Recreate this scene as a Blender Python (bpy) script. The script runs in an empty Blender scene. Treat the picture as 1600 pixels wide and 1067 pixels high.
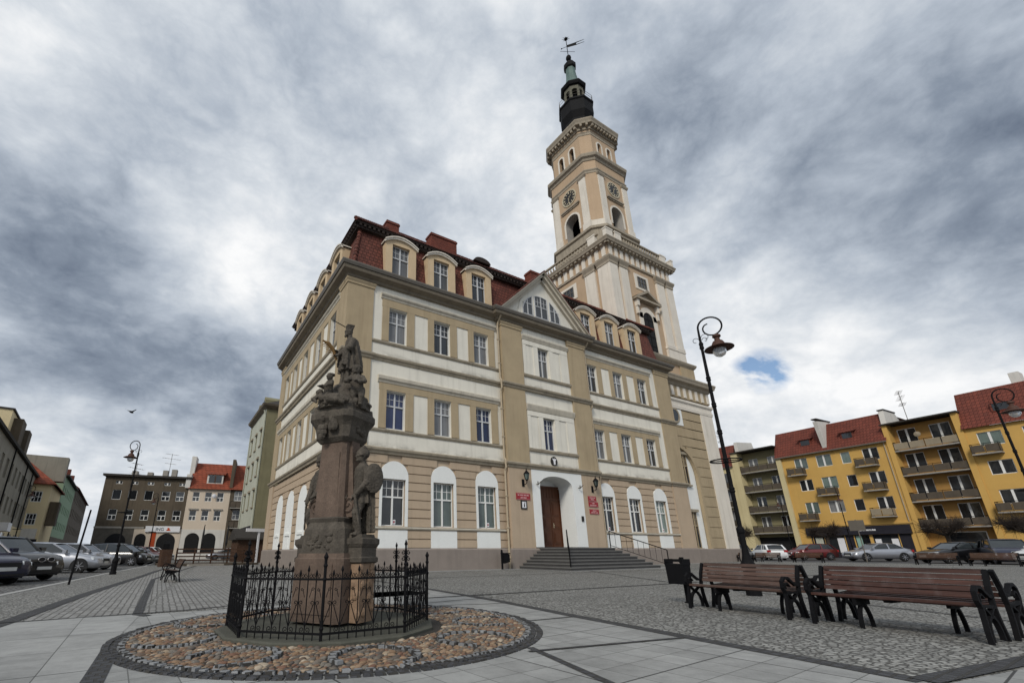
import bpy, bmesh, math, random
from math import sin, cos, pi, radians as R, sqrt, atan2
from mathutils import Vector, Matrix, Euler
random.seed(7)
S = bpy.context.scene
COL = S.collection

# ------------------------------------------------------------------ camera
cd = bpy.data.cameras.new("camera")
cd.sensor_width = 36.0
cd.lens = 694.35 / 1600 * 36
cd.shift_x = 116.37 / 1600
cd.shift_y = 93.5 / 1600
cd.clip_start = 0.05
cd.clip_end = 5000
cam = bpy.data.objects.new("camera", cd)
COL.objects.link(cam)
cam.matrix_world = Matrix.Translation((-6.742, -21.054, 0.95)) @ Matrix.Rotation(R(-30.685), 4, 'Z') @ Matrix.Rotation(R(108.608), 4, 'X') @ Matrix.Rotation(R(-0.25), 4, 'Z')
S.camera = cam

# ------------------------------------------------------------------ exposure, sun, sky
S.view_settings.view_transform = 'Standard'
S.view_settings.look = 'None'
S.view_settings.gamma = 1.0
S.view_settings.exposure = 0.06
S.cycles.use_denoising = True
S.cycles.max_bounces = 6
S.cycles.sample_clamp_indirect = 4.0
SUN_AZ, SUN_EL = 236.0, 38.0          # compass degrees (x = east), elevation
sd = bpy.data.lights.new("sun", 'SUN')
sd.energy = 2.1
sd.angle = R(14)
sd.color = (1.0, 0.94, 0.84)
sun = bpy.data.objects.new("sun", sd)
COL.objects.link(sun)
_sv = Vector((sin(R(SUN_AZ)) * cos(R(SUN_EL)), cos(R(SUN_AZ)) * cos(R(SUN_EL)), sin(R(SUN_EL))))
sun.rotation_euler = _sv.to_track_quat('Z', 'Y').to_euler()
sun.location = (-60, -40, 80)

W = bpy.data.worlds.new("World")
S.world = W
W.use_nodes = True
wt = W.node_tree
wt.nodes.clear()


class NT:
    """terse node building"""
    def __init__(s, tree): s.t = tree
    def n(s, kind, **kw):
        nd = s.t.nodes.new(kind)
        for k, v in kw.items():
            if k.startswith('i_'):
                key = k[2:]
                nd.inputs[int(key) if key.isdigit() else key.replace('_', ' ')].default_value = v
            else:
                setattr(nd, k, v)
        return nd
    def l(s, a, b): s.t.links.new(a, b)
    def val(s, x, sock):
        if isinstance(x, (int, float)): sock.default_value = x
        else: s.l(x, sock)
    def m(s, op, a, b=0.0, c=None, clamp=False):
        nd = s.t.nodes.new('ShaderNodeMath'); nd.operation = op; nd.use_clamp = clamp
        s.val(a, nd.inputs[0]); s.val(b, nd.inputs[1])
        if c is not None: s.val(c, nd.inputs[2])
        return nd.outputs[0]
    def mix(s, f, a, b, blend='MIX'):
        nd = s.t.nodes.new('ShaderNodeMix'); nd.data_type = 'RGBA'; nd.blend_type = blend
        s.val(f, nd.inputs[0])
        for x, k in ((a, 6), (b, 7)):
            if isinstance(x, (tuple, list)): nd.inputs[k].default_value = (*x[:3], 1)
            else: s.l(x, nd.inputs[k])
        return nd.outputs[2]
    def ramp(s, f, stops, interp='LINEAR'):
        nd = s.t.nodes.new('ShaderNodeValToRGB'); nd.color_ramp.interpolation = interp
        e = nd.color_ramp.elements
        while len(e) < len(stops): e.new(0.5)
        for i, (p, c) in enumerate(stops):
            e[i].position = p; e[i].color = (*c, 1) if len(c) == 3 else c
        s.l(f, nd.inputs[0])
        return nd.outputs[0]
    def noise(s, vec, scale, detail=4, rough=.55, dist=0.0, w=None):
        nd = s.n('ShaderNodeTexNoise', i_Scale=scale, i_Detail=detail, i_Roughness=rough, i_Distortion=dist)
        if vec is not None: s.l(vec, nd.inputs['Vector'])
        return nd.outputs[0]
    def mapping(s, vec, scale=(1, 1, 1), rot=(0, 0, 0), loc=(0, 0, 0)):
        nd = s.n('ShaderNodeMapping'); s.l(vec, nd.inputs[0])
        nd.inputs['Scale'].default_value = scale; nd.inputs['Rotation'].default_value = rot; nd.inputs['Location'].default_value = loc
        return nd.outputs[0]


w = NT(wt)
tc = w.n('ShaderNodeTexCoord')
sep = w.n('ShaderNodeSeparateXYZ'); w.l(tc.outputs['Generated'], sep.inputs[0])
dx, dy, dz = sep.outputs
zz = w.m('ADD', w.m('MAXIMUM', dz, 0.0), 0.32)
comb = w.n('ShaderNodeCombineXYZ')
w.l(w.m('DIVIDE', dx, zz), comb.inputs[0]); w.l(w.m('DIVIDE', dy, zz), comb.inputs[1])
cl = comb.outputs[0]
# cloud deck seen in perspective, streaked along the wind
clr = w.mapping(cl, scale=(0.75, 1.05, 1), rot=(0, 0, R(38)), loc=(3.1, 1.7, 0))
n1 = w.noise(clr, 1.05, 6, .5, .1)
n2 = w.noise(w.mapping(cl, scale=(.9, 1.1, 1), rot=(0, 0, R(38)), loc=(9, 4, 2)), 3.6, 9, .6, .2)
n3 = w.noise(w.mapping(cl, scale=(.9, 1.15, 1), rot=(0, 0, R(38)), loc=(1, 7, 5)), 8.0, 9, .62, .6)
tone = w.m('ADD', w.m('MULTIPLY', w.m('SUBTRACT', n1, .5), .95), w.m('MULTIPLY', w.m('SUBTRACT', n2, .5), .38))
bil = w.noise(w.mapping(tc.outputs['Generated'], scale=(1, 1, 1.4)), 2.6, 6, .5, .15)
puff = w.m('MULTIPLY', w.m('ABSOLUTE', w.m('SUBTRACT', bil, .5)), 2.0)
bil2 = w.noise(w.mapping(tc.outputs['Generated'], scale=(1, 1, 1.5), loc=(4, 1, 3)), 8.5, 7, .6, .2)
puff2 = w.m('MULTIPLY', w.m('ABSOLUTE', w.m('SUBTRACT', bil2, .5)), 2.0)
tone = w.m('ADD', tone, w.m('MULTIPLY', w.m('SUBTRACT', n3, .5), .22))
tone = w.m('ADD', tone, w.m('ADD', w.m('MULTIPLY', w.m('SUBTRACT', puff, .22), .58), w.m('MULTIPLY', w.m('SUBTRACT', puff2, .22), .30)))
tone = w.m('ADD', w.m('MULTIPLY', tone, 1.18), .66)
# broad brighter and darker parts of this particular sky (direction, width, amount)
LOBES = [((-0.30, .690, .66), .012, .34), ((.035, .827, .561), .009, .42), ((.36, .55, .752), .016, .12), ((.925, .271, .265), .035, .30),
         ((.936, .159, .314), .02, .12), ((-.183, .972, .147), .012, .26), ((.835, .295, .464), .02, .14), ((.23, .80, .55), .012, .10),
         ((-.26, .768, .585), .006, -.05), ((-.194, .851, .488), .010, -.17), ((-.078, .935, .345), .010, -.20), ((-.24, .925, .293), .008, -.20),
         ((.63, .285, .722), .020, -.17), ((.853, .047, .52), .020, -.16), ((.905, .072, .419), .008, -.20), ((.75, .2, .63), .02, -.06),
         ((.545, .261, .797), .02, .02), ((-.1, .63, .765), .015, -.04)]
for d, wd, am in LOBES:
    L = sqrt(sum(c * c for c in d))
    dot = w.n('ShaderNodeVectorMath', operation='DOT_PRODUCT'); w.l(tc.outputs['Generated'], dot.inputs[0])
    dot.inputs[1].default_value = tuple(c / L for c in d)
    e = w.m('EXPONENT', w.m('DIVIDE', w.m('SUBTRACT', dot.outputs['Value'], 1.0), wd))
    tone = w.m('ADD', tone, w.m('MULTIPLY', e, am))
ccol = w.ramp(tone, [(0.05, (.12, .152, .212)), (.28, (.245, .29, .36)), (.50, (.43, .482, .555)), (.72, (.64, .682, .732)), (1.0, (.93, .935, .94))])
# the overcast overhead and behind the viewer is brighter than the part in view
front = w.n('ShaderNodeVectorMath', operation='DOT_PRODUCT'); w.l(tc.outputs['Generated'], front.inputs[0])
front.inputs[1].default_value = (.50, .80, .33)
rear = w.m('MULTIPLY', w.m('SUBTRACT', .10, front.outputs['Value'], clamp=True), 1.0)
gain = w.m('ADD', 1.0, w.m('MULTIPLY', w.m('MINIMUM', rear, .5), .5))
ccol = w.mix(1.0, ccol, gain, 'MULTIPLY')
sky = w.n('ShaderNodeTexSky', sky_type='NISHITA')
sky.sun_disc = False
sky.sun_elevation = R(SUN_EL)
sky.sun_rotation = R(SUN_AZ)
bg_sky = w.n('ShaderNodeBackground', i_Strength=0.12); w.l(sky.outputs[0], bg_sky.inputs[0])
bg_cl = w.n('ShaderNodeBackground', i_Strength=1.0); w.l(ccol, bg_cl.inputs[0])
# a few small gaps of blue near the horizon
gap = w.noise(w.mapping(cl, scale=(.8, 1.5, 1), rot=(0, 0, R(38)), loc=(2, 2, 2)), 4.0, 7, .55, .3)
gl = None
for d, wd in (((.880, .352, .310), .0005), ((.895, .325, .303), .0004)):
    L = sqrt(sum(c * c for c in d))
    dot = w.n('ShaderNodeVectorMath', operation='DOT_PRODUCT'); w.l(tc.outputs['Generated'], dot.inputs[0])
    dot.inputs[1].default_value = tuple(c / L for c in d)
    e = w.m('EXPONENT', w.m('DIVIDE', w.m('SUBTRACT', dot.outputs['Value'], 1.0), wd))
    gl = e if gl is None else w.m('ADD', gl, e)
gapf = w.ramp(w.m('MULTIPLY', w.m('MINIMUM', gl, 1.0), w.m('ADD', w.m('MULTIPLY', w.m('SUBTRACT', gap, .5), 5.0), .55)), [(.18, (0, 0, 0)), (.75, (1, 1, 1))])
mx = w.n('ShaderNodeMixShader'); w.l(gapf, mx.inputs[0]); w.l(bg_cl.outputs[0], mx.inputs[1]); w.l(bg_sky.outputs[0], mx.inputs[2])
out = w.n('ShaderNodeOutputWorld'); w.l(mx.outputs[0], out.inputs[0])

# ------------------------------------------------------------------ materials
MATS = {}


def mat(name, col, rough=.85, ledge=None, var=.16, scale=1.5, fine=.08, fscale=30, bump=0.0, bscale=40, metal=0.0, spec=.3, stain=0.0, stain_col=None, coat=0.0, dirt=None):
    """plain surface: base colour with broad mottling, fine grain and (optionally) rain stains"""
    m = bpy.data.materials.new(name); m.use_nodes = True
    t = NT(m.node_tree); b = m.node_tree.nodes['Principled BSDF']
    geo = t.n('ShaderNodeNewGeometry'); pos = geo.outputs['Position']
    c = None
    f1 = t.m('ADD', t.m('MULTIPLY', t.m('SUBTRACT', t.noise(pos, scale, 5, .6), .5), var * 2.4), 1.0)
    f2 = t.m('ADD', t.m('MULTIPLY', t.m('SUBTRACT', t.noise(pos, fscale, 3, .6), .5), fine * 2.4), 1.0)
    c = t.mix(1.0, col, t.m('MULTIPLY', f1, f2), 'MULTIPLY')
    if stain:
        sv = t.noise(t.mapping(pos, scale=(3.2, 3.2, .22)), 1.0, 5, .62)
        sf = t.ramp(sv, [(.50, (0, 0, 0)), (.78, (1, 1, 1))])
        c = t.mix(t.m('MULTIPLY', sf, stain), c, stain_col or tuple(x * .45 for x in col))
    if ledge:       # black grime patches washed along the top of the string courses
        sz = t.n('ShaderNodeSeparateXYZ'); t.l(pos, sz.inputs[0]); tot = None
        for z0 in ledge:
            g_ = t.m('MULTIPLY', t.m('GREATER_THAN', sz.outputs[2], z0 - .05), t.m('SUBTRACT', 1.0, t.m('DIVIDE', t.m('SUBTRACT', sz.outputs[2], z0), .42), clamp=True))
            tot = g_ if tot is None else t.m('MAXIMUM', tot, g_)
        pn = t.ramp(t.noise(t.mapping(pos, scale=(.7, .7, 1.6)), 1.0, 6, .65), [(.46, (0, 0, 0)), (.66, (1, 1, 1))])
        c = t.mix(t.m('MULTIPLY', t.m('MULTIPLY', tot, tot), pn), c, (.09, .085, .075))
    t.l(c, b.inputs['Base Color'])
    b.inputs['Roughness'].default_value = rough
    b.inputs['Metallic'].default_value = metal
    b.inputs['Specular IOR Level'].default_value = spec
    if coat: b.inputs['Coat Weight'].default_value = coat; b.inputs['Coat Roughness'].default_value = .05
    if bump:
        bp = t.n('ShaderNodeBump', i_Strength=bump, i_Distance=.02)
        t.l(t.noise(pos, bscale, 4, .65), bp.inputs['Height']); t.l(bp.outputs[0], b.inputs['Normal'])
    MATS[name] = m
    return m


def glass(name, col, rough=.04, fold=0.0):
    m = bpy.data.materials.new(name); m.use_nodes = True
    t = NT(m.node_tree); b = m.node_tree.nodes['Principled BSDF']
    geo = t.n('ShaderNodeNewGeometry'); pos = geo.outputs['Position']
    nz = t.noise(pos, .9, 3, .6)
    oi = t.n('ShaderNodeObjectInfo')
    f = t.m('MULTIPLY', t.m('ADD', .45, t.m('MULTIPLY', nz, .9)), t.m('ADD', .45, t.m('MULTIPLY', oi.outputs['Random'], 1.3)))
    if fold:
        wv = t.noise(t.mapping(pos, scale=(14, 14, .25)), 1.0, 3, .6)
        f = t.m('MULTIPLY', f, t.m('ADD', 1 - fold, t.m('MULTIPLY', wv, 2 * fold)))
    t.l(t.mix(1.0, col, f, 'MULTIPLY'), b.inputs['Base Color'])
    b.inputs['Roughness'].default_value = rough
    b.inputs['Specular IOR Level'].default_value = .6
    bp = t.n('ShaderNodeBump', i_Strength=.14, i_Distance=.05)
    t.l(t.noise(pos, 1.1, 2, .5), bp.inputs['Height']); t.l(bp.outputs[0], b.inputs['Normal'])
    MATS[name] = m
    return m


def tiles(name, col, col2, bw=.24, rh=.20, var=.25):
    """clay roof tiles in courses: u runs along x+y, v up the slope"""
    m = bpy.data.materials.new(name); m.use_nodes = True
    t = NT(m.node_tree); b = m.node_tree.nodes['Principled BSDF']
    geo = t.n('ShaderNodeNewGeometry'); sp = t.n('ShaderNodeSeparateXYZ'); t.l(geo.outputs['Position'], sp.inputs[0])
    cb = t.n('ShaderNodeCombineXYZ')
    t.l(t.m('ADD', sp.outputs[0], t.m('MULTIPLY', sp.outputs[1], 1.0)), cb.inputs[0]); t.l(sp.outputs[2], cb.inputs[1])
    br = t.n('ShaderNodeTexBrick', i_Scale=1.0, i_Mortar_Size=.018, i_Mortar_Smooth=.3, i_Bias=-.2, i_Brick_Width=bw, i_Row_Height=rh)
    t.l(cb.outputs[0], br.inputs['Vector'])
    br.inputs['Color1'].default_value = (*col, 1); br.inputs['Color2'].default_value = (*col2, 1)
    br.inputs['Mortar'].default_value = (*[c * .22 for c in col], 1)
    f1 = t.m('ADD', t.m('MULTIPLY', t.m('SUBTRACT', t.noise(geo.outputs['Position'], .9, 5, .65), .5), var * 2.4), 1.0)
    c = t.mix(1.0, br.outputs[0], f1, 'MULTIPLY')
    moss = t.ramp(t.noise(geo.outputs['Position'], 1.7, 6, .7), [(.58, (0, 0, 0)), (.8, (1, 1, 1))])
    c = t.mix(t.m('MULTIPLY', moss, .5), c, (.035, .028, .024))
    t.l(c, b.inputs['Base Color']); b.inputs['Roughness'].default_value = .8; b.inputs['Specular IOR Level'].default_value = .25
    saw = t.m('FRACT', t.m('DIVIDE', sp.outputs[2], rh))
    bp = t.n('ShaderNodeBump', i_Strength=.9, i_Distance=.03)
    t.l(t.m('MULTIPLY', t.m('SUBTRACT', 1.0, saw), t.m('SUBTRACT', 1.0, br.outputs['Fac'])), bp.inputs['Height']); t.l(bp.outputs[0], b.inputs['Normal'])
    MATS[name] = m
    return m


def setts(name, col, cell=9.0, kind='voronoi', rot=0.0, bw=.11, rh=.11, rowgap=.5, col2=None, mort=(.035, .033, .030), var=.22):
    """small granite setts: irregular (voronoi) or laid in straight rows (brick)"""
    m = bpy.data.materials.new(name); m.use_nodes = True
    t = NT(m.node_tree); b = m.node_tree.nodes['Principled BSDF']
    geo = t.n('ShaderNodeNewGeometry'); pos = geo.outputs['Position']
    wob = t.n('ShaderNodeVectorMath', operation='MULTIPLY_ADD')
    nzc = t.n('ShaderNodeTexNoise', i_Scale=2.5, i_Detail=2.0); t.l(pos, nzc.inputs['Vector'])
    t.l(nzc.outputs['Color'], wob.inputs[0]); wob.inputs[1].default_value = (.05, .05, 0); t.l(pos, wob.inputs[2])
    v = t.mapping(wob.outputs[0], rot=(0, 0, rot))
    if kind == 'voronoi':
        vo = t.n('ShaderNodeTexVoronoi', feature='F1', i_Scale=cell, i_Randomness=.72); t.l(v, vo.inputs['Vector'])
        ve = t.n('ShaderNodeTexVoronoi', feature='DISTANCE_TO_EDGE', i_Scale=cell, i_Randomness=.72); t.l(v, ve.inputs['Vector'])
        edge = t.ramp(ve.outputs['Distance'], [(.02, (0, 0, 0)), (.16, (1, 1, 1))])
        cellv = t.n('ShaderNodeSeparateColor'); t.l(vo.outputs['Color'], cellv.inputs[0]); rnd = cellv.outputs[0]
        hgt = edge
    else:
        br = t.n('ShaderNodeTexBrick', i_Scale=1.0, i_Mortar_Size=.014, i_Mortar_Smooth=.3, i_Brick_Width=bw, i_Row_Height=rh)
        t.l(v, br.inputs['Vector']); br.inputs['Color1'].default_value = (0, 0, 0, 1); br.inputs['Color2'].default_value = (1, 1, 1, 1); br.inputs['Mortar'].default_value = (.5, .5, .5, 1)
        sc = t.n('ShaderNodeSeparateColor'); t.l(br.outputs[0], sc.inputs[0]); rnd = sc.outputs[0]
        edge = t.m('SUBTRACT', 1.0, br.outputs['Fac']); hgt = edge
    big = t.noise(pos, .35, 5, .6)
    f = t.m('ADD', 1.0, t.m('ADD', t.m('MULTIPLY', t.m('SUBTRACT', rnd, .5), var * 1.6), t.m('MULTIPLY', t.m('SUBTRACT', big, .5), .55)))
    f = t.m('MULTIPLY', f, t.m('ADD', .85, t.m('MULTIPLY', t.noise(pos, 60, 3, .6), .3)))
    base = t.mix(rnd, col, col2, 'MIX') if col2 else col
    c = t.mix(edge, mort, t.mix(1.0, base, f, 'MULTIPLY'))
    t.l(c, b.inputs['Base Color']); b.inputs['Roughness'].default_value = .75; b.inputs['Specular IOR Level'].default_value = .35
    bp = t.n('ShaderNodeBump', i_Strength=.75, i_Distance=.02)
    t.l(t.m('ADD', hgt, t.m('MULTIPLY', t.noise(pos, 45, 3, .6), .35)), bp.inputs['Height']); t.l(bp.outputs[0], b.inputs['Normal'])
    MATS[name] = m
    return m


def slabs(name, col, size=.5, big=2.0, rot=0.0, loc=(0, 0, 0), mort=.3):
    m = bpy.data.materials.new(name); m.use_nodes = True
    t = NT(m.node_tree); b = m.node_tree.nodes['Principled BSDF']
    geo = t.n('ShaderNodeNewGeometry'); pos = geo.outputs['Position']
    v = t.mapping(pos, rot=(0, 0, rot), loc=loc)
    def grid(sz, ms, sm=.2):
        br = t.n('ShaderNodeTexBrick', offset=0.0, i_Scale=1.0, i_Mortar_Size=ms, i_Mortar_Smooth=sm, i_Brick_Width=sz, i_Row_Height=sz)
        t.l(v, br.inputs['Vector']); br.inputs['Color1'].default_value = (0, 0, 0, 1); br.inputs['Color2'].default_value = (1, 1, 1, 1)
        return br
    a = grid(size, .005); g = grid(big, .010)
    sc = t.n('ShaderNodeSeparateColor'); t.l(a.outputs[0], sc.inputs[0])
    n = t.noise(pos, .7, 6, .65); n2 = t.noise(pos, 5.0, 5, .7)
    f = t.m('ADD', 1.0, t.m('ADD', t.m('MULTIPLY', t.m('SUBTRACT', n, .5), .95), t.m('MULTIPLY', t.m('SUBTRACT', n2, .5), .75)))
    f = t.m('ADD', f, t.m('MULTIPLY', t.m('SUBTRACT', sc.outputs[0], .5), .24))
    f = t.m('MULTIPLY', f, t.m('ADD', .88, t.m('MULTIPLY', t.noise(pos, 120, 2, .6), .24)))
    c = t.mix(1.0, col, f, 'MULTIPLY')
    c = t.mix(t.m('MULTIPLY', a.outputs['Fac'], mort), c, (.05, .05, .046))
    c = t.mix(t.m('MULTIPLY', g.outputs['Fac'], .85), c, (.03, .03, .03))
    t.l(c, b.inputs['Base Color']); b.inputs['Roughness'].default_value = .72; b.inputs['Specular IOR Level'].default_value = .35
    bp = t.n('ShaderNodeBump', i_Strength=.35, i_Distance=.01)
    t.l(t.m('SUBTRACT', t.m('MULTIPLY', t.noise(pos, 70, 3, .6), .5), t.m('MAXIMUM', a.outputs['Fac'], g.outputs['Fac'])), bp.inputs['Height']); t.l(bp.outputs[0], b.inputs['Normal'])
    MATS[name] = m
    return m


def islandmat(name, stops, rough=.6, bump=.3):
    """pebbles: colour picked per loose stone"""
    m = bpy.data.materials.new(name); m.use_nodes = True
    t = NT(m.node_tree); b = m.node_tree.nodes['Principled BSDF']
    geo = t.n('ShaderNodeNewGeometry')
    c = t.ramp(geo.outputs['Random Per Island'], stops, 'CONSTANT')
    n = t.noise(geo.outputs['Position'], 30, 4, .65)
    c = t.mix(1.0, c, t.m('ADD', .55, t.m('MULTIPLY', n, .9)), 'MULTIPLY')
    t.l(c, b.inputs['Base Color']); b.inputs['Roughness'].default_value = rough; b.inputs['Specular IOR Level'].default_value = .4
    bp = t.n('ShaderNodeBump', i_Strength=bump, i_Distance=.01)
    t.l(t.noise(geo.outputs['Position'], 90, 3, .6), bp.inputs['Height']); t.l(bp.outputs[0], b.inputs['Normal'])
    MATS[name] = m
    return m


# town hall
mat('render_white', (.69, .66, .58), ledge=(6.12, 11.3), var=.13, scale=.8, stain=.42, stain_col=(.36, .34, .29), bump=.15)
mat('render_tan', (.375, .298, .192), var=.16, scale=1.0, stain=.45, stain_col=(.22, .165, .10), bump=.15)
mat('gf_tan', (.43, .335, .24), var=.11, scale=.9, stain=.3, bump=.15)
mat('gf_white', (.74, .75, .73), var=.06, bump=.1, stain=.18, stain_col=(.55, .55, .52))
mat('plinth_stone', (.235, .20, .175), var=.14, scale=2, stain=.25, bump=.25)
mat('moulding', (.33, .285, .215), var=.20, scale=2.2, stain=.55, stain_col=(.10, .088, .07), bump=.15)
mat('moulding_light', (.52, .475, .39), var=.16, scale=2.2, stain=.45, stain_col=(.20, .18, .15), bump=.15)
mat('cornice_dark', (.185, .155, .115), var=.20, scale=1.4, stain=.5, stain_col=(.075, .065, .052), bump=.2)
mat('dormer_cream', (.56, .43, .275), var=.10, scale=2, stain=.25, bump=.1)
mat('paint_white', (.72, .72, .70), rough=.5, var=.05)
mat('window_paint', (.50, .51, .52), rough=.45, var=.06)
tiles('roof_tile', (.145, .048, .034), (.085, .031, .023), bw=.26, rh=.25)
tiles('brick', (.22, .062, .040), (.15, .045, .032), bw=.24, rh=.075)
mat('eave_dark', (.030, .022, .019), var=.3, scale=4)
mat('zinc', (.15, .135, .115), rough=.55, metal=.3, var=.15)
mat('pipe_paint', (.40, .33, .235), rough=.6, var=.15, scale=3)
mat('door_wood', (.085, .030, .013), rough=.45, var=.25, scale=4, bump=.2)
mat('step_stone', (.062, .060, .060), var=.2, scale=2.5, stain=0, bump=.3)
mat('step_edge', (.13, .128, .122), var=.2, scale=2.5, bump=.3)
mat('iron_black', (.006, .006, .007), rough=.7, var=.3, scale=8, spec=.12, bump=.1)
mat('sign_red', (.28, .022, .028), rough=.35, var=.06)
mat('sign_white', (.72, .72, .74), rough=.4, var=.03)
mat('sign_pink', (.55, .30, .30), rough=.4, var=.03)
glass('pane_dark', (.020, .023, .027))
glass('pane_curtain', (.13, .132, .135), .08, .55)
glass('pane_blue', (.012, .020, .060), .08, .25)
glass('pane_green', (.10, .13, .12), .06, .3)
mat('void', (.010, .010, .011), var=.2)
# tower
mat('tower_orange', (.45, .33, .22), var=.12, scale=.6, stain=.25, stain_col=(.33, .22, .125), bump=.1)
mat('tower_white', (.68, .63, .55), var=.13, scale=.8, stain=.45, stain_col=(.36, .32, .26), bump=.1)
mat('tower_trim', (.33, .285, .22), var=.2, scale=1.2, stain=.6, stain_col=(.12, .105, .08), bump=.15)
mat('wall_reveal', (.38, .36, .33), var=.2, scale=1.5, stain=.4)
mat('copper_green', (.10, .155, .14), rough=.6, var=.35, scale=1.6, stain=.5, stain_col=(.03, .045, .04))
mat('copper_dark', (.012, .012, .013), rough=.75, var=.35, scale=1.6, spec=.12)
mat('lantern_paint', (.13, .125, .095), var=.3, scale=4)
mat('clock_black', (.02, .018, .016), rough=.4)
mat('clock_gold', (.48, .42, .30), rough=.45)
# monument
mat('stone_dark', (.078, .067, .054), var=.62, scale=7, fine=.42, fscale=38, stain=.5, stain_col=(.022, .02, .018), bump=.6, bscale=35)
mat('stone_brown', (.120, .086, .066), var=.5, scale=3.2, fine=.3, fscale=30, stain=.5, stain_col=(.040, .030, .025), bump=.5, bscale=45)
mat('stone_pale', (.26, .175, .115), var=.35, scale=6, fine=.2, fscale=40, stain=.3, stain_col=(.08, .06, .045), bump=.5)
mat('gold_leaf', (.19, .11, .04), rough=.5, var=.3, scale=12)
# paving
setts('sett_grey', (.27, .268, .252), cell=15.0, mort=(.07, .068, .062), var=.28)
setts('sett_rows', (.235, .232, .222), kind='brick', rot=R(90), bw=.14, rh=.105, mort=(.10, .097, .09), var=.3)
setts('sett_dark', (.045, .046, .050), kind='brick', bw=.10, rh=.10, var=.3)
setts('sett_kerbgrey', (.20, .205, .21), kind='brick', bw=.10, rh=.10, var=.3)
slabs('slab', (.262, .264, .256), size=.33, big=1.65, rot=R(-4), mort=.6)
slabs('slab_left', (.275, .277, .269), size=1.1, big=2.2, rot=R(-2), loc=(.3, .2, 0), mort=.8)
setts('road_setts', (.165, .165, .163), cell=7.0)
mat('asphalt', (.06, .06, .062), var=.2, bump=.3, bscale=60)
mat('kerb', (.33, .33, .32), var=.15, bump=.2)
islandmat('pebble', [(0, (0.163, 0.098, 0.059)), (.12, (0.135, 0.114, 0.091)), (.26, (0.205, 0.131, 0.077)), (.38, (0.086, 0.071, 0.059)), (.5, (0.249, 0.169, 0.107)), (.6, (0.153, 0.080, 0.050)),
                     (.70, (0.156, 0.137, 0.113)), (.82, (0.277, 0.213, 0.145)), (.90, (0.117, 0.082, 0.057)), (.965, (0.357, 0.295, 0.220))])
mat('soil', (.035, .032, .028), var=.4, scale=8, bump=.6)
mat('mossy', (.075, .075, .06), var=.35, scale=5, bump=.5)

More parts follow.
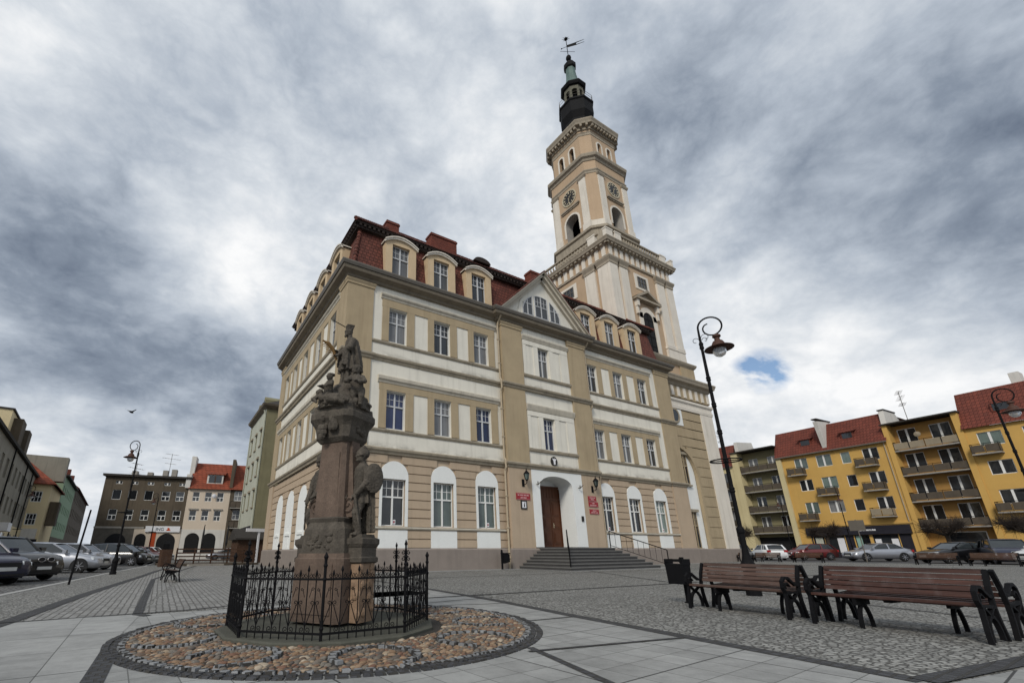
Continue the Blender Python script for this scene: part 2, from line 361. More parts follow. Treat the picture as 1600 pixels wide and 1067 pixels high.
# ------------------------------------------------------------------ mesh helpers
class MB:
    def __init__(s): s.v = []; s.f = []; s.mi = []; s.cur = 0; s.sm = []; s.smooth = False
    def add(s, vs, fs):
        o = len(s.v); s.v += [tuple(v) for v in vs]
        for f in fs: s.f.append(tuple(o + i for i in f)); s.mi.append(s.cur); s.sm.append(s.smooth)
    def box(s, x0, x1, y0, y1, z0, z1):
        if x0 > x1: x0, x1 = x1, x0
        if y0 > y1: y0, y1 = y1, y0
        if z0 > z1: z0, z1 = z1, z0
        s.add([(x0, y0, z0), (x1, y0, z0), (x1, y1, z0), (x0, y1, z0), (x0, y0, z1), (x1, y0, z1), (x1, y1, z1), (x0, y1, z1)],
              [(0, 3, 2, 1), (4, 5, 6, 7), (0, 1, 5, 4), (1, 2, 6, 5), (2, 3, 7, 6), (3, 0, 4, 7)])
        return s
    def quad(s, a, b, c, d): s.add([a, b, c, d], [(0, 1, 2, 3)]); return s
    def prism(s, poly, y0, y1):
        """polygon given in (x, z), counter-clockwise seen from -y, pushed from y0 (front) to y1"""
        n = len(poly)
        s.add([(x, y0, z) for x, z in poly] + [(x, y1, z) for x, z in poly],
              [tuple(range(n)), tuple(range(2 * n - 1, n - 1, -1))] + [(i, n + i, n + (i + 1) % n, (i + 1) % n) for i in range(n)])
        return s
    def slab(s, poly, z0, z1):
        """polygon in plan (x, y), counter-clockwise from above"""
        n = len(poly)
        s.add([(x, y, z0) for x, y in poly] + [(x, y, z1) for x, y in poly],
              [tuple(range(n - 1, -1, -1)), tuple(range(n, 2 * n))] + [(i, (i + 1) % n, n + (i + 1) % n, n + i) for i in range(n)])
        return s
    def loft(s, rings, cap=True, closed=True):
        n = len(rings[0]); vs = [p for r in rings for p in r]; fs = []
        for k in range(len(rings) - 1):
            for i in range(n if closed else n - 1):
                a = k * n + i; b = k * n + (i + 1) % n
                fs.append((a, b, b + n, a + n))
        if cap: fs += [tuple(range(n - 1, -1, -1)), tuple(range((len(rings) - 1) * n, len(rings) * n))]
        s.add(vs, fs); return s
    def lathe(s, prof, n=16, c=(0, 0, 0), phase=0.0, cap=True):
        """profile of (radius, z)"""
        return s.loft([[(c[0] + r * cos(2 * pi * i / n + phase), c[1] + r * sin(2 * pi * i / n + phase), c[2] + z) for i in range(n)] for r, z in prof], cap)
    def tube(s, pts, r, n=6, cap=True):
        pts = [Vector(p) for p in pts]; rs = r if isinstance(r, (list, tuple)) else [r] * len(pts)
        rings = []; up = None
        for i, p in enumerate(pts):
            t = (pts[min(i + 1, len(pts) - 1)] - pts[max(i - 1, 0)])
            if t.length < 1e-9: t = Vector((0, 0, 1))
            t.normalize()
            if up is None: up = Vector((0, 0, 1)) if abs(t.z) < .9 else Vector((1, 0, 0))
            a = t.cross(up)
            if a.length < 1e-5: a = t.orthogonal()
            a.normalize(); b = a.cross(t).normalized(); up = b
            rings.append([tuple(p + (a * cos(2 * pi * k / n) + b * sin(2 * pi * k / n)) * rs[i]) for k in range(n)])
        return s.loft(rings, cap)
    def bar(s, p, q, wd, th=None):
        p, q = Vector(p), Vector(q); th = th or wd; t = (q - p).normalized()
        a = t.cross(Vector((0, 0, 1)));
        if a.length < 1e-4: a = Vector((1, 0, 0))
        a.normalize(); b = a.cross(t).normalized()
        s.loft([[tuple(c + a * sx * wd / 2 + b * sy * th / 2) for sx, sy in ((-1, -1), (1, -1), (1, 1), (-1, 1))] for c in (p, q)]); return s
    def ball(s, c, r, n=10, m=7, rot=None):
        rx, ry, rz = r if isinstance(r, (tuple, list)) else (r, r, r)
        rings = []
        for j in range(1, m):
            a = pi * j / m
            ring = []
            for i in range(n):
                v = Vector((rx * sin(a) * cos(2 * pi * i / n), ry * sin(a) * sin(2 * pi * i / n), -rz * cos(a)))
                if rot is not None: v = rot @ v
                ring.append(tuple(Vector(c) + v))
            rings.append(ring)
        o0 = Vector((0, 0, -rz)); o1 = Vector((0, 0, rz))
        if rot is not None: o0 = rot @ o0; o1 = rot @ o1
        base = len(rings) * n
        vs = [p for r_ in rings for p in r_] + [tuple(Vector(c) + o0), tuple(Vector(c) + o1)]
        fs = []
        for k in range(len(rings) - 1):
            for i in range(n):
                a_ = k * n + i; b_ = k * n + (i + 1) % n
                fs.append((a_, b_, b_ + n, a_ + n))
        for i in range(n): fs.append((base, (i + 1) % n, i)); fs.append((base + 1, (len(rings) - 1) * n + i, (len(rings) - 1) * n + (i + 1) % n))
        s.add(vs, fs); return s
    def wall(s, x0, x1, z0, z1, holes, y=0.0, depth=.2):
        """front-facing (-y) wall face with rectangular holes (hx0,hx1,hz0,hz1) and their reveals"""
        xs = sorted({x0, x1, *[h[0] for h in holes], *[h[1] for h in holes]}); zs = sorted({z0, z1, *[h[2] for h in holes], *[h[3] for h in holes]})
        xs = [x for x in xs if x0 <= x <= x1]; zs = [z for z in zs if z0 <= z <= z1]
        for i in range(len(xs) - 1):
            for j in range(len(zs) - 1):
                cx, cz = (xs[i] + xs[i + 1]) / 2, (zs[j] + zs[j + 1]) / 2
                if any(h[0] < cx < h[1] and h[2] < cz < h[3] for h in holes): continue
                s.quad((xs[i], y, zs[j]), (xs[i + 1], y, zs[j]), (xs[i + 1], y, zs[j + 1]), (xs[i], y, zs[j + 1]))
        for a, b, c, d in holes:
            y1 = y + depth
            s.quad((a, y, c), (b, y, c), (b, y1, c), (a, y1, c)); s.quad((a, y, d), (a, y1, d), (b, y1, d), (b, y, d))
            s.quad((a, y, c), (a, y1, c), (a, y1, d), (a, y, d)); s.quad((b, y, c), (b, y, d), (b, y1, d), (b, y1, c))
        return s
    def mesh(s, name, mats):
        me = bpy.data.meshes.new(name); me.from_pydata(s.v, [], s.f)
        for m in (mats if isinstance(mats, (list, tuple)) else [mats]): me.materials.append(MATS[m])
        me.polygons.foreach_set('material_index', s.mi); me.polygons.foreach_set('use_smooth', s.sm)
        me.update(); return me
    def build(s, name, mats, parent=None, loc=(0, 0, 0), rz=0.0):
        return link(name, s.mesh(name, mats), parent, loc, rz)


def link(name, me, parent=None, loc=(0, 0, 0), rz=0.0):
    o = bpy.data.objects.new(name, me); COL.objects.link(o)
    o.location = loc; o.rotation_euler = (0, 0, rz)
    if parent is not None: o.parent = parent
    return o


def tag(o, label, cat, group=None, kind=None):
    o['label'] = label; o['category'] = cat
    if group: o['group'] = group
    if kind: o['kind'] = kind
    return o


def thing(name, label, cat, loc=(0, 0, 0), rz=0.0, group=None):
    return tag(link(name, None, None, loc, rz), label, cat, group)


def struct(o, label=None):
    o['kind'] = 'structure'
    if label: o['label'] = label
    return o


def dup(root, loc, rz, label, group=None, scale=None):
    def cp(o, par):
        c = o.copy(); COL.objects.link(c)
        if par is not None: c.parent = par
        for ch in o.children: cp(ch, c)
        return c
    c = cp(root, None); c.location = loc; c.rotation_euler = (0, 0, rz)
    if scale: c.scale = scale
    c['label'] = label
    if group: c['group'] = group
    return c


def offset_path(path, d, closed=False):
    """path in plan shifted d to its right-hand side, mitred"""
    n = len(path); res = []
    for i, p in enumerate(path):
        p = Vector(p)
        a = Vector(path[i - 1]) if (i > 0 or closed) else None
        b = Vector(path[(i + 1) % n]) if (i < n - 1 or closed) else None
        ns = []
        if a is not None: t = (p - a).normalized(); ns.append(Vector((t.y, -t.x)))
        if b is not None: t = (b - p).normalized(); ns.append(Vector((t.y, -t.x)))
        if len(ns) == 1: q = p + ns[0] * d
        else: q = p + (ns[0] + ns[1]) * (d / max(.2, 1 + ns[0].dot(ns[1])))
        res.append((q.x, q.y))
    return res


def sweep(mb, path, prof, closed=False):
    """moulding: profile of (outward, z) swept along a plan path"""
    rows = [[(x, y, z) for x, y in offset_path(path, o, closed)] for o, z in prof]
    n = len(path); m = len(prof)
    vs = [rows[k][i] for i in range(n) for k in range(m)]
    fs = []
    for i in range(n if closed else n - 1):
        j = (i + 1) % n
        for k in range(m - 1): fs.append((i * m + k, j * m + k, j * m + k + 1, i * m + k + 1))
    if not closed: fs += [tuple(range(m)), tuple(range(n * m - 1, n * m - m - 1, -1))]
    mb.add(vs, fs); return mb


def arc(cx, cz, r, a0, a1, n): return [(cx + r * cos(R(a0 + (a1 - a0) * i / n)), cz + r * sin(R(a0 + (a1 - a0) * i / n))) for i in range(n + 1)]


# windows --------------------------------------------------------------
WC = {}


def win_mesh(w, h, style):
    k = (round(w, 2), round(h, 2), style)
    if k in WC: return WC[k]
    f = MB(); a = w / 2
    if style == 'cross':        # old casement: fanlights with small panes over two tall lights
        fr = .055; t = h * .60; y0, y1 = .15, .22
        f.box(-a, -a + fr, y0, y1, 0, h).box(a - fr, a, y0, y1, 0, h).box(-a + fr, a - fr, y0, y1, 0, fr).box(-a + fr, a - fr, y0, y1, h - fr, h)
        f.box(-.042, .042, y0 - .02, y1, fr, h - fr).box(-a + fr, -.042, y0 - .02, y1, t, t + .075).box(.042, a - fr, y0 - .02, y1, t, t + .075)
        for sx in (-1, 1):
            m = sx * (a / 2)
            f.box(m - .014, m + .014, y0 + .02, y1 - .01, t + .09, h - fr)
            zc = (t + .09 + h - fr) / 2
            f.box(sx * .042, m - sx * .014, y0 + .02, y1 - .01, zc - .014, zc + .014).box(m + sx * .014, sx * (a - fr), y0 + .02, y1 - .01, zc - .014, zc + .014)
    elif style == 'two':        # modern double casement
        fr = .06; y0, y1 = .08, .15
        f.box(-a, -a + fr, y0, y1, 0, h).box(a - fr, a, y0, y1, 0, h).box(-a + fr, a - fr, y0, y1, 0, fr).box(-a + fr, a - fr, y0, y1, h - fr, h).box(-.09, .09, y0 - .02, y1, fr, h - fr)
    elif style == 'one':
        fr = .06; y0, y1 = .08, .15
        f.box(-a, -a + fr, y0, y1, 0, h).box(a - fr, a, y0, y1, 0, h).box(-a + fr, a - fr, y0, y1, 0, fr).box(-a + fr, a - fr, y0, y1, h - fr, h)
    elif style == 'tee':        # double light over two small panes
        fr = .07; t = h * .42; y0, y1 = .06, .14
        f.box(-a, -a + fr, y0, y1, 0, h).box(a - fr, a, y0, y1, 0, h).box(-a + fr, a - fr, y0, y1, 0, fr).box(-a + fr, a - fr, y0, y1, h - fr, h)
        f.box(-a + fr, a - fr, y0 - .01, y1, t, t + .1).box(-.05, .05, y0, y1, fr, t)
    elif style == 'shop':
        fr = .09; y0, y1 = .06, .16
        f.box(-a, -a + fr, y0, y1, 0, h).box(a - fr, a, y0, y1, 0, h).box(-a + fr, a - fr, y0, y1, 0, fr).box(-a + fr, a - fr, y0, y1, h - fr, h)
    elif style == 'bars':
        fr = .09; y0, y1 = .16, .24
        f.box(-a, -a + fr, y0, y1, 0, h).box(a - fr, a, y0, y1, 0, h).box(-a + fr, a - fr, y0, y1, 0, fr).box(-a + fr, a - fr, y0, y1, h - fr, h)
        for i in (1, 2): f.box(-a + 2 * a * i / 3 - .03, -a + 2 * a * i / 3 + .03, y0, y1 - .01, fr, h - fr)
        f.box(-a + fr, a - fr, y0 + .01, y1, h * .5 - .03, h * .5 + .03)
    p = MB(); p.box(-a + .01, a - .01, y1 - .03, y1 - .012, .01, h - .01)
    WC[k] = (f, p, {})
    return WC[k]


def window(parent, cx, zb, w, h, style='cross', pane='pane_dark', paint='window_paint', y=0.0, org=(0, 0), rz=0.0, name='window'):
    f, p, cache = win_mesh(w, h, style)
    if paint not in cache: cache[paint] = f.mesh('window', paint)
    if pane not in cache: cache[pane] = p.mesh('pane', pane)
    x_, y_ = cx, y
    loc = (org[0] + x_ * cos(rz) - y_ * sin(rz), org[1] + x_ * sin(rz) + y_ * cos(rz), zb)
    o = link(name, cache[paint], parent, loc, rz)
    link('pane', cache[pane], o)
    return o


# ------------------------------------------------------------------ town hall
WL, BAYW = 10.5, 7.9
X1, X2, X3, DEP = WL, WL + BAYW, 2 * WL + BAYW + .2, 16.4
TH = thing('town_hall', 'cream and tan four-storey town hall with red mansard roof and pedimented entrance bay', 'building', (0, 0, 0))
LF = (0.0, DEP); LR = R(-90)           # left facade frame: local x runs from the far end to the near corner
PATH = [(0, DEP), (0, 0), (X1, 0), (X1, -.28), (X2, -.28), (X2, 0), (X3, 0), (X3, DEP)]
ARCH_W, SPR, OPW = .81, 4.63, .66
LCX = [3.13, 6.13, 9.08]               # ground-floor arch centres of the left wing
RCX = [19.45, 22.43, 25.5]
UCX = [3.09, 6.09, 9.03]; UCR = [19.42, 22.42, 25.42]
AL = [3.0, 6.05, 9.1, 12.2]            # blind arches of the left side, measured from the near corner
UL = [2.4, 5.42, 8.5, 11.4, 14.1]
pc = random.Random(3)

# core walls
m = MB(); m.box(.5, X3 - .1, 1.25, DEP - .1, -.3, 16.3)
m.build('core_wall', 'gf_tan', TH)


def course_band(m, x0, x1, cxs, half, y, z0, z1, rows, skip_sill=True, gap=.055, spring=SPR, rise=None):
    """rusticated courses: raised strips that stop at the arches"""
    hgt = (z1 - z0) / rows
    for k in range(rows):
        a, b = z0 + k * hgt + gap / 2, z0 + (k + 1) * hgt - gap / 2
        cuts = []
        for c in cxs:
            zc = a
            hw = half if zc <= spring else (sqrt(max(0, half ** 2 - (zc - spring) ** 2)) if zc < spring + half else 0)
            if hw > .03: cuts.append((c - hw - .005, c + hw + .005))
        x = x0
        for c0, c1 in cuts:
            if c0 > x: m.box(x, c0, y, y + .08, a, b)
            x = c1
        if x1 > x: m.box(x, x1, y, y + .08, a, b)


def gf_wall(x0, x1, cxs):
    holes = [(c - OPW, c + OPW, 2.16, 4.5) for c in cxs]
    m = MB(); m.wall(x0, x1, 1.1, 5.75, holes, y=.075, depth=.25)
    course_band(m, x0, x1, cxs, ARCH_W, 0, 2.12, 5.75, 8)
    course_band(m, x0, x1, cxs, ARCH_W, 0, 1.1, 1.98, 2)
    m.build('ground_floor_wall', 'gf_tan', TH)
    for i, c in enumerate(cxs):
        s = MB()
        a = ARCH_W
        s.prism([(c - a, 2.14), (c - OPW, 2.14), (c - OPW, 4.5), (c - a, 4.5)], -.012, .10)
        s.prism([(c + OPW, 2.14), (c + a, 2.14), (c + a, 4.5), (c + OPW, 4.5)], -.012, .10)
        s.prism([(c - a, 4.5), (c + a, 4.5)] + arc(c, SPR, a, 0, 180, 20), -.012, .10)
        s.box(c - a, c + a, -.014, .045, 1.1, 1.97)
        s.build('window_surround', 'gf_white', TH)
        wn = window(TH, c, 2.16, 2 * OPW, 2.34, 'cross', pc.choice(['pane_dark', 'pane_dark', 'pane_green']), 'paint_white', y=.06)
        if i != 1:
            q = MB(); q.box(.06, .22, .17, .178, .10, .32); q.cur = 1; q.box(.10, .18, .16, .169, .16, .26); q.build('window_sticker', ['sign_white', 'sign_red'], wn)
    s = MB(); sweep(s, [(x0, 0), (x1, 0)], [(0, 1.985), (.06, 2.0), (.09, 2.05), (.09, 2.10), (.0, 2.125)]); s.build('sill_course', 'moulding_light', TH)


gf_wall(1.5, X1, LCX)
gf_wall(X2, 27.25, RCX)


def upper_wall(x0, x1, ucx, panes, org=(0, 0), rz=0.0, white=True):
    """two white upper storeys with tan window bands"""
    ow = .58
    holes = [(c - ow, c + ow, z, z + hh) for c in ucx for z, hh in ((7.16, 2.1), (12.26, 2.1))]
    m = MB(); m.wall(x0, x1, 6.1, 15.75, holes, y=0, depth=.3)
    m.build('upper_wall', 'render_white', TH, (org[0], org[1], 0), rz)
    for z, hh, lt, ht in ((7.14, 2.14, 9.68, 10.1), (12.22, 2.16, 14.88, 15.2)):
        b = MB()
        for c in ucx:
            for sx in (-1, 1):
                xa = c + sx * ow; xb = c + sx * (ow + (.42 if sx < 0 else .5))
                b.box(xa, xb, -.045, 0, z, z + hh + .02)
                b.box(xa, xb + sx * .0, -.062, -.045, z, z + .16)
        b.box(ucx[0] - ow - .45, ucx[-1] + ow + .53, -.05, 0, z + hh + .02, lt)
        for c0, c1 in zip(ucx[:-1], ucx[1:]):   # rounded shoulders of the white panels
            pass
        b.build('window_band', 'render_tan', TH, (org[0], org[1], 0), rz)
        h = MB(); sweep(h, [(ucx[0] - ow - .55, 0), (ucx[-1] + ow + .63, 0)], [(0, lt), (.07, lt + .02), (.10, lt + .12), (.18, lt + .2), (.20, ht - .05), (.14, ht), (0, ht + .03)])
        h.build('hood_moulding', 'moulding_light', TH, (org[0], org[1], 0), rz)
        s = MB(); sweep(s, [(x0 + .02, 0), (x1 - .02, 0)], [(0, z - .22), (.06, z - .2), (.10, z - .12), (.10, z - .05), (0, z - .02)])
        s.build('sill_course', 'moulding', TH, (org[0], org[1], 0), rz)
        for i, c in enumerate(ucx):
            window(TH, c, z + .03, 2 * ow, 2.09, 'cross', panes[(i + (0 if z < 8 else len(ucx))) % len(panes)], y=.02, org=org, rz=rz)


upper_wall(1.5, X1, UCX, ['pane_blue', 'pane_curtain', 'pane_blue', 'pane_curtain', 'pane_dark', 'pane_curtain'])
upper_wall(X2, 27.25, UCR, ['pane_curtain', 'pane_curtain', 'pane_dark', 'pane_dark', 'pane_curtain', 'pane_dark'])
# left side: frame local x = DEP - y
upper_wall(1.5, DEP - .0 - 1.2, sorted(DEP - y for y in UL), ['pane_dark', 'pane_curtain', 'pane_dark'], LF, LR)

# left side ground floor with tall blind arches
m = MB()
cx = sorted(DEP - y for y in AL)
m.wall(1.5, DEP - 1.2, 1.1, 5.75, [], y=.075)
course_band(m, 1.5, DEP - 1.2, cx, 1.02, 0, 1.1, 5.75, 10, spring=3.7)
m.build('ground_floor_wall', 'gf_tan', TH, (LF[0], LF[1], 0), LR)
for c in cx:
    s = MB(); s.prism([(c - 1.02, 1.1), (c + 1.02, 1.1)] + arc(c, 3.7, 1.02, 0, 180, 20), .02, .06)
    s.box(c - .45, c + .45, -.02, .02, 1.1, 1.9); s.box(c - .55, c + .55, -.08, .02, 1.9, 2.05)
    s.build('blind_arch', 'gf_white', TH, (LF[0], LF[1], 0), LR)

# plinth all round the street sides
m = MB(); sweep(m, PATH, [(0.0, -.35), (.13, -.35), (.13, 1.02), (.06, 1.1), (0, 1.1)]); m.build('plinth', 'plinth_stone', TH)


def pilaster(x0, x1, y0, y1, org=(0, 0), rz=0.0):
    m = MB(); m.box(x0, x1, y0, y1, 6.1, 15.75); m.build('pilaster', 'render_tan', TH, (org[0], org[1], 0), rz)
    m = MB(); m.box(x0, x1, y0, y1, 1.1, 5.76); m.build('pilaster_base', 'gf_tan', TH, (org[0], org[1], 0), rz)
    m = MB(); sweep(m, [(x0, y1), (x0, y0), (x1, y0), (x1, y1)], [(0, 15.25), (.05, 15.28), (.05, 15.4), (.10, 15.5), (.10, 15.6), (.0, 15.62)]); m.build('pilaster_capital', 'render_tan', TH, (org[0], org[1], 0), rz)


pilaster(-.07, 1.5, -.07, .35)
pilaster(27.25, 29.17, -.07, .35)
pilaster(X1, 12.25, -.35, .2)
pilaster(16.68, X2, -.35, .2)
pilaster(DEP - 1.2, DEP - .36, -.07, .3, LF, LR)
pilaster(0, 1.5, -.07, .3, LF, LR)

# string courses and main cornice follow the whole front
P2 = [(-.07, DEP), (-.07, -.07), (1.5, -.07), (1.5, 0), (X1, 0), (X1, -.35), (X2, -.35), (X2, 0), (27.25, 0), (27.25, -.07), (29.17, -.07), (29.17, DEP)]
for z in (5.74, 10.93):
    m = MB(); sweep(m, P2, [(0, z), (.06, z + .03), (.08, z + .12), (.17, z + .2), (.19, z + .30), (.12, z + .35), (0, z + .38)]); m.build('string_course', 'moulding', TH)
PC = [(-.05, DEP + .0), (-.05, -.05), (X1 - .25, -.05), (X1 - .25, -.33), (X2 + .25, -.33), (X2 + .25, -.05), (X3 + .05, -.05), (X3 + .05, DEP)]
m = MB(); sweep(m, PC, [(0, 15.62), (.10, 15.66), (.14, 15.78), (.42, 15.92), (.46, 16.05), (.46, 16.12), (0, 16.13)]); m.build('cornice', 'cornice_dark', TH)
m = MB(); sweep(m, PC, [(.40, 16.13), (.52, 16.13), (.58, 16.28), (.58, 16.36), (.50, 16.37), (.47, 16.2), (.40, 16.2)]); m.build('gutter', 'zinc', TH)
m = MB()
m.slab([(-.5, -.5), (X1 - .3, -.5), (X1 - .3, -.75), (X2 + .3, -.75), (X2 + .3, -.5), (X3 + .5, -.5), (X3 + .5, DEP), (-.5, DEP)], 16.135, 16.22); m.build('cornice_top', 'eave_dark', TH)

# entrance bay
bw = [(13.72, 14.72, 7.16, 9.3), (13.72, 14.72, 12.24, 14.4)]
m = MB(); m.wall(12.25, 16.68, 6.1, 15.75, bw, y=-.25, depth=.3)
m.build('bay_wall', 'render_white', TH)
for z, t, ht in ((7.14, 9.3, 10.05), (12.22, 14.4, 15.05)):
    m = MB()
    for a, b in ((12.34, 12.62), (13.28, 13.70), (14.74, 15.14), (15.82, 16.58)):
        m.box(a, b, -.315, -.25, z, t)
    for a, b in ((12.62, 13.28), (15.14, 15.82)): m.box(a, b, -.275, -.25, z, t)
    m.box(12.34, 16.58, -.33, -.25, t, t + .32)
    m.build('bay_panel', 'render_white', TH)
    m = MB(); sweep(m, [(12.28, -.25), (16.64, -.25)], [(0, t + .32), (.10, t + .34), (.13, t + .42), (.2, ht - .08), (.2, ht), (0, ht + .03)]); m.build('hood_moulding', 'moulding_light', TH)
    m = MB(); sweep(m, [(12.27, -.25), (16.66, -.25)], [(0, z - .22), (.1, z - .2), (.13, z - .1), (.13, z - .04), (0, z - .02)]); m.build('sill_course', 'moulding', TH)
    window(TH, 14.22, z + .03, 1.0, t - z - .05, 'cross', 'pane_curtain' if z > 10 else 'pane_blue', y=-.23)
# door surround: white panel with a basket arch, deep niche, wooden door
dc, dh = 14.32, 1.43
def basket(c, h, zs, rise, n=24): return [(c + h * cos(pi * i / n) * (1 if True else 1), zs + rise * (abs(sin(pi * i / n)) ** .72)) for i in range(n + 1)]
top = basket(dc, dh, 4.62, .82)
m = MB()
m.prism([(12.27, 1.15), (dc - dh, 1.15), (dc - dh, 4.62), (12.27, 4.62)], -.37, -.1)
m.prism([(dc + dh, 1.15), (16.66, 1.15), (16.66, 4.62), (dc + dh, 4.62)], -.37, -.1)
half = len(top) // 2
m.prism([(12.27, 4.62)] + [(top[i][0], top[i][1]) for i in range(len(top) - 1, half - 1, -1)] + [(dc, 5.75), (12.27, 5.75)], -.37, -.1)
m.prism([(dc, 5.75)] + [(top[i][0], top[i][1]) for i in range(half, -1, -1)] + [(16.66, 4.62), (16.66, 5.75)], -.37, -.1)
m.build('door_surround', 'gf_white', TH)
m = MB()
prof = [(dc + dh, 1.1)] + top + [(dc - dh, 1.1)]
for (xa, za), (xb, zb) in zip(prof[:-1], prof[1:]): m.quad((xa, -.1, za), (xb, -.1, zb), (xb, 1.05, zb), (xa, 1.05, za))
m.build('door_niche', 'gf_white', TH)
m = MB(); m.quad((dc - dh, 1.04, 1.1), (dc + dh, 1.04, 1.1), (dc + dh, 1.04, 5.5), (dc - dh, 1.04, 5.5)); m.build('niche_back', 'gf_white', TH)
D = MB()
D.box(14.05, 14.14, .86, 1.0, 1.16, 5.0).box(15.72, 15.81, .86, 1.0, 1.16, 5.0).box(14.14, 15.72, .86, 1.0, 4.9, 5.0).box(14.14, 15.72, .88, 1.0, 4.12, 4.24)
D.box(14.14, 15.72, .93, 1.0, 1.16, 4.12)
D.box(14.90, 14.96, .905, .93, 1.16, 4.12)
for x0, x1 in ((14.2, 14.86), (15.0, 15.66)):
    for z0, z1 in ((1.35, 2.1), (2.3, 2.95), (3.1, 3.98)):
        D.box(x0 + .05, x1 - .05, .905, .93, z0, z1); D.box(x0 + .13, x1 - .13, .885, .905, z0 + .1, z1 - .1)
D.box(14.14, 15.72, .95, 1.0, 4.24, 4.9)
for k in range(1, 6): D.box(14.14 + k * .263 - .02, 14.14 + k * .263 + .02, .93, .95, 4.24, 4.9)
door = D.build('door', 'door_wood', TH)
m = MB(); m.ball((15.05, .87, 2.5), (.03, .05, .03), 8, 6).box(15.03, 15.07, .885, .905, 2.35, 2.65); m.build('handle', 'clock_gold', door)

# mansard roof: steep tiled lower slopes, dark eave, hipped upper roof
ZB, ZE = 16.25, 19.85
def hipslope(x0, x1, y0, y1, ins0, ins1, za, zb):
    a = [(x0 + ins0, y0 + ins0), (x1 - ins0, y0 + ins0), (x1 - ins0, y1 - ins0), (x0 + ins0, y1 - ins0)]
    b = [(x0 + ins1, y0 + ins1), (x1 - ins1, y0 + ins1), (x1 - ins1, y1 - ins1), (x0 + ins1, y1 - ins1)]
    return a, b
m = MB(); a, b = hipslope(0, X3, 0, DEP, .22, .72, ZB, ZE)
m.loft([[(x, y, ZB) for x, y in a], [(x, y, ZE) for x, y in b]])
roof = m.build('mansard_roof', 'roof_tile', TH)
m = MB()                                     # ridge tiles on the corner hip
for (ax, ay), (bx, by) in zip(a[:1], b[:1]):
    for k in range(12):
        t0, t1 = k / 12, (k + .97) / 12
        p = Vector((ax + (bx - ax) * t0, ay + (by - ay) * t0, ZB + (ZE - ZB) * t0)); q = Vector((ax + (bx - ax) * t1, ay + (by - ay) * t1, ZB + (ZE - ZB) * t1))
        m.tube([p, q], [.13, .10], 8)
m.build('hip_tiles', 'roof_tile', roof)
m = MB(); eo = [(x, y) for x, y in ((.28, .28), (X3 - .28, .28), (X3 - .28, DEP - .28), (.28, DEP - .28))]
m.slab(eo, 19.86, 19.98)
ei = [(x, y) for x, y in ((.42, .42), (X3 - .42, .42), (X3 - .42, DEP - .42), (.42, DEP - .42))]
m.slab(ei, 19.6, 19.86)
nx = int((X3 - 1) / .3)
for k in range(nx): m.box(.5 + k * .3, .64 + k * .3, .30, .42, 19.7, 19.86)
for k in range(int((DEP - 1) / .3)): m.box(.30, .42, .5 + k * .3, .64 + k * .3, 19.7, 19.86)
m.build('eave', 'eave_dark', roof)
m = MB(); RZ = 27.2; hx = 7.9
base = [(.2, .2, 19.985), (X3 - .2, .2, 19.985), (X3 - .2, DEP - .2, 19.985), (.2, DEP - .2, 19.985)]
r0, r1 = (.2 + hx, DEP / 2, RZ), (X3 - .2 - hx, DEP / 2, RZ)
m.add(base + [r0, r1], [(0, 1, 5, 4), (1, 2, 5), (2, 3, 4, 5), (3, 0, 4), (3, 2, 1, 0)])
m.build('upper_roof', 'roof_tile', roof)
m = MB()
for p, q in ((base[0], r0), (base[1], r1), (r0, r1)):
    p, q = Vector(p), Vector(q); n = int((q - p).length / .4)
    for k in range(n): m.tube([p + (q - p) * (k / n), p + (q - p) * ((k + .97) / n)], [.13, .11], 6)
m.build('ridge_tiles', 'roof_tile', roof)
for x0, x1, y0, y1, zb, zt in ((3.75, 4.75, 3.8, 4.5, 22.5, 24.1), (7.5, 9.85, 3.8, 4.6, 22.6, 24.55), (17.7, 19.0, 3.8, 4.6, 22.6, 24.7)):
    m = MB(); m.box(x0, x1, y0, y1, zb, zt - .25).box(x0 - .05, x1 + .05, y0 - .05, y1 + .05, zt - .25, zt - .1).box(x0, x1, y0, y1, zt - .1, zt)
    m.build('chimney', 'brick', roof)
m = MB(); m.prism([(11.0, 22.8), (12.6, 22.8)] + [(x, 22.8 + (z - 22.8) * .55) for x, z in arc(11.8, 22.8, .8, 0, 180, 10)[1:-1]], 3.0, 4.2)
m.build('eyebrow_window', 'eave_dark', roof)


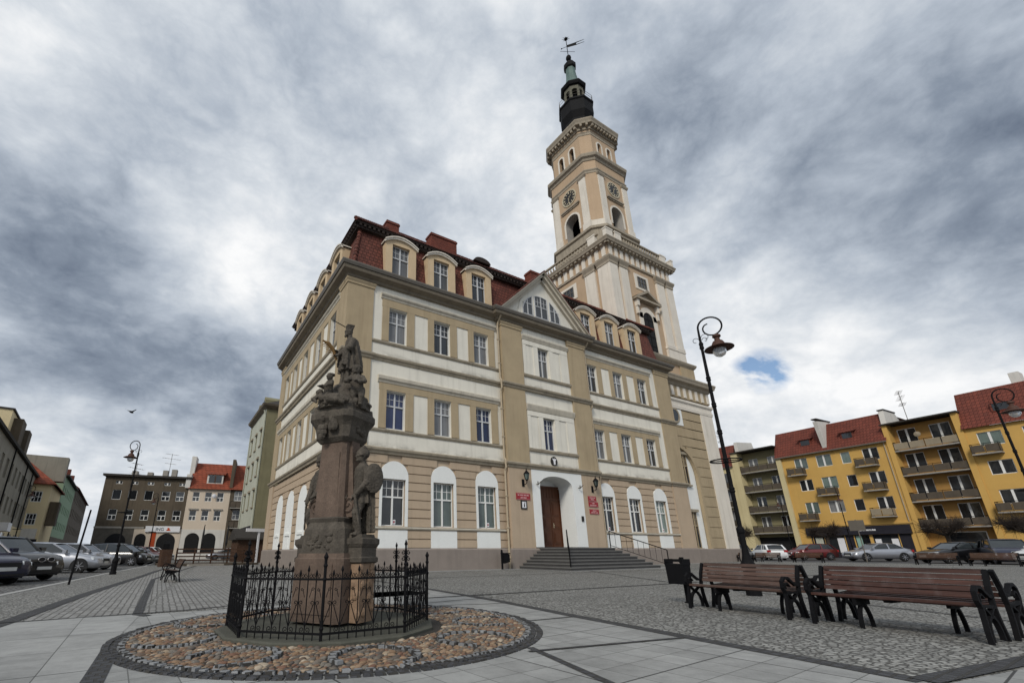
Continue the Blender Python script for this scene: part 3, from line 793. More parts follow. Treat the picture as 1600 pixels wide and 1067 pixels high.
def dormer(cx, org=(0, 0), rz=0.0, pane='pane_dark'):
    m = MB(); a = 1.04; o = .59; z0, zo0, zo1, zs, rise = 16.25, 16.75, 18.95, 19.0, .42
    # front with opening
    m.prism([(cx - a, z0), (cx - o, z0), (cx - o, zo1), (cx - a, zo1)], .06, .32)
    m.prism([(cx + o, z0), (cx + a, z0), (cx + a, zo1), (cx + o, zo1)], .06, .32)
    m.box(cx - o, cx + o, .06, .32, z0, zo0)
    seg = [(cx + a - 2 * a * i / 14, zs + rise * (1 - (1 - 2 * i / 14) ** 2)) for i in range(15)]
    m.prism([(cx - a, zo1), (cx + a, zo1)] + seg, .06, .32)
    # cheeks and barrel roof running back into the slope
    m.box(cx - a, cx - a + .1, .32, 1.3, z0, zs); m.box(cx + a - .1, cx + a, .32, 1.3, z0, zs)
    d = m.build('dormer', 'dormer_cream', TH, (org[0], org[1], 0), rz)
    c = MB(); seg2 = [(cx + (a + .10) - 2 * (a + .10) * i / 14, zs + .02 + rise * (1 - (1 - 2 * i / 14) ** 2)) for i in range(15)]
    inn = [(x, z - .10) for x, z in seg2]; out = [(x, z + .07) for x, z in seg2]
    for i in range(14):
        c.prism([inn[i + 1], inn[i], out[i], out[i + 1]], -.06, .06)
        c.prism([(inn[i + 1][0], inn[i + 1][1] + .12), (inn[i][0], inn[i][1] + .12), (out[i][0], out[i][1] + .03), (out[i + 1][0], out[i + 1][1] + .03)], -.12, .9)
    c.build('dormer_pediment', 'tower_white', d)
    f, p, cache = win_mesh(2 * o, zo1 - zo0, 'cross')
    if 'window_paint' not in cache: cache['window_paint'] = f.mesh('window', 'window_paint')
    if pane not in cache: cache[pane] = p.mesh('pane', pane)
    link('window_frame', cache['window_paint'], d, (cx, .10, zo0)); link('pane', cache[pane], d, (cx, .10, zo0))


for i, x in enumerate((3.22, 6.15, 9.12)): dormer(x, pane=('pane_curtain', 'pane_curtain', 'pane_dark')[i])
for i, x in enumerate((19.6, 22.4, 25.3)): dormer(x, pane='pane_dark' if i != 1 else 'pane_curtain')
for y in AL: dormer(DEP - y, LF, LR)

# gable over the bay
gx0, gx1, gax, gz0, gz1 = 10.15, 18.95, 14.6, 16.42, 20.75
m = MB(); wy = -.22
lun = [(-1.98, 16.75), (1.98, 16.75)]
cxg, rg = 14.4, 1.98
m.prism([(gx0 + .5, gz0 - .2), (gx1 - .5, gz0 - .2), (gax, gz1 - .35)], wy, .25)
m.build('gable_wall', 'render_white', TH)
m = MB()      # white lunette surround and window recess
m.prism([(cxg - 2.25, 16.55), (cxg + 2.25, 16.55), (cxg + 2.25, 16.9)] + arc(cxg, 16.8, 2.2, 5, 175, 20) + [(cxg - 2.25, 16.9)], wy - .06, wy)
m.build('lunette_surround', 'render_white', TH)
def lunette(x0, x1):
    p = [(x0, 16.85), (x1, 16.85)]; n = 8
    for i in range(n + 1):
        x = x1 + (x0 - x1) * i / n
        p.append((x, 16.8 + sqrt(max(.02, 1.85 ** 2 - (x - cxg) ** 2))))
    return p
for x0, x1 in ((cxg - 1.78, cxg - .85), (cxg - .6, cxg + .6), (cxg + .85, cxg + 1.78)):
    g = MB(); pl = lunette(x0, x1); g.prism(pl, wy - .075, wy - .06)
    wn = g.build('gable_window', 'pane_dark', TH)
    f = MB(); n = len(pl)
    for i in range(n):
        (xa, za), (xb, zb) = pl[i], pl[(i + 1) % n]
        if abs(xa - xb) + abs(za - zb) > .02: f.bar((xa, wy - .085, za), (xb, wy - .085, zb), .06, .06)
    zt = min(p[1] for p in pl[2:]); xm = (x0 + x1) / 2
    f.bar((xm, wy - .083, 16.88), (xm, wy - .083, 16.8 + sqrt(1.85 ** 2 - (xm - cxg) ** 2) - .05), .07, .05)
    f.bar((x0 + .05, wy - .081, 17.75), (x1 - .05, wy - .081, 17.75), .06, .05)
    if x1 - x0 > 1:
        for q in (.25, .75): f.bar((x0 + (x1 - x0) * q, wy - .08, 17.8), (x0 + (x1 - x0) * q, wy - .08, 18.45), .025, .03)
        f.bar((x0 + .05, wy - .079, 18.15), (x1 - .05, wy - .079, 18.15), .025, .03)
    f.build('window_frame', 'window_paint', wn)
m = MB()
def rake(xa, za, xb, zb, t0, t1, y0, y1):
    dxx, dzz = xb - xa, zb - za; L = sqrt(dxx * dxx + dzz * dzz); nx_, nz_ = -dzz / L, dxx / L
    if nz_ < 0: nx_, nz_ = -nx_, -nz_
    pts = [(xa + nx_ * t0, za + nz_ * t0), (xb + nx_ * t0, zb + nz_ * t0), (xb + nx_ * t1, zb + nz_ * t1), (xa + nx_ * t1, za + nz_ * t1)]
    if (pts[1][0] - pts[0][0]) * (pts[2][1] - pts[0][1]) - (pts[1][1] - pts[0][1]) * (pts[2][0] - pts[0][0]) < 0: pts.reverse()
    m.prism(pts, y0, y1)
for xs in (gx0, gx1):
    rake(xs, gz0, gax, gz1, -.52, -.30, -.42, .1); rake(xs, gz0, gax, gz1, -.30, -.12, -.62, .1); rake(xs, gz0, gax, gz1, -.12, .0, -.78, .1)
m.build('raking_cornice', 'moulding_light', TH)
m = MB()
for xs, sg in ((gx0, 1), (gx1, -1)):
    v = [(xs, -.80, gz0 + .02), (gax, -.80, gz1 + .02), (gax, 4.6, gz1 + .02), (xs, .8, gz0 + .02)]
    m.quad(*(v if sg > 0 else v[::-1]))
    u = [(x, y, z - .1) for x, y, z in v]; m.quad(u[0], u[3], u[2], u[1]); m.quad(v[0], v[1], u[1], u[0])
m.build('gable_roof', 'roof_tile', roof)

# drainpipes
for x in (10.33, 18.62):
    m = MB(); m.tube([(x, -.62, 16.15), (x, -.60, 15.85), (x, -.28, 15.5), (x, -.20, 15.2), (x, -.20, 11.5)], .06, 8)
    m.tube([(x, -.20, 11.5), (x, -.32, 11.3), (x, -.32, 10.8), (x, -.20, 10.6), (x, -.20, 6.3), (x, -.32, 6.15), (x, -.32, 5.7), (x, -.20, 5.5), (x, -.20, .0)], .06, 8)
    m.lathe([(.10, 0), (.10, .12)], 8, (x, -.2, .55)); m.box(x - .14, x + .14, -.72, -.48, 16.1, 16.38)
    for z in (2.2, 4.0, 7.6, 9.4, 12.5, 14.2): m.box(x - .085, x + .085, -.27, -.13, z, z + .05)
    m.build('drainpipe', 'pipe_paint', TH)

# emblem above the door
m = MB()
for i in range(1): pass
el = [(14.36 + .27 * cos(2 * pi * i / 20), 6.44 + .31 * sin(2 * pi * i / 20)) for i in range(20)]
m.prism(el, -.33, -.25)
em = tag(m.build('emblem_plaque', 'clock_black'), 'oval dark emblem with a pale eagle on the white band above the door', 'emblem')
m = MB(); m.prism([(14.36 - .06, 6.22), (14.36 + .06, 6.22), (14.36 + .08, 6.45), (14.36 + .19, 6.62), (14.36 + .10, 6.60), (14.36 + .03, 6.56), (14.36, 6.66), (14.36 - .03, 6.56), (14.36 - .10, 6.60), (14.36 - .19, 6.62), (14.36 - .08, 6.45)], -.345, -.33)
m.build('eagle_relief', 'sign_white', em)


# red plaques and notice beside the door
def lettering(parent, x0, x1, z0, z1, y, rows, mt='sign_pink', seed=1):
    rr = random.Random(seed); m = MB(); n = len(rows); ph = (z1 - z0) / n
    for k, frac in enumerate(rows):
        zt = z1 - k * ph - ph * .22; zb = z1 - (k + 1) * ph + ph * .22; w_ = (x1 - x0) * frac; x = (x0 + x1) / 2 - w_ / 2
        xe = x + w_
        while x < xe - .02:
            q = rr.uniform(.02, .05)
            if rr.random() > .14: m.box(x, min(x + q * .8, xe), y - .006, y, zb, zt if rr.random() > .35 else zt - (zt - zb) * .25)
            x += q
    m.build('lettering', mt, parent)
def plaque(x0, x1, z0, z1, label, rows, seed):
    m = MB(); m.box(x0, x1, -.39, -.352, z0, z1); o = tag(m.build('plaque', 'sign_red'), label, 'plaque', 'red plaques beside the entrance')
    m = MB(); t = .015
    m.box(x0 + .02, x1 - .02, -.394, -.39, z0 + .02, z0 + .02 + t).box(x0 + .02, x1 - .02, -.394, -.39, z1 - .02 - t, z1 - .02)
    m.build('border', 'sign_pink', o)
    lettering(o, x0 + .08, x1 - .08, z0 + .05, z1 - .05, -.392, rows, seed=seed)
plaque(10.94, 12.02, 3.84, 4.24, 'wide red plaque on the pier left of the door, over the small framed notice', [.95, .5], 1)
plaque(17.10, 17.86, 4.05, 4.38, 'uppermost of the three red plaques on the pier right of the door', [.9, .55], 2)
plaque(17.10, 17.98, 3.68, 4.02, 'middle red plaque of three on the pier right of the door, with pale emblem', [.4, .95], 3)
plaque(17.12, 17.98, 3.22, 3.54, 'lowest of the three red plaques on the pier right of the door', [.55, .9], 4)
m = MB(); m.box(11.26, 11.72, -.40, -.352, 3.30, 3.80); nt = tag(m.build('notice_frame', 'clock_black'), 'small black framed white notice below the wide red plaque', 'notice')
m = MB(); m.box(11.34, 11.64, -.405, -.40, 3.37, 3.73); m.build('notice_sheet', 'sign_white', nt)
m = MB(); m.prism([(11.45, 3.42), (11.53, 3.42), (11.55, 3.60), (11.47, 3.60)], -.41, -.405); m.prism([(11.49, 3.63), (11.56, 3.63), (11.57, 3.69), (11.50, 3.69)], -.41, -.405); m.build('letter', 'clock_black', nt)
# intercom
m = MB(); m.box(16.28, 16.46, -.42, -.372, 2.72, 3.05).box(16.30, 16.44, -.44, -.42, 2.9, 3.02); tag(m.build('intercom', 'clock_black'), 'small black intercom box on the white surround right of the door', 'intercom')
# flag holders
for x, s, wd in ((12.62, 1, 'left'), (16.28, 1, 'right')):
    m = MB(); m.tube([(x, -.37, 4.85), (x, -.5, 4.82)], .03, 6); m.tube([(x, -.5, 4.80), (x + .14, -.68, 5.02)], .03, 6); m.tube([(x, -.5, 4.80), (x - .10, -.62, 4.98)], .03, 6)
    tag(m.build('flag_holder', 'zinc'), 'grey metal flag holder on the white surround to the %s of the door' % wd, 'flag holder', 'flag holders beside the door')
# wall lanterns
def lantern(x, lab):
    t = thing('wall_lantern', lab, 'lantern', (x, -.35, 4.85), 0, 'wall lanterns at the entrance')
    m = MB(); m.lathe([(.10, 0), (.11, .02), (.03, .06)], 10, (0, 0, 0)); b = MB()
    b.smooth = False; b.box(-.09, .09, -.03, 0, -.22, .22); b.tube([(0, -.03, -.05), (0, -.2, -.12), (0, -.34, -.04), (0, -.36, .10)], .025, 8); b.build('bracket', 'iron_black', t)
    h = MB(); h.lathe([(.04, .08), (.09, .14), (.10, .16)], 6, (0, -.36, 0)); h.lathe([(.20, .50), (.17, .55), (.06, .68), (.02, .72), (.035, .76), (.005, .84)], 6, (0, -.36, 0))
    for i in range(6):
        a_ = 2 * pi * i / 6; h.bar((.10 * cos(a_), -.36 + .10 * sin(a_), .16), (.17 * cos(a_), -.36 + .17 * sin(a_), .50), .02, .02)
    h.build('lantern_frame', 'iron_black', t)
    g = MB(); g.lathe([(.09, .165), (.155, .495)], 6, (0, -.36, 0)); g.build('lantern_glass', 'pane_green', t)
lantern(11.55, 'black wall lantern above the wide red plaque, left of the door'); lantern(17.62, 'black wall lantern above the three red plaques, right of the door')

# entrance steps: pyramid flight of seven granite steps
st = thing('entrance_steps', 'dark granite stepped platform of seven steps below the wooden door', 'steps', (0, 0, 0))
for k in range(7):
    i = k * .275; z0, z1 = -.2 if k == 0 else .158 * k - .02, .158 * (k + 1)
    m = MB(); m.box(10.85 + i, 18.0 - i, -4.25 + i, -.15, z0, z1 - .05); m.cur = 1
    m.box(10.82 + i, 18.03 - i, -4.28 + i, -.15, z1 - .05, z1)
    m.build('step', ['step_stone', 'step_edge'], st)
m = MB(); m.box(12.6, 16.2, -.5, 1.0, 1.105, 1.155); m.build('threshold', 'step_stone', st)
def handrail(p, q, n, lab):
    p, q = Vector(p), Vector(q); t = thing('stair_handrail', lab, 'handrail', (p.x, p.y, 0), 0, 'iron handrails of the entrance steps')
    o = Vector((p.x, p.y, 0)); m = MB(); up = Vector((0, 0, .95))
    m.tube([p - o, p - o + up], .03, 8); m.tube([q - o, q - o + up], .03, 8); m.tube([p - o + up, q - o + up], .026, 8); m.tube([p - o + Vector((0, 0, .14)), q - o + Vector((0, 0, .14))], .018, 6)
    e = (q - p).normalized(); m.tube([q - o + Vector((0, 0, .14)), q - o + e * .25 + Vector((0, 0, .02)), q - o + e * .35 + Vector((0, 0, .1))], .018, 6)
    m.build('rail', 'iron_black', t)
    for i in range(1, n):
        b = MB(); c = p - o + (q - p) * (i / n); b.tube([c + Vector((0, 0, .14)), c + up], .011, 6); b.build('baluster', 'iron_black', t)
handrail((11.0, -4.1, .1), (12.6, -2.5, 1.1), 5, 'black iron handrail on the left corner of the steps, seen end on')
handrail((16.3, -2.35, 1.1), (18.45, -4.5, .02), 10, 'black iron handrail sloping down the right corner of the steps')
# litter bin at the wall
t = thing('litter_bin', 'small dark litter bin on a post by the plinth left of the steps', 'bin', (9.35, -.75, 0))
m = MB(); m.box(-.04, .04, -.04, .04, 0, .98).tube([(0, 0, .98), (0, 0, 1.03)], [.05, .02], 8); m.build('post', 'iron_black', t)
m = MB(); m.prism([(.05, .30), (.42, .38), (.42, .78), (.05, .84)], -.16, .16); m.box(.05, .44, -.18, .18, .80, .85); m.build('bin_box', 'iron_black', t)

# ------------------------------------------------------------------ clock tower
TX, TY = 31.30, 6.90
TW = thing('clock_tower', 'tall orange and white clock tower with balustrade, dark lantern and green copper spire', 'tower', (TX, TY, 0))


def sq(h, c=0.0):
    if c == 0: return [(-h, h), (-h, -h), (h, -h), (h, h)]       # walked so the outside is on the right
    return [(-h, h - c), (-h, -h + c), (-h + c, -h), (h - c, -h), (h, -h + c), (h, h - c), (h - c, h), (-h + c, h)]
def ring(m, h, prof, c=0.0): sweep(m, sq(h, c), prof, True)
def tb(name, mt, m): return m.build(name, mt, TW)
# the visible sides: front (-y) and left (-x); add(side) gives rotation about the tower axis
SIDES = (0.0, R(-90))
def side(m, name, mt, rz): return m.build(name, mt, TW, (0, 0, 0), rz)
def row(name, mt, pts, proto, rz):
    me = proto.mesh(name, mt)
    for x, y, z in pts: link(name, me, TW, (x * cos(rz) - y * sin(rz), x * sin(rz) + y * cos(rz), z), rz)


# base
m = MB(); m.slab([(-6, -6 + .35), (6, -6 + .35), (6, 6), (-6, 6)], -.3, 15.6); tb('base_wall', 'tower_orange', m)
m = MB(); ring(m, 5.62, [(0.0, -.3), (.48, -.3), (.48, 1.0), (.42, 1.06), (0, 1.06)]); tb('plinth', 'plinth_stone', m)
for rz in SIDES:
    F = -6.0
    # white corner piers with slight batter
    for a, b in ((3.9, 5.95), (-5.95, -3.9)):
        m = MB(); m.loft([[(a, F, 1.06), (b, F, 1.06), (b, F + .6, 1.06), (a, F + .6, 1.06)], [(a, F + .02, 13.1), (b - (.0 if a < 0 else .05), F + .02, 13.1), (b - (.0 if a < 0 else .05), F + .6, 13.1), (a, F + .6, 13.1)]]); side(m, 'corner_pier', 'tower_white', rz)
    m = MB()                                    # rusticated tan strip round the tall niche
    ac, aw, asz = -.9, 2.5, 7.0
    rows = 14; z0 = 1.06; hh = (13.1 - z0) / rows
    for k in range(rows):
        a, b = z0 + k * hh + .04, z0 + (k + 1) * hh - .04
        hw = aw if a < asz else (sqrt(aw * aw - (a - asz) ** 2) if a < asz + aw else 0)
        if hw > 0:
            m.box(ac + hw, 3.9, F + .08, F + .4, a, b); m.box(-3.9, ac - hw, F + .08, F + .4, a, b)
        else: m.box(-3.9, 3.9, F + .08, F + .4, a, b)
    m.box(ac + aw, 3.9, F + .12, F + .4, 1.06, 13.1); m.box(-3.9, ac - aw, F + .12, F + .4, 1.06, 13.1); m.box(-3.9, 3.9, F + .12, F + .4, 9.6, 13.1)
    side(m, 'rusticated_wall', 'render_tan', rz)
    m = MB(); p = [(ac - aw, 1.06), (ac + aw, 1.06)] + arc(ac, asz, aw, 0, 180, 24); m.prism(p, F + .33, F + .36); side(m, 'arched_niche', 'gf_white', rz)
    m = MB(); o = arc(ac, asz, aw + .32, 0, 180, 24); i_ = arc(ac, asz, aw - .02, 0, 180, 24)
    for k in range(24): m.prism([i_[k], o[k], o[k + 1], i_[k + 1]], F + .02, F + .3)
    for sx in (-1, 1): m.box(ac + sx * (aw - .02), ac + sx * (aw + .32), F + .02, F + .3, 1.06, asz)
    side(m, 'niche_arch', 'render_tan', rz)
    for zb, h_ in ((6.3, 2.6), (1.1, 2.9)):
        window(TW, ac + 1.05, zb, .95, h_, 'cross', 'pane_dark', 'render_tan', y=F + .10, rz=rz)
        m = MB(); m.box(ac + .35, ac + 1.75, F + .1, F + .34, zb + h_, zb + h_ + .22); m.box(ac + .45, ac + 1.65, F + .15, F + .34, zb - .15, zb); side(m, 'window_hood', 'moulding', rz)
    m = MB()                                    # round window in a white square
    m.box(-1.35, .85, F + .04, F + .3, 11.55, 13.05); side(m, 'round_surround', 'gf_white', rz)
    m = MB(); cc = [(-.3 + .72 * cos(2 * pi * k / 24), 12.4 + .72 * sin(2 * pi * k / 24)) for k in range(24)]; c2 = [(-.3 + .55 * cos(2 * pi * k / 24), 12.4 + .55 * sin(2 * pi * k / 24)) for k in range(24)]
    for k in range(24): m.prism([c2[k], cc[k], cc[(k + 1) % 24], c2[(k + 1) % 24]], F - .03, F + .05)
    w_ = side(m, 'round_window', 'moulding', rz); m = MB(); m.prism(c2, F + .0, F + .03); m.build('pane', 'pane_dark', w_)
    m = MB(); m.box(-5.95, 5.95, F + .02, F + .4, 14.3, 15.4); side(m, 'frieze', 'render_tan', rz)
    row('triglyph', 'tower_white', [(-5.7 + k * .95, F, 14.4) for k in range(13)], MB().prism([(-.2, 0), (.2, 0), (.2, .95), (-.2, .95)], -.04, .02), rz)
m = MB(); ring(m, 5.95, [(0, 13.1), (.06, 13.12), (.09, 13.4), (.04, 13.45), (.04, 13.75), (.16, 13.9), (.16, 14.1), (0, 14.15)]); tb('architrave', 'tower_white', m)
m = MB(); ring(m, 5.95, [(0, 15.4), (.10, 15.45), (.22, 15.65), (.5, 15.78), (.56, 16.0), (.62, 16.12), (.62, 16.25), (0, 16.3)]); tb('base_cornice', 'tower_trim', m)
# attic of the base
m = MB(); ring(m, 5.30, [(0, 16.25), (.42, 16.25), (.42, 16.55), (.2, 16.85), (0, 16.9)]); tb('attic_foot', 'tower_white', m)
m = MB(); m.slab([(-5.3, -5.3), (5.3, -5.3), (5.3, 5.3), (-5.3, 5.3)], 16.2, 18.2); tb('attic_wall', 'tower_orange', m)
m = MB(); m.box(3.1, 5.42, -5.42, -5.2, 16.6, 18.1).box(-5.42, -3.1, -5.42, -5.2, 16.6, 18.1).box(-5.42, -5.2, -5.42, -3.1, 16.6, 18.1).box(-5.42, -5.2, 3.1, 5.42, 16.6, 18.1); tb('attic_pier', 'render_tan', m)
m = MB(); ring(m, 5.30, [(0, 18.05), (.14, 18.1), (.3, 18.3), (.36, 18.45), (.36, 18.55), (0, 18.6)]); tb('attic_cornice', 'tower_trim', m)
# shaft
HS = 5.0
m = MB(); m.slab([(-HS, -HS), (HS, -HS), (HS, HS), (-HS, HS)], 18.5, 29.5); tb('shaft_wall', 'tower_orange', m)
for rz in SIDES:
    F = -HS
    for a, b in ((-5.21, -4.05), (-3.68, -2.55), (2.1, 3.35), (3.75, 4.88)):
        m = MB(); m.loft([[(x, y, z) for x, y in ((a - e, F - .2 - e), (b + e, F - .2 - e), (b + e, F + .1), (a - e, F + .1))] for e, z in ((.05, 20.1), (.05, 20.38), (0, 20.42), (0, 27.45))]); side(m, 'pilaster', 'tower_white', rz)
        m = MB(); sweep(m, [(a, F + .1), (a, F - .2), (b, F - .2), (b, F + .1)], [(0, 27.3), (.05, 27.35), (.05, 27.6), (.14, 27.8), (.2, 27.95), (.2, 28.1), (0, 28.12)]); side(m, 'capital', 'tower_trim', rz)
    for a, b in ((-5.235, -2.4), (2.0, 4.87)):
        m = MB(); m.loft([[(x, y, z) for x, y in ((a - e, F - .22 - e), (b + e, F - .22 - e), (b + e, F + .1), (a - e, F + .1))] for e, z in ((0, 18.6), (0, 19.84), (.06, 19.86), (.06, 20.02), (0, 20.09))]); side(m, 'pilaster_pedestal', 'tower_white', rz)
    # square window above
    m = MB(); m.box(-1.35, -.95, F - .06, F, 25.75, 27.5).box(.45, .85, F - .06, F, 25.75, 27.5).box(-.95, .45, F - .06, F, 25.75, 26.02).box(-.95, .45, F - .06, F, 27.22, 27.5); side(m, 'window_surround', 'tower_white', rz)
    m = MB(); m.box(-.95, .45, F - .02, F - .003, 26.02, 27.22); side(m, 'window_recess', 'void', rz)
    window(TW, -.25, 26.02, 1.4, 1.2, 'bars', 'pane_dark', 'zinc', y=F - .26, rz=rz)
    # aedicule niche with pediment
    m = MB(); c0 = -.25
    m.box(c0 - 1.35, c0 - .8, F - .1, F, 18.65, 23.0).box(c0 + .8, c0 + 1.35, F - .1, F, 18.65, 23.0)
    o = arc(c0, 22.4, 1.35, 0, 180, 16); i_ = arc(c0, 22.4, .8, 0, 180, 16)
    for k in range(16): m.prism([i_[k], o[k], o[k + 1], i_[k + 1]], F - .1, F)
    side(m, 'niche_surround', 'tower_white', rz)
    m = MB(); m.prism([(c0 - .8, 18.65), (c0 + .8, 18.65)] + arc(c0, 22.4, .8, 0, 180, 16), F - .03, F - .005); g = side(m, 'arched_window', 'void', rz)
    m = MB(); m.box(c0 - .03, c0 + .03, F - .06, F - .03, 18.7, 23.1)
    for z in (19.6, 20.6, 21.6, 22.4): m.box(c0 - .78, c0 - .03, F - .055, F - .03, z - .02, z + .02); m.box(c0 + .03, c0 + .78, F - .055, F - .03, z - .02, z + .02)
    m.build('window_bars', 'iron_black', g)
    for sx in (-1, 1): m = MB(); m.box(c0 + sx * 1.55 - .16, c0 + sx * 1.55 + .16, F - .35, F, 23.5, 24.25); m.box(c0 + sx * 1.55 - .12, c0 + sx * 1.55 + .12, F - .22, F, 22.7, 23.5); side(m, 'console', 'tower_white', rz)
    m = MB(); m.box(c0 - 1.95, c0 + 1.95, F - .5, F, 24.2, 24.42)
    for s_ in (-1, 1):
        pp = [(c0 + s_ * 2.0, 24.42), (c0 + s_ * 1.55, 24.42), (c0, 25.25), (c0, 25.55)]
        if s_ < 0: pp = pp[::-1]
        m.prism(pp[::-1], F - .52, F)
    m.prism([(c0 - 1.6, 24.43), (c0 + 1.6, 24.43), (c0, 25.26)], F - .12, F)
    side(m, 'pediment', 'tower_trim', rz)
    row('triglyph', 'tower_white', [(-4.6 + k * .836, F, 28.4) for k in range(12)], MB().box(-.22, .22, -.10, -.0, 0, 1.05), rz)
m = MB(); ring(m, HS, [(0, 28.1), (.13, 28.12), (.16, 28.3), (.02, 28.35)]); tb('architrave', 'tower_trim', m)
m = MB(); ring(m, HS, [(0, 29.4), (.12, 29.45), (.2, 29.6), (.5, 29.72), (.55, 29.9), (.62, 30.05), (.62, 30.12), (0, 30.15)]); tb('balcony_cornice', 'tower_trim', m)
for rz in SIDES:
    row('modillion', 'tower_trim', [(-5.2 + k * .547, -5.05, 29.5) for k in range(20)], MB().box(-.12, .12, -.37, 0, 0, .24), rz)
m = MB(); m.slab([(-5.5, -5.5), (5.5, -5.5), (5.5, 5.5), (-5.5, 5.5)], 30.1, 30.18); tb('balcony_floor', 'tower_trim', m)
# balustrade
for q in range(4):
    rz = R(-90 * q); m = MB()
    m.box(-5.2, 5.2, -5.42, -5.2, 30.18, 30.3).box(-4.4, 4.4, -5.43, -5.17, 30.95, 31.1)
    m.build('balustrade_rail', 'tower_trim', TW, (0, 0, 0), rz)
    for a, b in ((-5.45, -4.45), (-4.1, -3.2), (3.2, 4.1)):
        m = MB(); m.loft([[(x, y, z) for x, y in ((a - e, -5.48 - e), (b + e, -5.48 - e), (b + e, -5.1 + e), (a - e, -5.1 + e))] for e, z in ((0, 30.18), (0, 31.0), (.04, 31.02), (.04, 31.16))]); m.build('balustrade_pedestal', 'tower_white', TW, (0, 0, 0), rz)
    if q in (0, 1): row('baluster', 'tower_trim', [(-2.95 + k * .393, -5.31, 30.3) for k in range(16)], MB().lathe([(.08, 0), (.05, .1), (.12, .25), (.05, .5), (.09, .65)], 6), rz)
    else: m = MB(); m.box(-3.0, 3.0, -5.36, -5.26, 30.3, 30.95); m.build('parapet', 'tower_trim', TW, (0, 0, 0), rz)
# clock stage: chamfered square with open arches on every side
HC, CC = 3.40, .90
m = MB(); ring(m, HC, [(0, 30.2), (.32, 30.2), (.32, 33.5), (.5, 33.6), (.5, 33.9), (0, 34.0)], CC); tb('clock_stage_foot', 'tower_trim', m)
for q in range(4):
    rz = R(-90 * q); F = -HC; m = MB(); w0 = HC - CC
    # wall with an arched opening
    aw, az = .95, 36.5
    m.wall(-w0, -aw, 33.9, 43.3, [], y=F); m.wall(aw, w0, 33.9, 43.3, [], y=F); m.wall(-aw, aw, 37.5, 43.3, [], y=F)
    at = arc(0, az, aw, 0, 180, 16)
    for k in range(16):
        (xa, za), (xb, zb) = at[k], at[k + 1]
        m.quad((xb, F, zb), (xa, F, za), (xa, F, 37.5), (xb, F, 37.5))
    m.quad((w0, F, 33.9), (HC, -w0, 33.9), (HC, -w0, 43.3), (w0, F, 43.3))     # chamfer
    side(m, 'clock_stage_wall', 'tower_orange', rz)
    m = MB()
    for k in range(16): (xa, za), (xb, zb) = at[k], at[k + 1]; m.quad((xa, F, za), (xb, F, zb), (xb, F + 1.1, zb), (xa, F + 1.1, za))
    for sx in (-1, 1): m.quad((sx * aw, F, 33.9), (sx * aw, F + 1.1, 33.9), (sx * aw, F + 1.1, az), (sx * aw, F, az))
    side(m, 'arch_reveal', 'wall_reveal', rz)
    m = MB()
    at2 = arc(0, az, aw + .22, 0, 180, 16)
    for k in range(16): m.prism([at[k], at2[k], at2[k + 1], at[k + 1]], F - .05, F)
    for sx in (-1, 1): m.box(sx * aw, sx * (aw + .22), F - .05, F, 34.9, az)
    side(m, 'belfry_arch', 'tower_white', rz)
    for sx in (-1, 1):
        xa, xb = sorted((sx * (w0 - .03), sx * (w0 - .92))); m = MB(); m.loft([[(x, y, z) for x, y in ((xa - e, F - .12 - e), (xb + e, F - .12 - e), (xb + e, F), (xa - e, F))] for e, z in ((.08, 34.0), (.08, 34.98), (0, 35.02), (0, 41.2))]); side(m, 'pilaster', 'tower_white', rz)
        m = MB(); sweep(m, [(xa, F), (xa, F - .12), (xb, F - .12), (xb, F)], [(0, 40.95), (.05, 41.0), (.14, 41.2), (.14, 41.35), (0, 41.38)]); side(m, 'capital', 'tower_trim', rz)
    m = MB()
    m.quad((w0 + .02, F - .03, 34.0), (HC + .03, -w0 - .02, 34.0), (HC + .03, -w0 - .02, 34.95), (w0 + .02, F - .03, 34.95))
    side(m, 'corner_foot', 'tower_white', rz)
    m = MB(); m.loft([[(x, y, z) for x, y in ((-e, F - d_), (e, F - d_), (e, F), (-e, F))] for e, d_, z in ((1.2, .12, 38.2), (1.2, .12, 38.34), (1.35, .22, 38.36), (1.35, .22, 38.55))]); side(m, 'clock_ledge', 'tower_trim', rz)
    # clock
    n = 32; zc = 39.95; rr = 1.05
    m = MB(); c1 = [(rr * cos(2 * pi * k / n), zc + rr * sin(2 * pi * k / n)) for k in range(n)]
    c2 = [(x * .86, zc + (z - zc) * .86) for x, z in c1]
    m.prism(c2, F - .05, F - .0); ck = side(m, 'clock_face', 'clock_black', rz)
    m = MB()
    for k in range(n): m.prism([c2[k], c1[k], c1[(k + 1) % n], c2[(k + 1) % n]], F - .08, F)
    for k in range(12):
        a = 2 * pi * k / 12; d = Vector((sin(a), cos(a))); p = Vector((-d.y, d.x)) if False else Vector((d.y, -d.x))
        for r0_, r1_, wv in ((.60, .84, .055 if k % 3 else .09),):
            pts = [(d * r0_ - p * wv), (d * r0_ + p * wv), (d * r1_ + p * wv), (d * r1_ - p * wv)]
            m.prism([(v.x, zc + v.y) for v in pts][::-1], F - .075, F - .05)
    m.build('clock_numerals', 'clock_gold', ck)
    m = MB()
    for ang, ln, wd in ((48, .45, .06), (190, .74, .045)):
        d = Vector((sin(R(ang)), cos(R(ang)))); p = Vector((d.y, -d.x)); pts = [-d * .15 - p * wd, -d * .15 + p * wd, d * ln + p * wd * .4, d * ln - p * wd * .4]
        m.prism([(v.x, zc + v.y) for v in pts][::-1], F - .11, F - .085)
    m.build('clock_hands', 'clock_gold', ck)
m = MB(); m.slab([(-2.3, -2.3), (2.3, -2.3), (2.3, 2.3), (-2.3, 2.3)], 33.0, 34.0); tb('bell_floor', 'tower_trim', m)
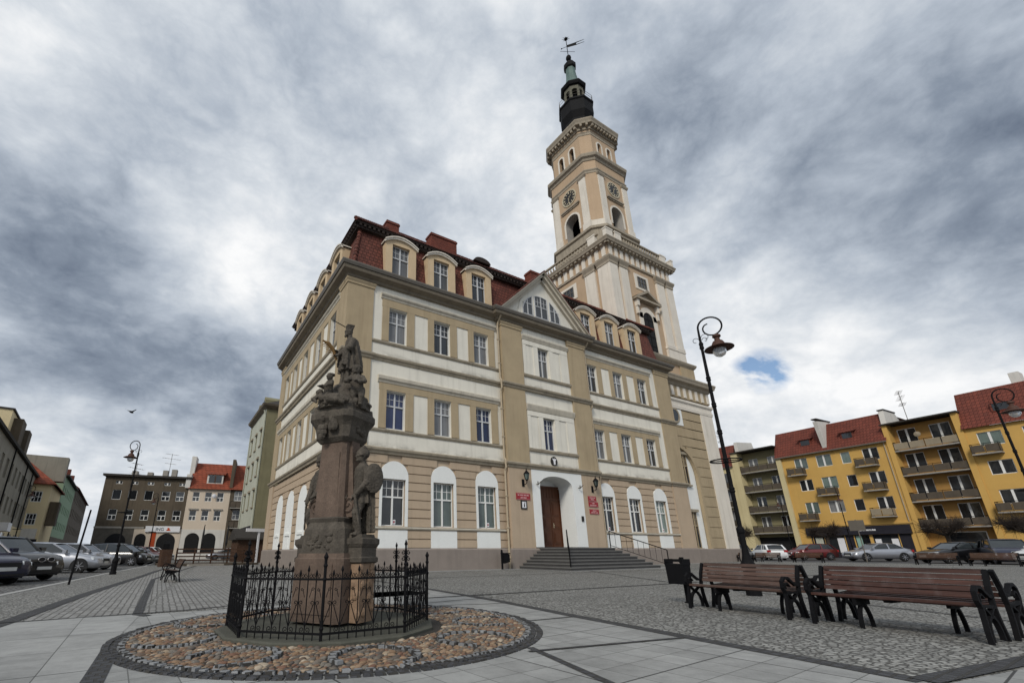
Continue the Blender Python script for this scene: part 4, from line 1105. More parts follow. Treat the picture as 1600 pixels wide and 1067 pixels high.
m = MB(); m.slab([(-2.4, -2.4), (2.4, -2.4), (2.4, 2.4), (-2.4, 2.4)], 37.6, 37.8); tb('bell_ceiling', 'void', m)
m = MB(); m.box(-1.2, 1.2, -1.2, 1.2, 33.9, 37.6); tb('dark_core', 'void', m)  # near-black block added so the inside of the arches reads as shade
m = MB(); ring(m, HC, [(0, 41.35), (.05, 41.38), (.05, 41.6), (.14, 41.75), (.14, 41.85), (0, 41.9)], CC); tb('architrave', 'tower_trim', m)
m = MB(); ring(m, HC, [(0, 43.1), (.08, 43.15), (.16, 43.4), (.36, 43.55), (.42, 43.8), (.42, 43.95), (-.4, 44.05)], CC); tb('clock_stage_cornice', 'tower_trim', m)
# upper stage
HB, CB = 3.05, .95
for q in range(4):
    rz = R(-90 * q); F = -HB; m = MB(); w0 = HB - CB
    ops = ((-1.15, -.5), (.5, 1.15)); zb, zs = 44.9, 46.45
    xs = [-w0, ops[0][0], ops[0][1], ops[1][0], ops[1][1], w0]
    for a, b in ((xs[0], xs[1]), (xs[2], xs[3]), (xs[4], xs[5])): m.wall(a, b, 43.9, 48.3, [], y=F)
    for a, b in ops:
        m.wall(a, b, 43.9, zb, [], y=F); m.wall(a, b, zs + .33, 48.3, [], y=F)
        at = arc((a + b) / 2, zs, (b - a) / 2, 0, 180, 10)
        for k in range(10):
            (xa, za), (xb, zb2) = at[k], at[k + 1]
            m.quad((xb, F, zb2), (xa, F, za), (xa, F, zs + .33), (xb, F, zs + .33)); m.quad((xa, F, za), (xb, F, zb2), (xb, F + .5, zb2), (xa, F + .5, za))
        for x in (a, b): m.quad((x, F, zb), (x, F + .5, zb), (x, F + .5, zs), (x, F, zs))
        m.quad((a, F, zb), (b, F, zb), (b, F + .5, zb), (a, F + .5, zb))
    m.quad((w0, F, 43.9), (HB, -w0, 43.9), (HB, -w0, 48.3), (w0, F, 48.3))
    side(m, 'upper_wall', 'tower_orange', rz)
    m = MB()
    for a, b in ops:
        c = (a + b) / 2; h_ = (b - a) / 2
        m.box(a - .2, a, F - .05, F, zb - .1, zs).box(b, b + .2, F - .05, F, zb - .1, zs)
        i_ = arc(c, zs, h_, 0, 180, 10); o = arc(c, zs, h_ + .2, 0, 180, 10)
        for k in range(10): m.prism([i_[k], o[k], o[k + 1], i_[k + 1]], F - .05, F)
    side(m, 'window_surround', 'tower_white', rz)
    for a, b in ops:
        m = MB(); m.prism([(a, zb), (b, zb)] + arc((a + b) / 2, zs, (b - a) / 2, 0, 180, 10), F + .42, F + .45); g = side(m, 'arched_window', 'pane_dark', rz)
        m = MB(); m.box((a + b) / 2 - .03, (a + b) / 2 + .03, F + .38, F + .42, zb, zs + .3); m.box(a, b, F + .385, F + .42, zs - .4, zs - .34); m.build('window_frame', 'zinc', g)
m = MB(); ring(m, HB, [(0, 47.5), (.05, 47.55), (.05, 47.8), (.12, 47.95), (0, 48.0)], CB); tb('architrave', 'tower_trim', m)
m = MB(); ring(m, HB, [(0, 48.3), (.14, 48.35), (.14, 48.85), (.55, 48.9), (.6, 49.15), (.7, 49.4), (.7, 49.55), (-.6, 49.7)], CB); tb('top_cornice', 'tower_trim', m)
pts = sq(HB + .2, CB); mme = MB().box(-.12, .12, -.3, .1, 0, .34).mesh('modillion', 'tower_trim')
for i in range(8):
    if i in (5, 6): continue                    # the far sides face away from the square
    p, q = Vector(pts[i]), Vector(pts[(i + 1) % 8]); n = max(2, int((q - p).length / .46)); t = (q - p).normalized(); nr = Vector((t.y, -t.x))
    for k in range(n): c = p + (q - p) * ((k + .5) / n); link('modillion', mme, TW, (c.x, c.y, 48.52), atan2(t.y, t.x))
# octagonal copper roof, gallery, lantern and spire
PH = pi / 8
m = MB(); m.lathe([(3.2, 49.68), (2.55, 50.6), (1.85, 52.2), (1.75, 53.0), (2.15, 53.9), (2.15, 55.6), (2.3, 55.75), (2.3, 55.95), (1.5, 56.0)], 8, phase=PH); tb('gallery_drum', 'copper_dark', m)
m = MB()
for k in range(8):
    a0, a1 = PH + k * pi / 4, PH + (k + 1) * pi / 4
    p, q = (2.2 * cos(a0), 2.2 * sin(a0), 0), (2.2 * cos(a1), 2.2 * sin(a1), 0)
    m.tube([(p[0], p[1], 55.9), (p[0], p[1], 56.95)], .03, 6)
    for z in (56.5, 56.95): m.tube([(p[0], p[1], z), (q[0], q[1], z)], .022, 6)
tb('gallery_railing', 'zinc', m)
m = MB(); m.lathe([(1.35, 55.95), (1.35, 56.35)], 8, phase=PH); tb('lantern_foot', 'copper_dark', m)
m = MB()
for k in range(8):
    a = PH + k * pi / 4; c, s_ = cos(a), sin(a)
    m.lathe([(.2, 56.3), (.17, 58.3)], 8, (1.22 * c, 1.22 * s_, 0))
tb('lantern_column', 'lantern_paint', m)
m = MB()
for k in range(8):
    a0, a1 = PH + k * pi / 4, PH + (k + 1) * pi / 4
    p, q = Vector((1.3 * cos(a0), 1.3 * sin(a0), 0)), Vector((1.3 * cos(a1), 1.3 * sin(a1), 0)); n = 8
    for j in range(n):
        u0, u1 = j / n, (j + 1) / n
        z0 = 58.0 + .55 * sin(pi * u0) ** .6; z1 = 58.0 + .55 * sin(pi * u1) ** .6
        a, b = p + (q - p) * u0, p + (q - p) * u1
        m.quad((a.x, a.y, z0), (b.x, b.y, z1), (b.x, b.y, 59.2), (a.x, a.y, 59.2))
        m.quad((a.x, a.y, z0), (a.x * .8, a.y * .8, z0), (b.x * .8, b.y * .8, z1), (b.x, b.y, z1))
tb('lantern_arcade', 'lantern_paint', m)
m = MB(); m.lathe([(.55, 56.2), (.55, 59.0)], 8, phase=PH); tb('lantern_core', 'copper_dark', m)
m = MB(); m.lathe([(1.3, 59.1), (1.55, 59.2), (1.72, 59.5), (1.72, 59.65), (1.4, 59.75)], 8, phase=PH); tb('lantern_cornice', 'copper_dark', m)
m = MB(); m.lathe([(1.45, 59.7), (1.1, 60.3), (.84, 61.1), (.70, 62.1), (.63, 63.3), (.63, 63.6)], 8, phase=PH); tb('spire', 'copper_green', m)
m = MB(); m.lathe([(.63, 63.5), (.82, 63.7), (.84, 64.3), (.6, 64.7), (.15, 65.1), (.08, 65.3)], 8, phase=PH); tb('spire_cap', 'copper_dark', m)
m = MB(); m.ball((0, 0, 65.85), (.36, .36, .5), 14, 10); m.lathe([(.06, 65.1), (.06, 65.5)], 8); tb('ball', 'iron_black', m)
m = MB(); m.tube([(0, 0, 66.2), (0, 0, 69.4)], .05, 6); m.tube([(-.9, .5, 67.2), (.9, -.5, 67.2)], .025, 5)
d = Vector((.75, -.66, 0)); 
def vp(u, z): return (d.x * u, d.y * u, z)
m.loft([[vp(.05, 68.0), vp(.05, 68.5)], [vp(1.3, 68.15), vp(1.3, 68.75)]], cap=False, closed=False)
m.loft([[vp(1.25, 68.55), vp(1.25, 68.75)], [vp(2.4, 68.95), vp(2.4, 69.02)]], cap=False, closed=False); m.loft([[vp(1.25, 68.15), vp(1.25, 68.32)], [vp(2.4, 68.48), vp(2.4, 68.55)]], cap=False, closed=False)
m.tube([vp(0, 68.2), vp(-.7, 67.98)], .03, 5); m.ball(vp(-.75, 67.96), .09, 8, 6)
tb('weather_vane', 'iron_black', m)
m = MB(); m.ball((0, 0, 69.75), .24, 8, 6)
for k in range(8):
    a = pi / 4 * k; m.loft([[(cos(a) * .2 * .8 - .07 * sin(a) * .8, -(cos(a) * .2) * .6, 69.75 + sin(a) * .2 + .07 * cos(a)), (cos(a) * .2 * .8 + .07 * sin(a) * .8, -(cos(a) * .2) * .6, 69.75 + sin(a) * .2 - .07 * cos(a)), (cos(a) * .16, -cos(a) * .1 - .05, 69.75 + sin(a) * .2)], [(cos(a) * .5, -cos(a) * .4, 69.75 + sin(a) * .6)] * 3], cap=False)
tb('star', 'iron_black', m)

# ------------------------------------------------------------------ paving
def sheet(name, poly, z, mt, label=None):
    m = MB(); m.add([(x, y, z) for x, y in poly], [tuple(range(len(poly)))]); o = m.build(name, mt); return struct(o, label)
sheet('ground', [(-1500, -1500), (1500, -1500), (1500, 1500), (-1500, 1500)], -.030, 'asphalt')
sheet('plaza', [(-11.5, -40), (38.6, -40), (38.6, 30), (-6.3, 42), (-7.6, 19), (-8.9, 6), (-9.34, .4), (-9.89, -5.7)], 0.0, 'sett_grey')
sheet('road', [(-24, -60), (-8.9, -60), (-4.0, 60), (-28, 60)], -.012, 'road_setts')
sheet('sett_path', [(-8.4, -11.75), (-6.95, -11.85), (-4.4, 18), (-5.6, 18), (-6.73, 8.5), (-7.28, 2.0), (-8.05, -6.9)], .004, 'sett_rows')
sheet('sett_field', [(-6.85, -11.75), (-1.1, -11.2), (-.6, 0.2), (-.35, 18), (-4.2, 18)], .004, 'sett_rows')
CX, CY, CR = -4.5, -14.75, 2.62
sheet('slab_paving', [(-14, -40), (3.5, -40), (-1.60, -19.45), (-1.15, -15.8), (-.72, -12.9), (-.42, -10.1), (-2.2, -10.1), (-3.0, -11.75), (-14, -12.0)], .004, 'slab')
sheet('slab_walk', [(-14, -40), (-7.25, -40), (-7.05, -14.7), (-6.85, -11.8), (-14, -12.0)], .008, 'slab_left')
sheet('slab_apron', [(-.42, -1.2), (10.6, -1.1), (10.6, -4.6), (18.4, -4.9), (21, -1.1), (29.3, -1.1), (29.3, -.1), (-.42, -.1)], .004, 'slab')
sheet('slab_corner', [(-1.5, -19.72), (3.5, -20.6), (30, -24), (30, -40), (3.5, -40)], .004, 'slab')
def band(pts, wd, z=.0085, mt='sett_dark'):
    m = MB(); P = [Vector(p) for p in pts]; L = offset_path(pts, wd / 2); Q = offset_path(pts, -wd / 2)
    vs = []
    for a, b in zip(L, Q): vs += [(a[0], a[1], z), (b[0], b[1], z)]
    m.add(vs, [(2 * i, 2 * i + 2, 2 * i + 3, 2 * i + 1) for i in range(len(P) - 1)])
    return struct(m.build('paving_band', mt))
band([(-7.25, -40), (-7.02, -14.6)], .16)
band([(-6.75, -12.1), (-6.9, -11.85), (-6.8, -.5), (-4.3, 18)], .14, .0125)
band([(-8.9, -16), (-8.5, -12.0), (-8.13, -6.9), (-7.28, 2.0), (-6.73, 8.5), (-5.6, 18)], .24, .0125)
band([(-.40, -9.0), (-.72, -12.9), (-1.15, -15.8), (-1.62, -19.6)], .20)
band([(-1.62, -19.6), (3.5, -20.4), (30, -24)], .18, .0125)
band([(-9.0, -11.95), (-6.2, -11.62), (-5.4, -11.3), (-3, -11.2)], .07, .0125)
band([(-2.2, -12.05), (6.4, -12.3), (16, -12.6)], .10, .0125)
band([(-3.3, -17.1), (-3.9, -19.2)], .08); band([(-3.45, -17.25), (-1.45, -17.62)], .05, .0125); band([(-2.1, -15.7), (-1.2, -15.75)], .04, .0125); band([(-2.3, -13.4), (-.85, -13.75)], .04, .0125); band([(-2.6, -12.95), (-.75, -12.75)], .04, .0125)
band([(-.40, -9.0), (0.0, 0), (.1, -.2)], .16)
band([(-.5, -5.6), (10, -5.8), (20, -6.3), (40, -8)], .09, .0125)
band([(3.0, -20.3), (6.8, -12.3), (11.5, -4.8)], .07, .0125)
m = MB(); sweep(m, [(-11.6, -40), (-9.89, -5.7), (-9.34, .4), (-8.9, 6), (-7.6, 19), (-6.0, 60)], [(.0, -.05), (.15, -.05), (.15, .012), (0, .016)]); struct(m.build('kerb', 'kerb'))

# round bed of cobbles with granite rim and scrolls
def annulus(name, r0, r1, z, mt, seg=96):
    m = MB(); vs = []; 
    for k in range(seg): a = 2 * pi * k / seg; vs += [(CX + r0 * cos(a), CY + r0 * sin(a), z), (CX + r1 * cos(a), CY + r1 * sin(a), z)]
    m.add(vs, [(2 * k, 2 * k + 1, (2 * k + 3) % (2 * seg), (2 * k + 2) % (2 * seg)) for k in range(seg)]); return struct(m.build(name, mt))
m = MB(); m.add([(CX + 2.5 * cos(2 * pi * k / 96), CY + 2.5 * sin(2 * pi * k / 96), .010) for k in range(96)], [tuple(range(96))]); struct(m.build('bed_ground', 'soil'))
rr = random.Random(5)


def settring(pts_fn, n, w_, l_, z, jitter=.012, mb=None):
    for k in range(n):
        x, y, a = pts_fn(k); a += rr.uniform(-.06, .06)
        c, s_ = cos(a), sin(a); lw, ll = w_ * rr.uniform(.86, .97) / 2, l_ * rr.uniform(.84, .95) / 2; zz_ = z + rr.uniform(-.006, .006)
        base = [(-ll, -lw), (ll, -lw), (ll, lw), (-ll, lw)]
        vs = [(x + u * c - v * s_, y + u * s_ + v * c, 0.0) for u, v in base] + [(x + (u * c - v * s_) * .86, y + (u * s_ + v * c) * .86, zz_) for u, v in base]
        mb.add(vs, [(4, 5, 6, 7), (0, 1, 5, 4), (1, 2, 6, 5), (2, 3, 7, 6), (3, 0, 4, 7)])
rim = MB()
for row in range(2):
    r = CR - .04 - row * .078; n = int(2 * pi * r / .10)
    settring(lambda k: (CX + r * cos(2 * pi * (k + .5 * row) / n), CY + r * sin(2 * pi * (k + .5 * row) / n), 2 * pi * (k + .5 * row) / n + pi / 2), n, .080, .100, .018, mb=rim)
struct(rim.build('granite_rim', 'sett_dark'))
ringm = MB(); r = CR - .18; n = int(2 * pi * r / .10)
settring(lambda k: (CX + r * cos(2 * pi * k / n), CY + r * sin(2 * pi * k / n), 2 * pi * k / n + pi / 2), n, .08, .09, .03, mb=ringm)
SCR = []
for k in range(9):
    a = 2 * pi * k / 9 + .35; c = (CX + 1.95 * cos(a), CY + 1.95 * sin(a)); SCR.append((c, .42, a))
    n = 19
    for j in range(n):
        t = a + pi * .15 + (1.55 * pi) * j / n
        settring(lambda q: (c[0] + .40 * cos(t), c[1] + .40 * sin(t), t + pi / 2), 1, .085, .10, .036, mb=ringm)
struct(ringm.build('granite_scroll', 'sett_kerbgrey'))
peb = MB(); peb.smooth = True
cells = {}
def far(x, y, d):
    gx, gy = int(x // .12), int(y // .12)
    for i in range(gx - 1, gx + 2):
        for j in range(gy - 1, gy + 2):
            for (px, py, pr_) in cells.get((i, j), ()):
                if (px - x) ** 2 + (py - y) ** 2 < ((d + pr_) * .80) ** 2: return False
    return True
cnt = 0
for tries in range(120000):
    a = rr.uniform(0, 2 * pi); rad = sqrt(rr.uniform(1.36 ** 2, 2.40 ** 2)); x, y = CX + rad * cos(a), CY + rad * sin(a)
    s_ = rr.choice((.021, .025, .029, .034, .040))
    skip = False
    for (c, r_, a_) in SCR:
        dd = sqrt((x - c[0]) ** 2 + (y - c[1]) ** 2)
        if abs(dd - .40) < .05 + s_ * .62:
            t = (atan2(y - c[1], x - c[0]) - (a_ + pi * .15)) % (2 * pi)
            if t < 1.55 * pi: skip = True; break
    if skip or not far(x, y, s_): continue
    cells.setdefault((int(x // .12), int(y // .12)), []).append((x, y, s_)); cnt += 1
    th = rr.uniform(-.5, .5) + R(20)
    rot = Matrix.Rotation(th, 3, 'Z') @ Matrix.Rotation(rr.uniform(-.25, .25), 3, 'X') @ Matrix.Rotation(rr.uniform(-.25, .25), 3, 'Y')
    peb.ball((x, y, .008 + s_ * .05), (s_ * rr.uniform(1.1, 1.6), s_ * rr.uniform(.72, .95), s_ * rr.uniform(.45, .65)), 8, 6, rot)
    if cnt > 6000: break
po = peb.build('cobbles', 'pebble'); tag(po, 'bed of rounded brown and grey cobbles ringing the monument', 'cobbles', kind='stuff')

# ------------------------------------------------------------------ monument
MA = R(-58)                   # the inscription faces the left of the picture
MX, MY = CX - .15, CY + .05
def poly_r(rs, n, ph=0): return [(rs * cos(2 * pi * i / n + ph), rs * sin(2 * pi * i / n + ph)) for i in range(n)]
MO = thing('monument_pedestal', 'tall weathered baroque stone pedestal with projecting cornice inside the iron fence', 'pedestal', (MX, MY, 0), MA)
m = MB(); m.lathe([(1.40, -.02), (1.40, .04), (1.37, .055), (0.0, .07)], 12, phase=pi / 12); m.build('kerb_base', 'mossy', MO)
def plan(wx, wy, ch): return [(-wx, -wy + ch), (-wx + ch, -wy), (wx - ch, -wy), (wx, -wy + ch), (wx, wy - ch), (wx - ch, wy), (-wx + ch, wy), (-wx, wy - ch)]
def tiers(m, spec):
    m.loft([[(x, y, z) for x, y in plan(wx, wy, ch)] for wx, wy, ch, z in spec])
m = MB(); tiers(m, [(.42, .38, .07, .10), (.42, .38, .07, .86), (.40, .36, .07, .875), (.39, .35, .07, .93)])
m.box(-.30, .30, -.395, -.37, .2, .8); m.build('socle', 'stone_brown', MO)
m = MB(); tiers(m, [(.375, .33, .07, .93), (.35, .31, .07, 1.24), (.30, .27, .06, 1.33), (.31, .28, .06, 1.355), (.32, .29, .06, 1.38), (.29, .26, .06, 1.40)])
rl = random.Random(4)
for k in range(16):
    x, z = rl.uniform(-.20, .20), rl.uniform(.98, 1.20); m.ball((x, -.325, z), (rl.uniform(.02, .06), .022, rl.uniform(.02, .05)), 6, 5)
m.build('dado', 'stone_dark', MO)
m = MB(); tiers(m, [(.262, .235, .055, 1.40), (.235, .21, .05, 2.50)])
m.box(-.17, .17, -.232, -.2, 1.48, 2.30); m.build('shaft', 'stone_brown', MO)
m = MB()
for sx in (-1, 1):       # volute wings at the sides of the shaft
    pts = []
    for k in range(22): t = k / 21 * 3.1 * pi; r_ = .115 - .10 * k / 21; pts.append((sx * (.30 + r_ * cos(t) * 1), .0, 1.55 + r_ * sin(t) * 1.1))
    for yy in (-.12, .12): m.tube([(x, yy, z) for x, _, z in pts], .022, 6)
    m.box(sx * .22, sx * .40, -.12, .12, 1.40, 1.63); m.loft([[(sx * .22, -.11, 1.63), (sx * .36, -.11, 1.63), (sx * .36, .11, 1.63), (sx * .22, .11, 1.63)], [(sx * .2, -.09, 2.48), (sx * .27, -.09, 2.48), (sx * .27, .09, 2.48), (sx * .2, .09, 2.48)]])
m.build('volute', 'stone_brown', MO)
m = MB(); tiers(m, [(.25, .23, .05, 2.46), (.30, .28, .06, 2.52), (.31, .28, .07, 2.56), (.33, .30, .08, 2.68), (.36, .33, .09, 2.74), (.40, .37, .10, 2.80), (.40, .37, .10, 2.88), (.37, .34, .09, 2.92), (.36, .34, .09, 3.0)])
for k in range(26):
    a = rl.uniform(0, 2 * pi); m.ball((.32 * cos(a), .30 * sin(a), rl.uniform(2.58, 2.72)), (.05, .05, .045), 6, 5)
for k in range(14):      # cartouche carved at the front
    m.ball((rl.uniform(-.13, .13), -.34, rl.uniform(2.52, 2.86)), (.06, .05, .06), 6, 5)
m.build('capital', 'stone_dark', MO)
for sx in (-1, 1):
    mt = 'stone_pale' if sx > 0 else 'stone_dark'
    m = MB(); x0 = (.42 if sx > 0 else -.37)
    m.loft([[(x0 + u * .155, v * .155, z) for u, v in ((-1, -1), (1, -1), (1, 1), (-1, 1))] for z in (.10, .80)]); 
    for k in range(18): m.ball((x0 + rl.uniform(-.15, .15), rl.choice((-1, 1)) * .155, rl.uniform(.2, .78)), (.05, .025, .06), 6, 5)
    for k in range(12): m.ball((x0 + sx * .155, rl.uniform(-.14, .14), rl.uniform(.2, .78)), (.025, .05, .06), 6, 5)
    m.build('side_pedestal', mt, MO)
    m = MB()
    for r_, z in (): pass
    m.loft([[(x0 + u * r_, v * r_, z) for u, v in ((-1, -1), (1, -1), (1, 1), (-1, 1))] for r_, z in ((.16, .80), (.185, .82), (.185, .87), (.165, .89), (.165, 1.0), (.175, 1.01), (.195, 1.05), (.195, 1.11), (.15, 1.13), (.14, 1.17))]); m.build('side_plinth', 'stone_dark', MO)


def sculpt(o, vox=.014, rough=.010, sm=1):
    a = o.modifiers.new('remesh', 'REMESH'); a.mode = 'VOXEL'; a.voxel_size = vox * .72; a.use_smooth_shade = True
    b = o.modifiers.new('smooth', 'SMOOTH'); b.iterations = sm; b.factor = .3
    t = bpy.data.textures.get('chisel') or bpy.data.textures.new('chisel', 'CLOUDS'); t.noise_scale = .022; t.noise_depth = 4
    c = o.modifiers.new('chisel', 'DISPLACE'); c.texture = t; c.strength = rough * 2.6; c.mid_level = .5; c.texture_coords = 'LOCAL'
    return o


def limb(m, pts, rs):
    m.tube(pts, rs, 10)
    for p, r in zip(pts, rs): m.ball(p, r, 10, 7)


def drape(m, cx, cy, prof, folds=9, amp=.12, ph=0.0, n=54):
    """robe: stacked rings whose outline is folded"""
    rings = []
    for k, (z, rx, ry, ox, oy, fa) in enumerate(prof):
        ring_ = []
        for i in range(n):
            t = 2 * pi * i / n; f = 1 + 1.5 * amp * fa * (sin(folds * t + ph + k * .22) * .6 + .4 * sin(folds * 1.7 * t + 1.3 * ph))
            ring_.append((cx + ox + rx * f * cos(t), cy + oy + ry * f * sin(t), z))
        rings.append(ring_)
    m.loft(rings)


def head(m, c, r, facing=(0, -1)):
    fx, fy = facing; L = sqrt(fx * fx + fy * fy); fx /= L; fy /= L
    c = Vector(c); f = Vector((fx, fy, 0)); s = Vector((-fy, fx, 0))
    m.ball(c, (r * .82, r * .82, r * 1.05), 14, 10); m.ball(c + f * r * .25 + Vector((0, 0, -r * .35)), (r * .62, r * .62, r * .72), 12, 8)
    m.ball(c + f * r * .95 + Vector((0, 0, -r * .18)), (r * .15, r * .15, r * .26), 8, 6)        # nose
    m.ball(c + f * r * .78 + Vector((0, 0, -r * .72)), (r * .25, r * .25, r * .16), 8, 6)        # chin
    for q in (-1, 1): m.ball(c + s * q * r * .82 + Vector((0, 0, -r * .12)), (r * .14, r * .14, r * .24), 8, 6)   # ears
    m.ball(c + f * r * .72 + Vector((0, 0, r * .10)), (r * .42, r * .42, r * .13), 8, 6)         # brow


def hand(m, wrist, d, r=.022):
    w_ = Vector(wrist); d = Vector(d).normalized(); s = d.cross(Vector((0, 0, 1)))
    if s.length < .1: s = Vector((1, 0, 0))
    s.normalize(); u = s.cross(d)
    m.ball(w_ + d * .03, (.026, .026, .026), 8, 6)
    for k in range(4):
        b = w_ + d * .045 + s * (.011 * (k - 1.5)); m.tube([b, b + d * .03 - u * .004, b + d * (.045 + .006 * (1.5 - abs(k - 1.5))) - u * .02], [.0075, .007, .005], 6)
    b = w_ + d * .02 + s * .026; m.tube([b, b + d * .02 + s * .014, b + d * .036 + s * .010 - u * .01], [.008, .007, .005], 6)


# saint on top: cassock, rochet, cape, biretta, palm and crucifix; faces along local -y
STZ = 3.34
SA = thing('saint_statue', 'dark stone statue of a standing priest in robes and biretta on top of the monument', 'statue', (MX + .04, MY, STZ), MA - R(35))
m = MB()
drape(m, 0, 0, [(-.06, .15, .15, 0, .02, .9), (.05, .155, .15, 0, .02, 1), (.2, .135, .125, 0, .015, 1), (.34, .13, .12, 0, .01, 1)], 9, .16)
drape(m, 0, 0, [(.30, .185, .165, 0, .01, 1.1), (.36, .18, .16, 0, .01, 1.1), (.5, .15, .135, 0, .0, .9), (.62, .125, .11, 0, 0, .6), (.70, .12, .10, 0, 0, .4)], 11, .14, 1.0)
drape(m, 0, .03, [(.30, .17, .09, 0, .085, 1.0), (.45, .18, .10, 0, .065, .9), (.60, .175, .11, 0, .03, .7), (.74, .165, .115, 0, 0, .45), (.84, .135, .10, 0, -.01, .3), (.90, .07, .065, 0, -.015, .1)], 8, .12, .4)
limb(m, [(0, -.01, .86), (0, -.025, .95)], [.05, .042])
head(m, (0, -.035, 1.01), .072)
m.lathe([(.068, 1.045), (.072, 1.07), (.088, 1.125), (.0, 1.13)], 4, (0, -.025, 0), phase=pi / 4); m.tube([(-.03, -.07, .95), (0, -.10, .92), (.03, -.07, .95)], .02, 6)
limb(m, [(-.14, .0, .80), (-.19, -.05, .65), (-.08, -.17, .63)], [.055, .055, .036]); limb(m, [(.14, 0, .80), (.18, -.06, .66), (.06, -.18, .56)], [.055, .055, .036])
hand(m, (-.06, -.185, .635), (.6, -.6, .25)); hand(m, (.04, -.195, .555), (-.6, -.5, .1))
drape(m, -.17, -.09, [(.44, .035, .07, 0, .0, 1), (.6, .04, .06, 0, 0, .6), (.66, .035, .05, 0, 0, .3)], 5, .2); drape(m, .14, -.10, [(.36, .035, .07, 0, .0, 1), (.52, .04, .06, 0, 0, .6), (.60, .035, .05, 0, 0, .3)], 5, .2)
sculpt(m.build('body', 'stone_dark', SA), .012, .008)
m = MB(); m.tube([(-.05, -.20, .50), (-.02, -.27, .66), (0, -.36, .74), (.02, -.46, .76)], [.018, .03, .034, .008], 8)
for k in range(9):
    t = k / 9; c = Vector((-.03 + .04 * t, -.22 - .2 * t, .58 + .17 * t)); m.tube([c, c + Vector((.03, -.05, .055 - .02 * t))], [.012, .003], 5); m.tube([c, c + Vector((-.02, -.06, -.035))], [.012, .003], 5)
m.build('palm_frond', 'gold_leaf', SA)
m = MB(); m.tube([(-.02, -.10, 1.10), (-.02, -.30, 1.17)], [.008, .006], 6); m.build('halo_rod', 'iron_black', SA)

# reclining figures and cherubs on the cornice
GR = thing('cherub_group', 'carved stone group of cherubs and clouds around the priest statue', 'statue', (MX, MY, 2.98), MA)
m = MB()
for k in range(110):
    a = rl.uniform(0, 2 * pi); r_ = rl.uniform(.05, .38); h_ = max(0, .55 * (1 - r_ / .46)); m.ball((r_ * cos(a), r_ * .92 * sin(a), rl.uniform(0, h_)), (rl.uniform(.05, .09), rl.uniform(.05, .09), rl.uniform(.04, .07)), 8, 6)
m.lathe([(.42, -.02), (.37, .12), (.24, .32), (.16, .42)], 12)
limb(m, [(-.10, -.36, .14), (.05, -.38, .10), (.20, -.40, .09), (.33, -.34, .05)], [.075, .085, .06, .035]); limb(m, [(.05, -.40, .10), (.22, -.44, .04), (.30, -.40, .0)], [.07, .05, .03]); m.ball((-.20, -.34, .24), .06, 10, 8)
limb(m, [(-.14, -.36, .18), (-.24, -.42, .12), (-.15, -.46, .06)], [.04, .035, .025])
sculpt(m.build('cloud_base', 'stone_dark', GR), .016, .012)


def cherub(name, loc, rz, label, lean=0.0, wings=True, mt='stone_dark', sc=1.0):
    t = thing(name, label, 'statue', loc, rz); m = MB()
    limb(m, [(-.05, 0, .0), (-.055, -.02, .12), (-.045, 0, .22)], [.030, .040, .055]); limb(m, [(.05, -.05, .0), (.06, -.07, .11), (.045, -.01, .22)], [.030, .040, .055])
    m.ball((-.05, -.03, .0), (.028, .05, .02), 8, 6); m.ball((.05, -.08, .0), (.028, .05, .02), 8, 6)
    limb(m, [(0, 0, .22), (lean * .3, -.01, .31), (lean * .6, 0, .38)], [.078, .08, .07])
    limb(m, [(lean * .6 - .07, 0, .40), (lean - .12, -.06, .33), (lean - .07, -.13, .30)], [.036, .034, .024]); limb(m, [(lean * .6 + .07, 0, .40), (lean + .12, -.05, .33), (lean + .05, -.13, .29)], [.036, .034, .024])
    hand(m, (lean - .06, -.14, .30), (.3, -1, 0)); hand(m, (lean + .04, -.14, .29), (-.4, -1, 0))
    head(m, (lean, -.02, .50), .066)
    for k in range(10): a = 2 * pi * k / 10; m.ball((lean + .05 * cos(a), .0 + .05 * sin(a), .54), .024, 6, 5)
    if wings:
        for sx in (-1, 1): m.loft([[(lean * .6 + sx * .03, .06, .30), (lean * .6 + sx * .03, .09, .30), (lean * .6 + sx * .03, .09, .42), (lean * .6 + sx * .03, .06, .42)], [(lean + sx * .16, .12, .32), (lean + sx * .16, .14, .32), (lean + sx * .18, .14, .50), (lean + sx * .18, .12, .50)], [(lean + sx * .22, .13, .44), (lean + sx * .22, .14, .44), (lean + sx * .22, .14, .54), (lean + sx * .22, .13, .54)]])
    sculpt(m.build('body', mt, t), .011, .005, 2); t.scale = (sc, sc, sc)
    return t


ca, sa_ = cos(MA), sin(MA)
def mw(u, v, z): return (MX + u * ca - v * sa_, MY + u * sa_ + v * ca, z)
cherub('cherub_statue', mw(.34, -.12, 2.99), MA + R(30), 'small stone cherub standing on the monument cornice, right of the priest', -.03, False, sc=1.15)
cherub('cherub_statue', mw(-.02, -.36, 3.0), MA - R(20), 'stone cherub leaning at the front of the carved clouds, below the priest', .06, False, sc=.85)
cherub('cherub_statue', mw(-.34, .05, 2.99), MA - R(60), 'stone cherub at the far left end of the monument cornice', .03, False, sc=.8)


